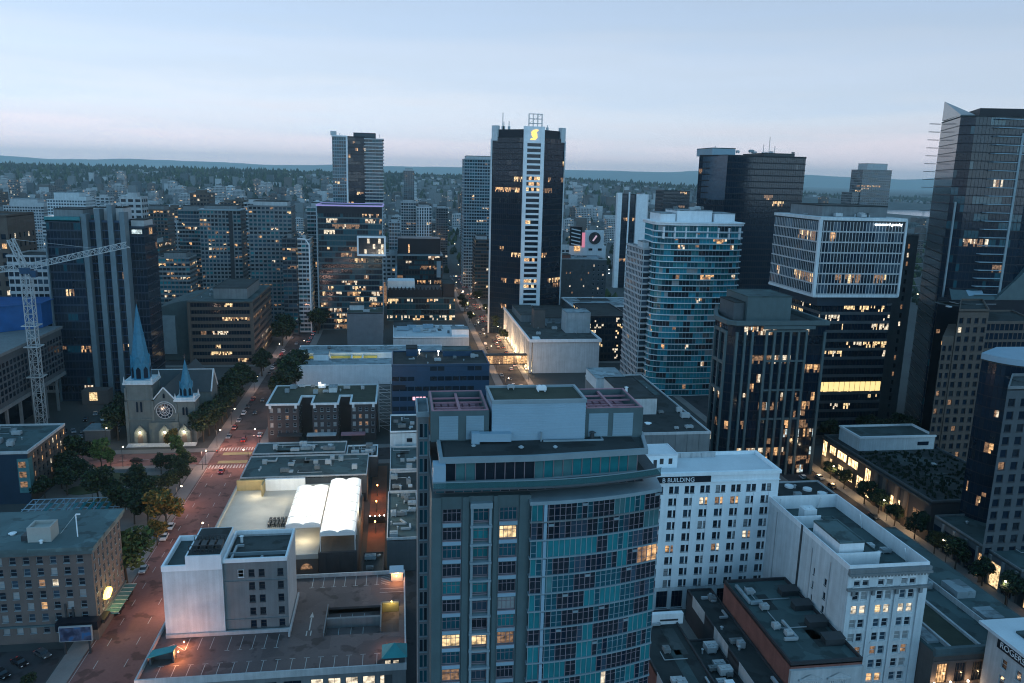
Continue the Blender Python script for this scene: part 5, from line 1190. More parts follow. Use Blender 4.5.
for k in range(8): b.quad((pts[k][0],482,pts[k][1]),(pts[k+1][0],482,pts[k+1][1]),(pts[k+1][0],530,pts[k+1][1]),(pts[k][0],530,pts[k][1]),1)
b.ngon([(-146,482,28)]+[(-120.5,482,28)]+[(p[0],482,p[1]) for p in reversed(pts)]); b.build('shell', [M['teal_pan'],M['roof_t']], t)
b = MB(); b.ring(rect(-137,-130,480.4,482), rect(-136.4,-130.6,480.9,481.9), 4, 27); b.build('white_frame', M['fr_lt'], t)
RES = [('grid_tower',-146,-116.5,620,642,81.5,'conc','conc','brown slab tower with green glazed bays and a pale roof line',100,1.2,2.7,.8,1),
 ('grid_tower',-107,-77,600,624,86,'conc','conc','pale concrete apartment tower with square grid of windows left of the lit glass office',101,1.3,3.0,.9,0),
 ('grid_tower',-78.5,-69.5,560,580,66,'conc_d','conc_d','narrow dark concrete tower beside the pale grid apartment tower',102,1.0,2.6,.4,0),
 ('grid_tower',-68.8,-60.8,566,590,65,'conc_l','louver','slim tower with white curved frame left of the lit glass office',103,1.2,2.5,.4,0),
 ('grid_tower',-166,-148,640,662,80,'conc','conc_d','dark apartment tower left of the brown slab tower',104,1.0,2.4,.4,0),
 ('grid_tower',-190,-170,600,625,58,'brown','conc','low brown apartment block crowded with lit windows behind the glass complex',105,1.2,2.4,.5,3),
 ('grid_tower',-160,-140,560,580,52,'conc','tan','tan balconied apartment block above the green hall',106,1.3,2.6,.6,3),
 ('grid_tower',-70,-56.5,640,660,84,'conc_l','conc','teal grey apartment tower just behind the lit glass office on its left',107,.9,2.5,.4,0),
 ('grid_tower',-262,-240,700,730,70,'conc_l','conc_l','pale ribbed apartment slab behind the brown left edge tower',108,.8,3.4,1.2,0),
 ('grid_tower',-128,-110,700,722,84,'conc_l','conc','grey apartment tower partly hidden behind the brown slab tower',109,1.1,2.6,.6,1),
 ('grid_tower',-215,-196,720,742,76,'tan','conc','mid brown apartment tower behind the ribbed glass complex',110,1.1,2.6,.6,1)]
for (nm,x0,x1,y0,y1,z,spm,mum,lab,sd,sph,cw,mw,lv) in RES:
    t = thing('apartment_tower', lab, 'tower', ((x0+x1)/2,(y0+y1)/2,0))
    band_tower(t, rect(x0,x1,y0,y1),0,z,3.0,sph,cw,mw,[('g_dark',4),('g_teal_d',3),('g_blue',2),('g_teal',.6)],spm,mum,.3,.13+.07*lv,.3,seed=sd,edges={0,1,3})
    penthouse(t,x0+3,x1-3,y0+4,y1-3,z+.5,z+4,'conc_l' if sd%2 else 'conc')
    if sd == 100:
        b = MB(); b.box(-125,-122.2,619.3,619.69,0,81); b.build('brick_strip', M['dk_br'], t); b = MB(); b.box(-146.6,-116,619.2,642,82,82.8); b.build('roof_line', M['fr_lt'], t)
    if sd == 103:
        b = MB(); b.bar((-61,565.4,0),(-61,565.4,62),.8); b.bar((-61,565.4,62),(-63.5,565.4,66),.8); b.bar((-63.5,565.4,66),(-69,565.4,66.4),.8); b.build('white_frame', M['white'], t)

# ================================================================== lit glass office with projecting framed box; tall tower behind
t = thing('glass_office_tower', 'green glass office tower with glowing purple roof edge and white framed projecting box', 'tower', (-34,590,0))
band_tower(t, rect(-55.4,-11.2,574,612),0,88,4.0,1.0,1.9,.12,[('g_dark',4),('g_teal_d',3.5),('g_blk',2)],'teal_pan','skin_w',.15,.25,.72,seed=120,lits=('l_gold','l_pale','l_dim','l_warm'),edges={0,1,3},litfloor={0:.4,1:.3,2:.5,3:.3,4:.6,5:.5,6:.6,7:.3,8:.3,9:.15,10:.05,11:.05,12:.1,15:.12,17:.15,18:.2,19:.35,20:.15})
b = MB(); b.box(-56,-10.6,573.2,573.6,83.6,88.2); b.build('dark_crown', M['black'], t)
b = MB(); b.ring(rect(-56.6,-10,573,613), rect(-55.9,-10.7,573.7,612), 88.6, 89.6); b.build('glowing_roof_edge', glow('purple_edge_light',(.6,.42,.75),.10), t)
b = MB(); b.bar((-56.2,573.3,0),(-56.2,573.3,88.5),.9); b.bar((-10.6,573.3,0),(-10.6,573.3,88.5),.6); b.build('pale_fin', M['fr_lt'], t)
b = MB(); b.ring(rect(-28.5,-8.5,569.4,574), rect(-28.4,-8.6,569.5,573.9), 54.6, 55.6); b.box(-28.5,-8.5,569.2,573.8,54.2,55.4); b.box(-28.5,-8.5,569.2,573.8,67,68.2); b.box(-28.5,-27.4,569.2,573.8,55.4,67); b.box(-9.6,-8.5,569.2,573.8,55.4,67); b.build('projecting_frame', M['white'], t)
b = MB(); rng = random.Random(5)
for i in range(9):
    for j in range(3): b.quad((-27.3+i*1.95,570.4,55.5+j*3.8),(-25.6+i*1.95,570.4,55.5+j*3.8),(-25.6+i*1.95,570.4,58.9+j*3.8),(-27.3+i*1.95,570.4,58.9+j*3.8), 1 if i > 6 and rng.random() < .7 or rng.random() < .12 else 0)
b.box(-27.4,-9.6,570.5,573.9,55.41,66.99,2); b.build('box_window', [M['g_dark'],M['l_pale'],M['black']], t)
t = thing('residential_tower', 'tallest slender apartment tower with white L shaped frame and stacked balconies', 'tower', (-36,775,0))
GT = [('g_teal_d',4),('g_dark',3),('g_blue',2)]
band_tower(t, rect(-59,-46.6,760,786),40,143,3.05,.7,2.2,.25,GT,'fr_lt','louver',.2,.05,seed=121,edges={0,1,3})
band_tower(t, rect(-45.0,-29,762,790),30,143.5,3.05,.35,2.2,.15,[('g_blk',5),('g_dark',2)],'black','black',.12,.12,.3,seed=122,edges={0,1,3})
band_tower(t, rect(-28.9,-13.6,760.5,788),30,142,3.05,.9,3.2,.25,GT,'conc_l','conc',1.1,.06,seed=123,edges={0,1,3})
b = MB(); b.box(-46.5,-45.1,758.6,762,38,144.6); b.box(-58,-45.1,758.6,759.8,38.2,39.4); b.box(-58,-45.1,758.6,759.8,33,34); b.box(-59.2,-46.51,759,786,143.9,145); b.build('white_frame', M['white'], t)
for x, z in ((-59,149),(-52,147),(-16,147)): b = MB(); b.bar((x,762,144),(x,762,z),.4); b.build('roof_mast', M['steel'], t)
penthouse(t,-40,-20,766,784,144,148,'conc_d'); b = MB(); b.ring(rect(-60.2,-55,759,764),rect(-59.8,-55.4,759.4,763.6),144.9,148.6); b.build('roof_railing', M['steel'], t)

# ================================================================== centre: dark office, low lit block, slim towers
t = thing('dark_office', 'dark stepped office block with pale roof slab above lit street level glass', 'building', (20,690,0))
band_tower(t, rect(-.5,38.5,690,722),0,42.5,4.2,1.2,2.4,.2,[('g_blk',4),('g_teal_d',2)],'black','skin_w',.15,.2,seed=130,litfloor={5:.35,4:.5,3:.2},edges={0,1,3})
b = MB(); b.prism(rect(0,37,696,720),43.6,57); b.build('upper_block', M['black'], t); b = MB(); b.box(-1,39,689,723,42.55,43.59); b.build('roof_slab', M['fr_lt'], t)
b = MB(); b.box(33.5,37,688.6,689.8,24,38); b.box(-2.6,-.6,688.6,690,0,34); b.build('pale_fin', M['louver'], t)
b = MB(); b.box(9,10.4,695.7,695.99,44.6,52); b.build('lit_strip', M['l_warm'], t)
t = thing('street_glass_block', 'low green glass block with serrated dark roof edge and orange lit street front', 'building', (18,625,0))
band_tower(t, rect(-8.5,44,609,640),0,17.5,4.3,.7,2.2,.16,[('g_teal_d',3),('g_dark',3)],'teal_pan','skin_w',.15,.2,.7,seed=131,litfloor={0:1.6,3:.9},edges={0,1,3},lits=('l_gold','l_warm','l_pale'))
b = MB(); b.prism(rect(-7,34,610,638),18.6,24.5)
for k in range(14): b.ngon([(-7+k*2.9,609.9,24.5),(-5+k*2.9,609.9,24.5),(-6+k*2.9,609.9,27)])
b.build('serrated_roof', M['black'], t); b = MB(); b.box(-8,13,618,636,24.51,30); b.build('white_roof', M['white'], t); penthouse(t,34.5,43.6,610,636,17.6,29,'black','roof_d')
b = MB(); b.box(-9.6,-8.7,608,609.4,12,27); b.box(-13,-9.61,609,611,14,30); b.build('billboard_tower', M['l_dim'], t)
for (x0,x1,y0,y1,z,spm,mum,lab,sd,sph,mw) in ((66,94,800,826,127,'fr_lt','louver','slender pale banded tower immediately left of the black tower with the gold emblem',132,1.1,.4),
      (70,83,720,744,54,'brown','dk_br','brown balconied mid rise in front of the slender pale banded tower',133,1.2,.5),
      (4,20,900,925,80,'conc_l','conc_l','grey stepped apartment tower in the distance above the dark office',134,1.0,.6),
      (21,37,890,915,75.4,'white','white','white ribbed apartment tower beside the grey stepped one',135,.5,1.1),
      (10.5,26.5,1300,1325,116,'conc','conc','lone slim grey tower rising on the skyline above the white ribbed tower',136,1.0,.5),
      (48,62,1000,1020,70,'conc','conc','narrow grey towers over the street beyond the dark office',137,1.0,.5),
      (-8,2,760,785,66,'conc_l','louver','pale narrow tower between the tall apartment tower and the dark office',138,.9,.5)):
    t = thing('apartment_tower', lab, 'tower', ((x0+x1)/2,(y0+y1)/2,0))
    band_tower(t, rect(x0,x1,y0,y1),0,z,3.1,sph,2.6,mw,[('g_dark',4),('g_teal_d',2),('g_blue',2)],spm,mum,.35,.06,.4,seed=sd,edges={0,1,3}); penthouse(t,x0+2,x1-2,y0+3,y1-3,z+.5,z+4,'conc_l')

# ================================================================== black tower with gold emblem
t = thing('bank_tower', 'black glass bank tower with white ladder column and glowing gold S emblem', 'tower', (92,570,0))
poly = [(65.4,562),(85.4,546.2),(98.8,546.2),(116.8,562),(116.8,590),(69,590)]
band_tower(t, poly,0,138,3.72,.55,1.6,.12,[('g_blk',6),('g_dark',.5)],'black','black',.08,.035,.8,seed=140,edges={0,2,3,5},lits=('l_warm','l_gold','l_dim'),litfloor={10:.62,9:.3,21:.25,27:.3,29:.25,32:.15,15:.2,8:.1},sp_top=False)
b = MB(); b.prism(offs(poly,-1.2),138.5,143.6); b.build('dark_crown', M['black'], t)
b = MB(); b.prism([(64.9,561.6),(68.5,558.8),(70.5,561.5),(67.5,566)],136,146.2); b.prism([(113.6,558.8),(117.3,561.6),(115.5,566),(112,561.5)],136,146); b.bar((65,561.8,0),(65,561.8,137),1.1); b.bar((117.2,561.8,0),(117.2,561.8,137),.9); b.build('white_pier', M['white_w'], t)
b = MB(); b.box(84.9,87.3,543.6,546.1,0,145.4); b.box(96.7,99.1,543.6,546.1,0,145.4); b.box(87.3,96.7,543.9,546.1,134.4,145.4); b.build('ladder_rail', M['white'], t)
for fl in range(36): b = MB(); z = fl*3.72+.6; b.box(87.31,96.69,543.8,546.1,z,z+1.35); b.build('ladder_rung', M['white'], t)
rng = random.Random(9)
for fl in range(36):
    b = MB(); z = fl*3.72+1.95; lit_ = fl in (9,10,14,21,27,28,29) 
    for k in range(5): b.quad((87.31+k*1.876,545.2,z),(89.18+k*1.876,545.2,z),(89.18+k*1.876,545.2,z+2.37),(87.31+k*1.876,545.2,z+2.37), (rng.choice((1,2)) if lit_ and rng.random() < .75 else 0))
    b.build('ladder_window', [M['g_blk'],M['l_warm'],M['l_gold']], t)
# gold emblem: two hooked ribbons round a globe
b = MB(); S_ = [(2.6,3.1,.35),(1.6,2.6,.8),(.2,2.5,1.0),(-1.0,1.9,1.1),(-1.5,.9,1.15),(-.8,.1,1.2),(.5,-.3,1.25),(1.3,-1.1,1.15),(1.1,-2.1,1.05),(.1,-2.7,.95),(-1.3,-2.8,.75),(-2.7,-3.2,.3)]
for (x0,z0_,w0),(x1,z1_,w1) in zip(S_,S_[1:]):
    d = Vector((x1-x0,z1_-z0_)).normalized(); nx, nz = -d.y, d.x
    b.quad((92+x0+nx*w0*.75,543.6,140+z0_+nz*w0*.75),(92+x0-nx*w0*.75,543.6,140+z0_-nz*w0*.75),(92+x1-nx*w1*.75,543.6,140+z1_-nz*w1*.75),(92+x1+nx*w1*.75,543.6,140+z1_+nz*w1*.75))
b.ngon([(92+1.9*math.cos(a*math.pi/10),543.66,140+1.9*math.sin(a*math.pi/10)) for a in range(20)])
b.build('gold_emblem', glow('gold_emblem_light',(1,.60,.12),1.5), t)
b = MB()
for x in (88.6,91.6,94.6,97.6):
    for y in (546,549): b.bar((x,y,145.4),(x,y,154),.3)
for z in (147.5,150.5,153.7):
    for y in (546,549): b.bar((88.6,y,z),(97.6,y,z),.3)
b.bar((88.6,546,147.5),(97.6,546,153.7),.2); b.build('roof_frame', M['steel'], t)
for x, z in ((72.6,155),(77,149.5),(73.4,149),(104,147.5)): b = MB(); b.bar((x,562,143.4),(x,562,z),.5); b.box(x-.8,x+.8,561,562.5,143.6,146); b.build('antenna', M['steel'], t)

# ================================================================== plain hotel block, theatre signs
t = thing('plain_hotel_block', 'plain grey brown block with few lit windows right of the black bank tower', 'building', (143,615,0))
b = MB(); rows = [(44-5.2*k,1.6) for k in range(8)]
sp = punched(b, (125,600), (149.6,600), 0, 50, [(5,1.1),(8,1.1),(10,1.1),(17,1.1),(19,1.1),(22.5,1.1)], rows, .3)
sp2 = punched(b, (149.7,600), (161.6,600), 0, 49.6, [(2,1.2),(5.8,1.3),(9.4,1.3)], [(44.5-3.6*k,1.6) for k in range(12)], .3)
for a, c in (((161.6,600),(161.6,630)),((161.6,630),(125,630)),((125,630),(125,600))): b.quad((*a,0),(*c,0),(*c,49.6),(*a,49.6))
b.build('wall', M['conc_d'], t); place_windows(t, sp, [('conc_d',3),('l_dim',1.2),('l_pale',.8)], 'conc_d', .3, 'plain', False, 142); place_windows(t, sp2, [('g_dark',3),('l_pale',.5)], 'fr_lt', .3, 'plain', False, 143)
flat_roof(t, rect(125,161.6,600,630), 50.02,'roof_l','conc_l',.6,.5); penthouse(t,126,134,606,618,50.03,53,'red_br'); clutter(t,128,158,602,628,50.03,7,144)
t = thing('sign_house', 'white rooftop house carrying a round dark sign and a pink neon fin', 'building', (160,645,0))
b = MB(); b.prism(rect(144.5,171,640,660),0,57.2); b.build('wall', M['white'], t); b = MB()
for x in (158,166): b.box(x-1.6,x+1.6,639.8,639.99,53.4,55.2)
b.build('window', M['g_dark'], t); b = MB(); b.box(153,169,640,642,57.21,70); b.build('sign_panel', M['white'], t)
b = MB(); b.cone((161.2,639.9,63.6),(161.2,639.3,63.6),5.0,5.0,24); b.build('round_sign', M['skin_w'], t); b = MB(); b.bar((159.6,639.2,61.4),(162.6,639.2,65.8),1.2); b.build('sign_mark', glow('pink_mark',(1,.6,.65),.35), t)
b = MB(); b.box(150.6,152.9,639.4,641,56,68); b.build('neon_fin', glow('pink_neon',(1,.28,.36),.45), t)
b = MB(); b.box(140.5,150.5,640,643,57.21,73); b.build('dark_panel', M['black'], t)
for k in range(5): b = MB(); b.bar((141.4,639.8,71-k*3.0),(149,639.8,69.4-k*3.0),.9); b.build('slanted_letter_bar', M['white'], t)
b = MB(); b.box(144,149,638.6,640,53,57); b.build('lit_panel', M['l_warm'], t)
# ================================================================== pale department store with colonnade
t = thing('department_store', 'pale windowless department store with lit columned side and rooftop plant', 'building', (95,490,0))
b = MB(); b.prism([(77.2,440),(116.6,440),(117.5,556),(77.4,556)],0,18.4); b.build('wall', M['white_w'], t)
b = MB(); b.box(75.0,117.4,439.2,557,18.4,19.3); b.build('roof', M['roof_g'], t); b = MB(); b.ring(rect(74.8,117.6,439,557.2), rect(75.6,116.8,439.8,556.4), 18.5, 20.3); b.build('cornice', M['white'], t)
for k in range(18):
    y = 441.5+k*6.6; b = MB(); b.box(75.2,76.7,y,y+1.6,0,18.39); b.build('column', M['white_w'], t)
    if k < 17: b = MB(); b.box(77.0,77.19,y+2.2,y+6.0,1,15); b.build('tall_window', M['l_dim'] if k % 3 else M['g_dark'], t)
for k in range(12): point_light('column_light', (74.3,444+k*9.8,2.2), (1,.66,.34), 1500, .3)
penthouse(t,84,91,478,488,19.32,31,'tan','roof_d'); penthouse(t,101,116,462,476,19.32,32,'conc_l','roof_l'); penthouse(t,79,92,500,540,19.32,24,'conc','roof_g'); penthouse(t,94,115,494,545,19.32,23,'roof_l','roof_d'); clutter(t,79,113,446,540,19.33,16,145)
b = MB(); b.box(77.4,81.5,441,446,19.32,20.6); b.build('roof_unit', M['white'], t)
t = thing('dark_annex', 'dark office annex with a few lit windows beside the pale department store', 'building', (130,495,0))
band_tower(t, rect(118.4,143.5,470,520),0,27.4,3.9,1.2,2.2,.3,[('g_blk',4),('g_dark',2)],'black','black',.12,.22,.5,seed=146,litfloor={5:.6,4:.4,3:.6},lits=('l_gold','l_pale'),edges={0,1,3})
flat_roof(t, rect(118,190,521,560), 26,'roof_l','white',.6,.5); penthouse(t,118.6,190,521.2,559.8,0,25.9,'conc_d','roof_g'); 
# ================================================================== curved balcony condominium
t = thing('balcony_condo_tower', 'turquoise apartment tower with curved white balcony bands and white roof box', 'tower', (150,405,0))
poly = [(131.6,400),(131.0,396),(132,392.6),(135,390.6),(140,389.4),(153,388.7),(168,389.2),(174.5,390.4),(176.6,392),(176.6,416),(132.5,416)]
band_tower(t, poly,0,89.5,3.06,.34,2.0,.1,[('turq',3.0),('g_teal',2.4),('g_teal_d',2.6),('g_dark',1.6),('g_blind',.3)],'white','louver',.95,.045,.3,seed=150,edges=set(range(9)),lits=('l_pale','l_warm','l_dim'),spname='balcony_slab')
for fl in range(29):
    b = MB(); z = 3.06*fl+.22; po = offs(poly,.9)
    for i in range(8): b.quad((po[i][0],po[i][1],z+.05),(po[i+1][0],po[i+1][1],z+.05),(po[i+1][0],po[i+1][1],z+.5),(po[i][0],po[i][1],z+.5))
    b.build('balcony_rail', M['g_teal'] if fl < 27 else M['louver'], t)
b = MB()
for fl in (27,28):
    for k in range(8): b.box(133.5+k*5.8,134.1+k*5.8,388.0,389.9,3.06*fl+.25,3.06*fl+3.05)
b.build('white_column', M['white'], t)
b = MB(); b.prism(offs(poly,1.5),90.7,91.3); b.build('roof_slab', M['white'], t); penthouse(t,133,141,393,410,91.31,95.5,'white','roof_l'); penthouse(t,142,161,394,412,91.31,97,'white','roof_l'); penthouse(t,162,173,393,411,91.31,95.8,'white','roof_l'); clutter(t,143,160,395,410,97.1,5,151)
band_tower(t, rect(127.2,130.9,400,430),0,76,3.06,.9,2.7,.9,[('g_dark',4),('g_blue',3)],'conc_l','conc_l',.4,.02,seed=152,edges={0,3}); penthouse(t,127.6,130.6,402,412,76.6,80,'white_w','roof_l')

# ================================================================== towers right of centre
t = thing('marble_bank_tower', 'distant tower with white side walls and dark centre crossed by an orange lit line', 'tower', (240,815,0))
b = MB(); b.prism(rect(224,228.6,800,806),0,98); b.prism([(243.5,798),(255,798),(258,804),(243.5,806)],0,97); b.bar((236,799.4,0),(236,799.4,99),1.4); b.build('white_wall', M['white'], t)
band_tower(t, rect(228.7,243.4,801,820),0,96,3.9,.5,2.4,.1,[('g_blk',5)],'black','black',.08,.02,seed=160,edges={0},litfloor={18:2.0,7:1.4,4:.5},lits=('l_warm','l_dim'))
t = thing('office_tower', 'square black distant tower between the marble tower and the big black tower', 'tower', (322,910,0))
band_tower(t, rect(307,338.5,900,930),0,99,4,1.4,2.6,.3,[('g_blk',5)],'black','black',.1,.02,seed=161,edges={0,3})
t = thing('black_office_tower', 'wide black office tower with rows of scattered lights and pale reflecting left side', 'tower', (238,520,0))
band_tower(t, [(212,500),(266,500),(266,545),(211,545),(201.2,521)],0,128,3.95,.8,1.6,.14,[('g_blk',6),('g_dark',.4)],'black','black',.1,.07,.78,seed=162,edges={0,4},lits=('l_warm','l_gold','l_dim'))
b = MB(); b.quad((201,521.5,100),(211.8,499.7,100),(211.8,499.7,128.6),(201,521.5,128.6)); b.build('reflecting_bevel', M['g_blue'], t); penthouse(t,206,222,512,540,128.6,133.6,'louver'); penthouse(t,240,262,508,540,128.6,131,'dk_metal'); clutter(t,226,262,505,540,131.1,6,163)
for x, z in ((209,135),(247,142),(243,137),(251,136)): b = MB(); b.bar((x,515,129),(x,515,z),.3); b.build('antenna', M['steel'], t)
t = thing('white_grid_tower', 'tower with white gridded upper storeys overhanging a dark shaft with lit ribbons', 'tower', (195,332,0))
band_tower(t, rect(175.4,214,312,353),65.6,96.6,4.4,.6,1.5,.26,[('g_dark',3),('g_blk',2),('g_blue',2)],'conc_l','conc_l',.25,.18,.82,seed=165,edges={0,3},lits=('l_gold','l_pale','l_dim','l_warm'),litfloor={0:.15,1:1.0,2:.1,3:.02,4:.12,5:.12,6:.06},sp_top=False)
b = MB(); b.box(175.0,214.4,311.5,353.4,64.6,65.6); b.bar((175.2,311.7,65),(175.2,311.7,97.6),1.3); b.bar((214.2,311.8,65),(214.2,311.8,97.6),.9); b.box(174.9,214.5,311.4,353.5,97.15,98.4); b.build('white_frame', M['white_w'], t)
b = MB(); b.prism(rect(179,212,315,350),60.4,64.59); b.build('recess_band', M['navy'], t)
band_tower(t, rect(182,214.6,316,352),0,60.3,3.9,1.3,1.5,.14,[('g_blk',5),('g_dark',1)],'conc_d','black',.2,.2,.8,seed=166,edges={0,3},litfloor={5:4.0,14:.35,13:.5,12:.6,11:.25,10:.5,4:.12,6:.04,7:.05,8:.06,9:.12,3:.2},lits=('l_gold','l_pale') )
b = MB()
for k in range(12): b.quad((184.2+k*2.5,315.7,21.7),(186.5+k*2.5,315.7,21.7),(186.5+k*2.5,315.7,26),(184.2+k*2.5,315.7,26))
b.build('lit_floor', glow('golden_lit_floor',(1,.70,.28),1.0), t)
penthouse(t,180,210,320,348,98.3,103,'conc'); clutter(t,178,212,314,350,98.4,14,167)
text_obj('canaccord genuity', 'lettering', (199.2,311.0,95.3), 1.75, 0, glow('white_sign_light',(.85,.95,1),2.6), t, .05)
t = thing('pilaster_tower', 'dark office tower with pale pilasters and roof box in front of the overhanging white tower', 'tower', (143,292,0))
poly = [(122.8,277),(125,275),(161,275),(161,302),(128.2,302),(122.8,288)]
band_tower(t, poly,0,59,3.75,.45,1.6,.12,[('g_blk',5),('g_dark',2)],'black','black',.1,.2,.6,seed=168,edges={0,1,3,4,5},litfloor={4:.22,5:.2,3:.14,13:.06,2:.16,1:.16},lits=('l_dim','l_pale','l_cool','l_warm'))
b = MB()
for x in (125.4,128.6,131.6,137.2,140.4,143.6,146.8,150,153.2,160.6): b.box(x-.45,x+.45,274.1,274.9,0,57)
for z in (57,45.4,34,22.5): b.box(136.8,153.6,274.2,274.89,z,z+.7)
for y in (277.4,282.6,287.6): b.box(121.9,122.7,y-.5,y+.5,0,57)
for z in (56,44,33): b.box(122,122.69,278,287,z,z+1.2)
b.build('pilaster', M['teal_pan'], t)
b = MB(); b.ring(offs(poly,1.0), offs(poly,-.5), 59.6, 61.2); b.box(135.4,156,273.4,274.2,58.2,59.4); b.build('cornice', M['teal_pan'], t); penthouse(t,133,151,284,304,59.6,69,'teal_pan','roof_t'); penthouse(t,128.6,132.8,286,300,59.6,66.5,'conc_d')
t = thing('concrete_slab_tower', 'plain grey concrete slab tower right of the white grid tower', 'tower', (224,345,0))
b = MB(); sp = punched(b, (217.5,332), (235,332), 0, 90, [(13.4,1.2)], [(84-4*k,2.2) for k in range(21)], .4)
for a, c in (((235,332),(235,360)),((235,360),(217.5,360)),((217.5,360),(217.5,332))): b.quad((*a,0),(*c,0),(*c,90),(*a,90))
b.build('wall', M['conc_d'], t); place_windows(t, sp, [('g_dark',2),('l_dim',1),('l_pale',.5)], 'skin_w', .4, 'plain', False, 170); flat_roof(t, rect(217.5,235,332,360), 90.02,'roof_d','conc',.6,.4)
t = thing('wedge_glass_tower', 'tall dark teal glass tower with sharp wedge top, fins and white spine at right edge', 'tower', (272,350,0))
poly = [(228.5,306),(232,301.5),(255.5,297),(266,300),(300,340),(243.4,338)]
band_tower(t, poly,0,140,3.5,.4,1.5,.1,[('g_blk',6),('g_teal_d',.8)],'black','black',.06,.05,.75,seed=172,edges={0,1,2,3,4},lits=('l_warm','l_pale','l_dim'),sp_top=False)
b = MB(); b.prism([(234,302.5),(255.3,298),(265.6,301),(298,339),(250,337)],140.5,143.6); b.build('dark_crown', M['black'], t)
b = MB(); b.prism([(229,307),(232.5,303),(249,337),(243.7,337.5)],140.51,141); b.tri((243.4,338,149.5),(228.6,306.2,141.02),(243.4,338,141.02)); b.tri((243.4,338,149.5),(232.4,303,141.02),(228.6,306.2,141.02)); b.tri((243.4,338,149.5),(249,337,141.02),(232.4,303,141.02)); b.tri((243.4,338,149.5),(243.4,338,141.02),(249,337,141.02)); b.build('glass_wedge', M['g_teal_d'], t)
b = MB()
b.bar((251,298.0,40),(251,298.0,134),1.0); b.bar((229.6,303.6,0),(229.6,303.6,106),.6); b.build('white_spine', M['fr_lt'], t)
for k in range(26):
    z = 56+k*3.5; b = MB(); b.box(239.5,250.4 if k < 21 else 255,297.4,301.6,z*.97,z*.97+.28); b.build('balcony', M['louver'], t)
for k in range(22): b = MB(); z = 66+k*3.5; b.box(237.6,242.6,337,338.4,z,z+.25); b.build('side_fin', M['fr_lt'], t)
t = thing('hillside_tower', 'lone stepped grey tower far off against the hills at right', 'tower', (698,1115,0))
band_tower(t, rect(676,722,1100,1130),0,133,3.6,1.2,3,.7,[('g_dark',3),('g_blue',2)],'conc','conc',.2,.05,seed=173,edges={0,3}); penthouse(t,684,716,1103,1127,133.6,143,'conc_l'); band_tower(t, rect(664,675.9,1102,1130),0,100,3.6,1.2,3,.7,[('g_dark',3)],'conc','conc',.2,.05,seed=174,edges={0,3})
t = thing('brown_grid_tower', 'brown concrete tower with square windows at the right under the wedge tower', 'tower', (212,275,0))
b = MB(); rows = [(62.4-3.5*k,2.1) for k in range(18)]
sp = punched(b, (205.5,262), (218,262), 0, 67, even(12.5,4,1.7), rows, .4); sp += punched(b, (200.6,262.3), (205.5,262.3), 0, 57.4, even(4.9,2,1.4), [r for r in rows if r[0] < 54], .4)
for a, c, z in (((218,262),(236,288),67),((236,288),(226,288),67),((226,288),(205.5,262.3),67),((222,288),(200.6,262.3),57.4)): b.quad((*a,0),(*c,0),(*c,z),(*a,z))
b.ngon([(200.6,262.3,57.4),(205.5,262.3,57.4),(226,288,57.4),(222,288,57.4)]); b.build('wall', M['brown'], t)
place_windows(t, sp, [('g_blk',6),('g_dark',2),('l_dim',.9),('l_pale',.6)], 'skin_w', .4, 'plain', False, 175); flat_roof(t, [(205.5,262),(218,262),(236,288),(226,288)], 67.02,'roof_d','brown',.8,.4)
band_tower(t, [(218.2,263),(240,263),(250,288),(236.2,288)],0,62,3.5,1.0,2,.3,[('g_blk',4)],'brown','brown',.2,.12,.5,seed=176,edges={0})
t = thing('glass_roof_block', 'dark block with sloping pale glass roof panel at the right edge', 'building', (255,305,0))
b = MB(); b.prism([(222,296),(290,296),(290,330),(247,330)],0,66); b.build('wall', M['black'], t); b = MB(); b.quad((228,296,66.1),(248,296,66.1),(256,312,78),(236,312,76)); b.ngon([(248,295.8,66.1),(290,295.8,66.1),(290,296,82),(262,296,80)]); b.quad((248,296,66.1),(262,296,80),(264,312,82),(256,312,78)); b.build('glass_slope', M['teal_pan'], t)
b = MB(); b.quad((237,297.5,67.4),(243.5,297.5,68.5),(246,305,73.2),(238,305,73)); b.build('pale_panel', M['siding'], t)
for k in range(12): b = MB(); b.box(223+k*3.1,224.5+k*3.1,295.8,295.98,52-(k%4)*5,53.6-(k%4)*5); b.build('lit_window', M[('l_dim','l_warm','l_pale')[k%3]], t)
t = thing('round_tower', 'black round fronted tower with curved pale roof at the right edge', 'tower', (180,215,0))
arc2 = [(192+14*math.cos(a), 214+13*math.sin(a)) for a in [math.pi+math.pi*.5*i/8 for i in range(9)]]
band_tower(t, arc2+[(209,201),(209,222),(189.5,222)],0,60,3.5,.3,1.5,.1,[('g_blk',5),('g_dark',1)],'black','black',.06,.03,.5,seed=178,edges=set(range(9))|{11},sp_top=False)
b = MB(); b.prism(offs(arc2+[(209,201),(209,222),(189.5,222)],.3),60.5,62.3); b.build('curved_roof', M['siding'], t); b = MB(); b.box(184,185.6,201.6,202.2,52,55.5); b.build('lit_window', M['l_pale'], t)
t = thing('brown_grid_block', 'brown gridded office block cut by the right edge before the round tower', 'building', (182,195,0))
b = MB(); sp = punched(b, (165.5,188), (200,188), 0, 58, even(34.5,9,2.1), [(53-3.7*k,2.3) for k in range(13)], .4)
for a, c in (((200,188),(200,202)),((200,202),(178.5,202)),((178.5,202),(165.5,188))): b.quad((*a,0),(*c,0),(*c,58),(*a,58))
b.build('wall', M['conc_d'], t); place_windows(t, sp, [('g_blk',6),('g_dark',2),('l_dim',.4)], 'skin_w', .4, 'plain', False, 179); flat_roof(t, [(165.5,188),(200,188),(200,202),(178.5,202)], 58.02,'roof_g','conc',.8,.4)

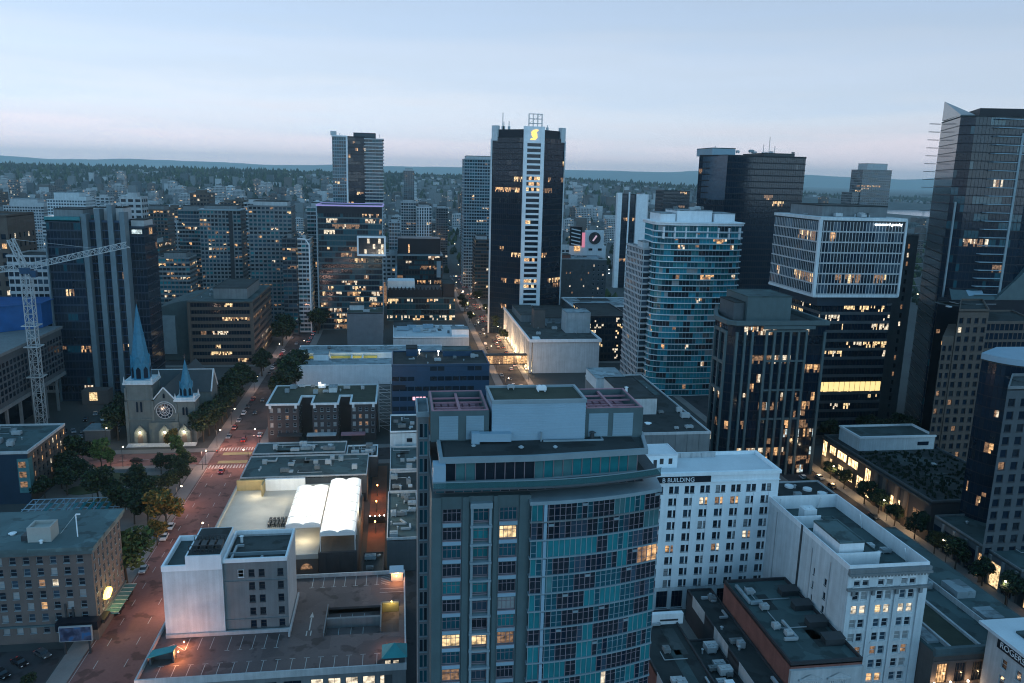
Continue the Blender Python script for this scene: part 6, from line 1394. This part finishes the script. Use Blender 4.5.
# ================================================================== shopping block on the right street
t = thing('shopping_block', 'low dark shopping block with glowing shopfronts and planted gravel roof', 'building', (188,245,0))
b = MB(); b.prism(rect(168,205,214,280),0,13.4); b.build('wall', M['dk_br'], t)
flat_roof(t, rect(168,205,214,280), 13.43,'roof_d','conc_d',.7,.5)
b = MB(); b.box(172,203,262,276,13.45,18.4); b.build('white_upper_storey', M['white_w'], t); b = MB(); b.box(172.6,202.4,262.6,275.4,18.41,18.5); b.build('roof_deck', M['roof_t'], t); b = MB(); b.ring(rect(171.7,203.3,261.7,276.3), rect(172.5,202.5,262.5,275.5), 18.4, 19.1); b.build('parapet', M['white'], t)
b = MB(); b.box(196,200.5,261.8,261.99,15.2,16.6); b.build('slot_window', M['g_blk'], t)
rng = random.Random(14); b = MB()
for k in range(420):
    x, y = rng.uniform(169.5,203.5), rng.uniform(216,260); s_ = rng.uniform(.25,.8); h = rng.uniform(.3,1.1); a = rng.uniform(0,3)
    for q in range(3):
        c, s2 = math.cos(a+q*1.05)*s_, math.sin(a+q*1.05)*s_; b.quad((x-c,y-s2,13.44),(x+c,y+s2,13.44),(x+c*.7,y+s2*.7,13.44+h),(x-c*.7,y-s2*.7,13.44+h))
o = b.build('roof_planting', M['leaf_d'], t); o['kind'] = 'stuff'
for k, (y0, y1, z0, z1, m_) in enumerate(((276.5,279.5,6,12,'l_warm'),(270,274.5,8.6,11.6,'l_warm'),(262.5,269,8.6,11.6,'l_gold'),(255,261.5,8.4,11.4,'l_warm'),(272,273.5,3,6.4,'l_gold'),(264,267.5,2.6,6.2,'l_gold'),(257.5,260,2.6,6,'l_pale'),(251,255,1.5,6.8,'l_gold'),(246.8,250.2,5.4,11.4,'l_warm'),(246.4,250.2,1.2,4.6,'l_gold'),(229,234.6,4.4,7.6,'l_gold'),(217,222.4,2,8.4,'l_dim'))):
    b = MB(); b.quad((167.96,y1,z0),(167.96,y0,z0),(167.96,y0,z1),(167.96,y1,z1)); n_ = 3
    o = b.build('shop_window', M['shop' if m_ != 'l_dim' else m_], t); b = MB()
    for q in range(n_+1): b.box(167.8,167.95,y0+(y1-y0)*q/n_-.07,y0+(y1-y0)*q/n_+.07,z0,z1)
    b.build('frame', M['skin_w'], o)
for y in (226,231,238,243): b = MB(); b.box(167.3,167.98,y-.9,y+.9,0,12.8); b.build('brick_pier', M['brown'], t)
b = MB(); b.box(167.2,168,214,280,12.4,13.0); b.build('fascia', M['dk_metal'], t)
for y in (220,232,248,258,266,277): point_light('shop_light', (165.8,y,4.5), (1,.64,.32), 1100, .6)
for (x0,x1,y0,y1,z,lab,sd) in ((168,200,176,212,9.6,'low dark arcade with wide portal openings on the right street',1),(168,204,138,174,8.2,'low dark shop row with bright lit windows at the lower right edge',2)):
    t = thing('street_arcade', lab, 'building', ((x0+x1)/2,(y0+y1)/2,0)); b = MB(); b.prism(rect(x0,x1,y0,y1),0,z); b.build('wall', M['conc_d'], t); flat_roof(t, rect(x0,x1,y0,y1), z+.03,'roof_t' if sd == 1 else 'roof_d','conc',.6,.4); clutter(t,x0+4,x1-3,y0+3,y1-3,z+.04,6,sd+300)
    rng = random.Random(sd)
    for k in range(7):
        y = y0+2+k*5; b = MB(); b.box(x0-.12,x0-.002,y,y+3.6,.5,z-2.2 if sd == 1 else 4.6); b.build('opening', M['g_blk'] if rng.random() < (.75 if sd == 1 else .2) else M['l_gold' if k%2 else 'l_warm'], t)
        b = MB(); b.box(x0-.5,x0-.002,y-1.2,y-.3,0,z-.4); b.build('pier', M['conc'], t)
b = None
t = thing('corner_shop', 'low dark flat roofed shop between the white corniced block and the lit shopping street', 'building', (128,215,0))
b = MB(); b.prism(rect(106,143.5,203,240),0,11); b.build('wall', M['dk_br'], t); flat_roof(t, rect(106,143.5,203,240), 11.03,'roof_d','conc_l',.5,.4); clutter(t,110,140,206,236,11.04,8,301)
for x, y in ((131,236),(136,233),(139,229)): b = MB(); b.cone((x,y,11.04),(x,y,11.7),1.5,1.5,16); b.build('round_vent', M['white'], t)
t = thing('street_block', 'low building with grey green roof squeezed beside the white block', 'building', (128,190,0))
b = MB(); b.prism(rect(116.2,142,180.5,202.5),0,12); b.build('wall', M['conc_d'], t); flat_roof(t, rect(116.2,142,180.5,202.5), 12.03,'roof_t','conc_l',.6,.4); clutter(t,118,140,183,200,12.04,6,302)
# ================================================================== trees
def leaf_crown(rx, rz, seed, n, leaf_s, mats, zc):
    """leaf clumps through an uneven crown made of several lobes with gaps between them"""
    rng = random.Random(seed); b = MB(); lobes = []
    for k in range(9):
        a = rng.uniform(0, 6.28); rr = rng.uniform(.15,.72)*rx
        lobes.append((rr*math.cos(a), rr*math.sin(a), zc+rng.uniform(-.55,.7)*rz, rng.uniform(.34,.55)*rx))
    lobes.append((0,0,zc+.4*rz,.5*rx))
    for i in range(n):
        lx, ly, lz, lr = rng.choice(lobes); d = Vector((rng.gauss(0,1),rng.gauss(0,1),rng.gauss(0,1))).normalized()*lr*rng.uniform(.45,1.08)
        p = Vector((lx,ly,lz))+Vector((d.x,d.y,d.z*.75)); s = leaf_s*rng.uniform(.6,1.3)
        a = Vector((rng.gauss(0,1),rng.gauss(0,1),rng.gauss(0,.6))).normalized(); c = a.cross(Vector((rng.gauss(0,1),rng.gauss(0,1),rng.gauss(0,1)))).normalized()
        a *= s; c *= s*.62; m = 0 if rng.random() < .75 else 1
        b.quad(tuple(p-a), tuple(p-c*.9), tuple(p+a), tuple(p+c), m)
    return b.mesh('crown', mats)
def trunk_mesh(h, r, seed, spread):
    rng = random.Random(seed); b = MB(); b.cone((0,0,0),(.1,.05,h*.55),r,r*.65,7); 
    for k in range(6):
        a = k*1.05+rng.uniform(-.3,.3); z0 = h*(.35+.06*k); b.cone((.06,.03,z0),(math.cos(a)*spread*.6,math.sin(a)*spread*.6,z0+h*.35),r*.4,r*.1,5)
    return b.mesh('trunk', M['bark'])
TV = {}
for k, ms in {'dark':('leaf_d','leaf'),'green':('leaf','leaf_l'),'yellow':('leaf_y','leaf'),'light':('leaf_l','leaf')}.items():
    TV[k] = [(leaf_crown(3.4,2.6,hash_+11*i,1500,.42,[M[ms[0]],M[ms[1]]],5.6), trunk_mesh(6.4,.22,i,3.2)) for i, hash_ in ((0,3),(1,17),(2,29))]
def tree(x, y, kind, s, label, group=None, z=0.0, sz=1.0):
    t = thing('tree', label, 'tree', (x,y,z), R.uniform(0,6.28), group); v = R.choice(TV[kind])
    o = link('crown', v[0], t); o.scale = (s,s,s*sz); o = link('trunk', v[1], t); o.scale = (s,s,s*sz); return t
tree(-72.4,243,'yellow',1.6,'tree turning autumn yellow beside the red street and parked white car')
tree(-72.6,234,'yellow',1.0,'small orange leafed tree just below the yellow one at the kerb')
tree(-73.4,209,'green',2.0,'large green street tree between the hotel and the red road')
tree(-78.4,213,'green',1.7,'green street tree close behind the hotel corner')
tree(-110.5,299,'light',1.15,'bright green slender tree at the top edge of the park',None,0,1.35)
tree(-107.6,300,'light',.8,'smaller bright green tree next to the slender one',None,0,1.3)
tree(-91.2,320,'yellow',.75,'thin yellowing tree in front of the church steps',None,0,1.4)
tree(-86.4,310,'light',.85,'light green tree before the right church tower',None,0,1.3)
tree(-83,303,'green',.85,'green corner tree beside the crossing at the church')
PK = [(-88,268),(-93,262),(-84,262),(-80,274),(-82,290),(-88,294),(-78.6,256),(-96,266),(-78,281),(-79,247),(-84,250),(-112,284),(-116,292),(-118,282),(-119,300),(-114,276),(-119.5,272),(-120,290),(-101,268),(-79.5,296),(-90,256)]
for x, y in PK: tree(x, y, 'dark', R.uniform(.9,1.6), 'dark leafy tree standing in the park by the red street', 'dark park trees')
CH = [(-80.5,338),(-79.5,346),(-78.5,354),(-81,330),(-78,362),(-80,371),(-78,380),(-80,390),(-79,399),(-115,342),(-117,352),(-118,362),(-116,334),(-80,410)]
for x, y in CH: tree(x, y, 'dark', R.uniform(1.5,2.2), 'big dark tree crowding the side of the stone church', 'dark trees round the church')
ST = [(-55.8,425),(-56,434),(-56,398),(-56.4,385),(-75,440),(-76,452),(-75,520),(-76,530),(-75.5,542),(-75,554),(-75,566),(-74.6,578),(-56,560),(-56,572),(-75,600),(-76,615)]
for x, y in ST: tree(x, y, 'dark', R.uniform(1.5,2.4), 'dark street tree lining the long street past the brown office', 'street trees on the long street')
GR = [(165.4,268),(165.2,258),(164.8,244),(165.2,236),(164.6,226),(165,216),(164.8,206),(164.4,196),(165.4,186),(146,250),(146,238),(146,226),(146,214),(164.6,176),(165,166)]
for x, y in GR: tree(x, y, 'dark', R.uniform(.8,1.2), 'dark street tree in front of the glowing shopfronts', 'street trees by the shops')
PL = [(196,292),(203,300),(212,304),(190,296),(221,300),(215,296),(186,304),(208,312),(222,310),(230,300)]
for x, y in PL: tree(x, y, 'dark', R.uniform(1.1,1.7), 'dark tree in the hidden plaza behind the shopping block', 'plaza trees')
SY = [(72.6,560),(72.4,575),(55,600),(72.3,530),(72.6,610),(55,650),(72.4,640),(55,690),(72.2,700)]
for x, y in SY: tree(x, y, 'dark', R.uniform(1.0,1.7), 'dark street tree on the lit street before the bank tower', 'street trees by the bank tower')
LT = [(-82,150),(-84,158),(-79.6,144),(-88,152),(-80,165)]
for x, y in LT: tree(x, y, 'dark', R.uniform(.5,.8), 'low dark bushy tree at the edge of the parking lot', 'bushy trees by the parking lot')

# ================================================================== vehicles
def car_proto(colr, name, label, L_=4.5, W_=1.8, H_=1.45, van=False):
    t = thing(name, label, 'car')
    b = MB(); w2 = W_/2
    prof = [(-L_/2,.35),(-L_/2,.78),(-L_/2+.9,.92),(L_/2-.5,.95),(L_/2,.8),(L_/2,.35)]
    top = [(-L_/2+1.1,.93),(-L_/2+1.75,H_),(L_/2-1.2 if not van else L_/2-.2,H_),(L_/2-.45 if not van else L_/2-.05,.95)]
    def ext(p, ww, m=0):
        n = len(p)
        for i in range(n):
            a, c = p[i], p[(i+1)%n]; b.quad((-ww,a[0],a[1]),(ww,a[0],a[1]),(ww,c[0],c[1]),(-ww,c[0],c[1]), m)
        b.ngon([(ww,q[0],q[1]) for q in reversed(p)], m); b.ngon([(-ww,q[0],q[1]) for q in p], m)
    ext(prof, w2); b.box(-w2+.16,w2-.16,top[1][0],top[2][0],H_-.04,H_+.02); b.build('body', colr, t)
    b = MB(); ext([(q[0],q[1]-(.03 if q[1] > 1 else 0)) for q in top], w2-.12); b.build('window_glass', M['g_dark'], t)
    for sx in (-1,1):
        for sy in (-1,1):
            o = MB(); o.cone((sx*(w2-.2),sy*L_*.31,.33),(sx*(w2+.02),sy*L_*.31,.33),.33,.33,10); o.build('wheel', M['rubber'], t)
        o = MB(); o.box(sx*w2*.72-.22,sx*w2*.72+.22,-L_/2-.03,-L_/2+.05,.6,.78); o.build('headlight', M['white'], t)
        o = MB(); o.box(sx*w2*.75-.2,sx*w2*.75+.2,L_/2-.05,L_/2+.03,.62,.8); o.build('tail_light', M['taill'], t)
    return t
paints = {'white':mat('white_car_paint',(.6,.6,.6),.3,var=.03),'black':mat('black_car_paint',(.012,.012,.014),.25,var=.03),'silver':mat('silver_car_paint',(.3,.31,.33),.3,.4,var=.03),'red':mat('red_car_paint',(.3,.02,.02),.3,var=.03),'grey':mat('grey_car_paint',(.07,.075,.08),.3,.2,var=.03)}
protos = {k: car_proto(m, 'parked_car', '%s car' % k) for k, m in paints.items()}
used = set()
def car(kind, x, y, rz, label, group=None, z=.02):
    p = protos[kind]
    if kind in used: p = dup(p)
    used.add(kind); p.location = (x,y,z); p.rotation_euler = (0,0,rz); p['label'] = label
    if group: p['group'] = group
    elif 'group' in p: del p['group']
    return p
car('white',-71.9,246,.03,'white car parked at the kerb just above the yellow tree')
car('white',-71.8,238.5,.03,'white car parked at the kerb by the orange leafed tree')
car('silver',-71.8,218,.02,'silver car parked by the kerb under the large green street tree')
car('black',-71.7,203.5,.02,'black car parked near the hotel, further of two at the kerb')
car('black',-71.6,196.8,.02,'black car parked by the hotel canopy, nearer of two at the kerb')
car('black',-101,308,1.57,'black car crossing in front of the church steps')
car('red',-66.4,294,0,'dark red car waiting below the crossing on the red street')
car('red',-64.8,330,math.pi,'red car heading away above the church crossing')
car('white',-124,310,1.57,'white car with bright lights on the cross street beside the modern block')
car('silver',-130,306,-1.57,'silver car beside the white one on the cross street')
car('black',-86.2,175.5,.9,'black car standing in the parking lot below the hotel')
car('black',-88.2,171.5,.9,'second black car in the parking lot, nearer the frame edge'); car('white',-88.6,166.5,.9,'white roofed car in the parking lot at the lower left corner'); car('grey',-82.5,178.5,.9,'grey car at the top of the parking lot below the hotel wall')
gl = 'cars along the long street past the brown office'; k = 0
for y in list(range(336,640,11)):
    for x in (-71.8,-59.3,-66.6):
        if R.random() < (.62 if x != -66.6 else .3):
            car(R.choice(['white','silver','black','grey','red']), x, y+R.uniform(-2,2), 0 if x < -65 else math.pi, 'car on the long street past the brown office', gl)
gl = 'cars along the lit street by the department store'
for y in range(400,900,12):
    for x in (58.4,62,66,69.2):
        if R.random() < .4: car(R.choice(['white','silver','black','grey']), x, y+R.uniform(-2,2), 0 if x < 64 else math.pi, 'car on the lit street by the department store', gl)
gl = 'cars on the street by the shops'
for y in range(170,290,9):
    for x in (149.6,155,161.6):
        if R.random() < .4: car(R.choice(['white','silver','black','grey']), x, y, 0, 'car on the dark street before the shopfronts', gl)
gl = 'cars parked in the site yard left of the church'
for i in range(7):
    for j in range(5):
        if R.random() < .8: car(R.choice(['white','silver','silver','grey','black']), -143+i*3.6+j*1.2, 338+j*8.5, .35+R.uniform(-.1,.1), 'car parked in the yard left of the church', gl)
for k in protos:
    if k not in used: 
        for c in list(protos[k].children): bpy.data.objects.remove(c)
        bpy.data.objects.remove(protos[k])
t = thing('yard_shed', 'low flat roofed shed beside the parked cars left of the church', 'shed', (-124,338,0)); b = MB(); b.prism(rect(-129,-119,334,343),0,4.5); b.build('wall', M['conc_d'], t); b = MB(); b.box(-129.4,-118.6,333.6,343.4,4.5,4.9); b.build('roof', M['roof_l'], t)
t = thing('entrance_pavilion', 'small lit pavilion at the foot of the dark glass tower complex', 'building', (-143,393,0)); b = MB(); b.prism(rect(-150,-138,389,395.5),0,7); b.build('wall', M['tan'], t); b = MB(); b.box(-146.5,-143,388.8,388.99,2,6); b.build('lit_window', M['l_gold'], t)

# ================================================================== street lamps
def lamp_proto():
    t = thing('street_lamp', 'street lamp', 'street lamp', (0,0,0)); b = MB(); b.cone((0,0,0),(0,0,7.4),.11,.07,7); b.bar((0,0,7.3),(1.5,0,7.7),.1); b.build('pole', M['dk_metal'], t)
    b = MB(); b.cone((1.6,0,7.45),(1.6,0,7.75),.30,.22,10); b.build('lamp', M['bulb'], t); return t
lp0 = lamp_proto(); first = [True]
def lamp(x, y, rz, label, group, power=0, col=(1,.72,.42)):
    t = lp0 if first[0] else dup(lp0); first[0] = False
    t.location = (x,y,.1); t.rotation_euler = (0,0,rz); t['label'] = label; t['group'] = group
    if power: point_light('street_light', (x+1.6*math.cos(rz), y+1.6*math.sin(rz), 7.2), col, power, .25)
g = 'street lamps on the red street'
for x, y, p in ((-73.9,297,900),(-57,297,500),(-73.9,322,900),(-57,322,700),(-73.9,262,600),(-57,150,900),(-57,196,900),(-57,232,900),(-74,352,500),(-57,370,500),(-74,410,500),(-57,455,500),(-74,490,600),(-57,500,500),(-74,545,500)):
    lamp(x, y, 0 if x < -65 else math.pi, 'street lamp on a dark pole along the red street', g, p*3.6, (1,.58,.42))
g = 'street lamps on the lit street'
for y in (400,440,480,520,560,600,650,710,780): lamp(56,y,0,'street lamp on the warmly lit street by the department store', g, 4200, (1,.58,.30))
for y in (420,465,505,545,580,625,680,745): lamp(71.6,y,math.pi,'street lamp on the warmly lit street by the department store', g, 4200, (1,.58,.30))
g = 'street lamps on the shopping street'
for y in (175,200,230,262): lamp(164.2,y,math.pi,'street lamp among the trees on the shopping street', g, 260, (1,.8,.55))
g = 'lamps on the cross street by the church'
for x in (-118,-140,-104): lamp(x,302,1.57,'street lamp on the cross street before the church', g, 1300, (1,.66,.45))
lamp(-118,326,1.57,'lamp glowing white beside the left church tower','lamp by the church',300,(1,.93,.85))
for x, y in ((-93,279),(-104,271)): lamp(x,y,0,'lamp in the dark park','park lamps',90,(1,.95,.7))
def signal(x, y, rz, label):
    t = thing('traffic_signal', label, 'traffic signal', (x,y,0), rz, 'signals at the crossing'); b = MB(); b.cone((0,0,0),(0,0,6),.1,.07,6); b.bar((0,0,5.8),(4.5,0,6.1),.09); b2 = MB(); b2.box(4.2,4.6,-.15,.15,5.2,6.2)
    link('pole', b.mesh('pole', M['dk_metal']), t); link('signal_head', b2.mesh('signal_head', M['black']), t); b3 = MB(); b3.box(4.28,4.52,-.2,-.16,5.9,6.1); link('red_light', b3.mesh('red_light', M['taill']), t)
for x, y, rz in ((-73.7,301.5,0),(-57.4,318.8,math.pi)): signal(x,y,rz,'traffic signal on a mast arm at the church crossing')
# ================================================================== the city beyond, as separate buildings
def far_variant(seed):
    rng = random.Random(seed); w_, d_, h = rng.uniform(14,30), rng.uniform(14,26), rng.uniform(10,16)*1.0
    k = rng.random(); fl = rng.choice((4,6,8,10,12,14,16,18,20)); h = fl*3.1
    b = MB(); b.prism(rect(-w_/2,w_/2,-d_/2,d_/2), -8, h, 0, 1)
    for i in range(fl):
        z = i*3.1+1.0; style = seed % 3
        for (A, B) in (((-w_/2,-d_/2),(w_/2,-d_/2)),((w_/2,-d_/2),(w_/2,d_/2)),((-w_/2,d_/2),(-w_/2,-d_/2))):
            A, B = Vector(A), Vector(B); L_ = (B-A).length; u = (B-A)/L_; n = Vector((u.y,-u.x))*.08; nc = int(L_/(3.2 if style else 4.4))
            for j in range(nc):
                s0 = L_*(j+.16)/nc; s1 = L_*(j+.84)/nc; p, q = A+u*s0+n, A+u*s1+n; r_ = rng.random(); m = 3 if r_ < .03 else 4 if r_ < .085 else 2
                b.quad((p.x,p.y,z),(q.x,q.y,z),(q.x,q.y,z+1.6),(p.x,p.y,z+1.6), m)
            if style == 1:
                p, q = A+n*6, B+n*6; b.quad((p.x,p.y,z-.75),(q.x,q.y,z-.75),(q.x,q.y,z-.05),(p.x,p.y,z-.05),0)
    b.box(-w_*.25,w_*.2,-d_*.25,d_*.2,h,h+3.2,0,1); b.ring(rect(-w_/2-.1,w_/2+.1,-d_/2-.1,d_/2+.1), rect(-w_/2+.4,w_/2-.4,-d_/2+.4,d_/2-.4), h-.2, h+.9, 0)
    return b, w_, d_, h
walls = ['conc','conc_l','tan','white_w','brown','conc_l','conc_l','teal_pan']
desc = {'conc':('grey','grey'),'conc_l':('pale grey','pale'),'tan':('tan brick','tan'),'white_w':('off white','white'),'brown':('brown brick','brown'),'conc_d':('dark grey','dark'),'teal_pan':('blue green','blue green')}
FV = []
for i in range(24):
    b, w_, d_, h = far_variant(200+i); wl = walls[i % 8]
    FV.append((b.mesh('far_building', [M[wl], M['roof_g'] if i % 3 else M['roof_l'], M['g_dark'], M['l_pale'], M['l_warm']]), w_, d_, h, wl))
for (x0,x1,y0,y1,z,lab,wl) in ((-404,-362,1000,1030,72,'large pale stepped block beyond the dark ribbed glass complex','white_w'),(-470,-425,1040,1070,62,'pale green topped block at the far left beyond the brown tower','conc_l'),(-330,-300,1180,1210,52,'pale square block in front of the wooded ridge at left','white_w')):
    t = thing('pale_block', lab, 'building', ((x0+x1)/2,(y0+y1)/2,0)); band_tower(t, rect(x0,x1,y0,y1),0,z,3.4,1.5,3,.9,[('g_dark',3),('g_blue',3)],wl,wl,.25,.05,seed=int(y0),edges={0,1}); penthouse(t,x0+6,x1-8,y0+5,y1-5,z+.5,z+9,wl,'roof_l'); penthouse(t,x1-7.9,x1-1,y0+5,y1-5,z+.5,z+5,wl,'roof_l')
occ = [(o.location.x, o.location.y, 34) for o in list(COL.objects) if o.type == 'EMPTY' and o.parent is None and o.location.y > 540]
rng = random.Random(77); count = 0; tries = 0; placed = []
def proj(x, y, z):
    v = Vector((x,y,z))-CAM; d = v.dot(fw); return 512+789.2*v.dot(rt)/d, 341.5-789.2*v.dot(up)/d
while count < 300 and tries < 20000:
    tries += 1
    y = 640+2300*rng.random()**1.1; x0 = -.60*y-40; x1 = .86*y+60; x = rng.uniform(x0, x1 if rng.random() < .45 else .2*y)
    y = round(y/46)*46+rng.uniform(-4,4); x = round(x/42)*42+rng.uniform(-4,4)
    if -95 < x < -45 and y < 1300 or 45 < x < 84 and y < 1300 or 130 < x < 175 and y < 760: continue
    if x > 1400 and 2050 < y < 3750: continue
    if any((x-a)**2+(y-c)**2 < r_*r_ for a, c, r_ in occ): continue
    if any(abs(x-a) < 30 and abs(y-c) < 30 for a, c in placed): continue
    px, py = proj(x, y, 30)
    if px < -30 or px > 1054: continue
    lim = 48 if y > 1500 else 64 if x < 100 else 46
    cand = [f for f in FV if f[3] <= lim] if rng.random() < .93 else FV
    if y < 1100 and x < 60: cand = [f for f in FV if f[3] >= 30]
    f = rng.choice(cand); placed.append((x,y)); count += 1
    zone = 'near the downtown edge' if y < 1150 else 'in the middle distance' if y < 1900 else 'far off below the wooded ridge'
    side = 'west of the bank tower' if x > 120 else 'east of the bank tower'
    o = tag(link('far_building', f[0], None, (x,y,gz(x,y)), rng.choice((0,0,0,math.pi/2))), 'small %s building %s, %s' % (desc[f[4]][0], zone, side), 'building', '%s buildings %s, %s' % (desc[f[4]][1], zone, side))
    o.scale = (1,1,rng.uniform(.95,1.5))
# low houses beyond, too many to count, and the woods on the plateau
b = MB()
for k in range(3600):
    y = 1500+3000*rng.random()**1.2; x = rng.uniform(-.62*y-60, .88*y+80)
    if x > 1300 and 2050 < y < 3750: continue
    z = gz(x,y); w_, d_, h = rng.uniform(6,15), rng.uniform(6,11), rng.uniform(5,12)+(rng.random()<.3)*rng.uniform(4,30)*(y<3400)
    m = rng.choice((0,0,1,2,3)); b.box(x-w_,x+w_,y-d_,y+d_,z-6,z+h,m,rng.choice((4,5)),False)
    if rng.random() < .10: b.quad((x-1.2,y-d_-.1,z+1),(x+1.2,y-d_-.1,z+1),(x+1.2,y-d_-.1,z+3.2),(x-1.2,y-d_-.1,z+3.2),6)
setting('far_houses', b, [M['conc'],M['conc_l'],M['conc_d'],M['tan'],M['roof_g'],M['roof_d'],M['l_pale']], 'stuff')
b = MB()
def cone_tree(x, y, z, r_, h, m, n=5):
    a0 = rng.random()*6; pts = [(x+r_*math.cos(a0+6.2832*i/n)*rng.uniform(.7,1.2), y+r_*math.sin(a0+6.2832*i/n)*rng.uniform(.7,1.2)) for i in range(n)]
    zm = z+h*.4; ap = (x+rng.uniform(-.2,.2)*r_, y, z+h); f = rng.uniform(.6,.95)
    for i in range(n):
        p, q = pts[i], pts[(i+1)%n]; a, c = (x+(p[0]-x)*f,y+(p[1]-y)*f), (x+(q[0]-x)*f,y+(q[1]-y)*f)
        b.quad((*a,z-3),(*c,z-3),(*q,zm),(*p,zm),m); b.tri((*p,zm),(*q,zm),ap,m)
for k in range(15000):
    y = 1650+3500*rng.random()**.8; x = rng.uniform(-.66*y-100, .95*y+100)
    if x > 1350 and 2050 < y < 3700: continue
    left = x < .02*y; dens = (.22 if y < 2800 else .85 if left else .6)
    if y > 2800 and noise.noise(Vector((x*.004,y*.004,2))) < (-.25 if left else -.05): dens *= .25
    if rng.random() > dens: continue
    s = rng.uniform(.7,1.5)*(1.15 if y > 3000 and left else .9); cone_tree(x,y,gz(x,y),6*s,(14 if rng.random() < .75 else 22)*s, 0 if rng.random() < .7 else 1, 5)
for k in range(2600):
    y = 4300+700*rng.random(); x = rng.uniform(-.66*y-100, .95*y+100); s = rng.uniform(.6,1.5); cone_tree(x,y,gz(x,y),7*s,(15 if rng.random() < .8 else 25)*s, 0, 5)
setting('forest', b, [M['leaf_d'],M['leaf']], 'stuff')
b = MB()
for k in range(2600):
    y = 640+1100*rng.random(); x = rng.uniform(-.62*y-60, .86*y+80); 
    if any(abs(x-a) < 17 and abs(y-c) < 16 for a, c in placed) or any((x-a)**2+(y-c)**2 < 26**2 for a, c, r_ in occ): continue
    if -75 < x < -57 or 56 < x < 72: continue
    s = rng.uniform(.4,.8); cone_tree(x,y,0,6*s,14*s,0 if rng.random() < .6 else 1,6)
setting('city_trees_woods', b, [M['leaf_d'],M['leaf']], 'stuff')
# lights of the streets far away
b = MB()
for k in range(700):
    y = 650+2300*rng.random(); x = rng.uniform(-.6*y-60,.85*y+60)
    if x > 1300 and y > 2000: continue
    z = gz(x,y)+rng.uniform(6,11); s = .35+y*.00018; b.box(x-s,x+s,y-s,y+s,z-s,z+s,rng.choice((0,0,1)))
setting('far_street_lights', b, [glow('far_lamp',(1,.78,.5),2.2),glow('far_white_lamp',(.95,.97,1),1.8)], 'stuff')
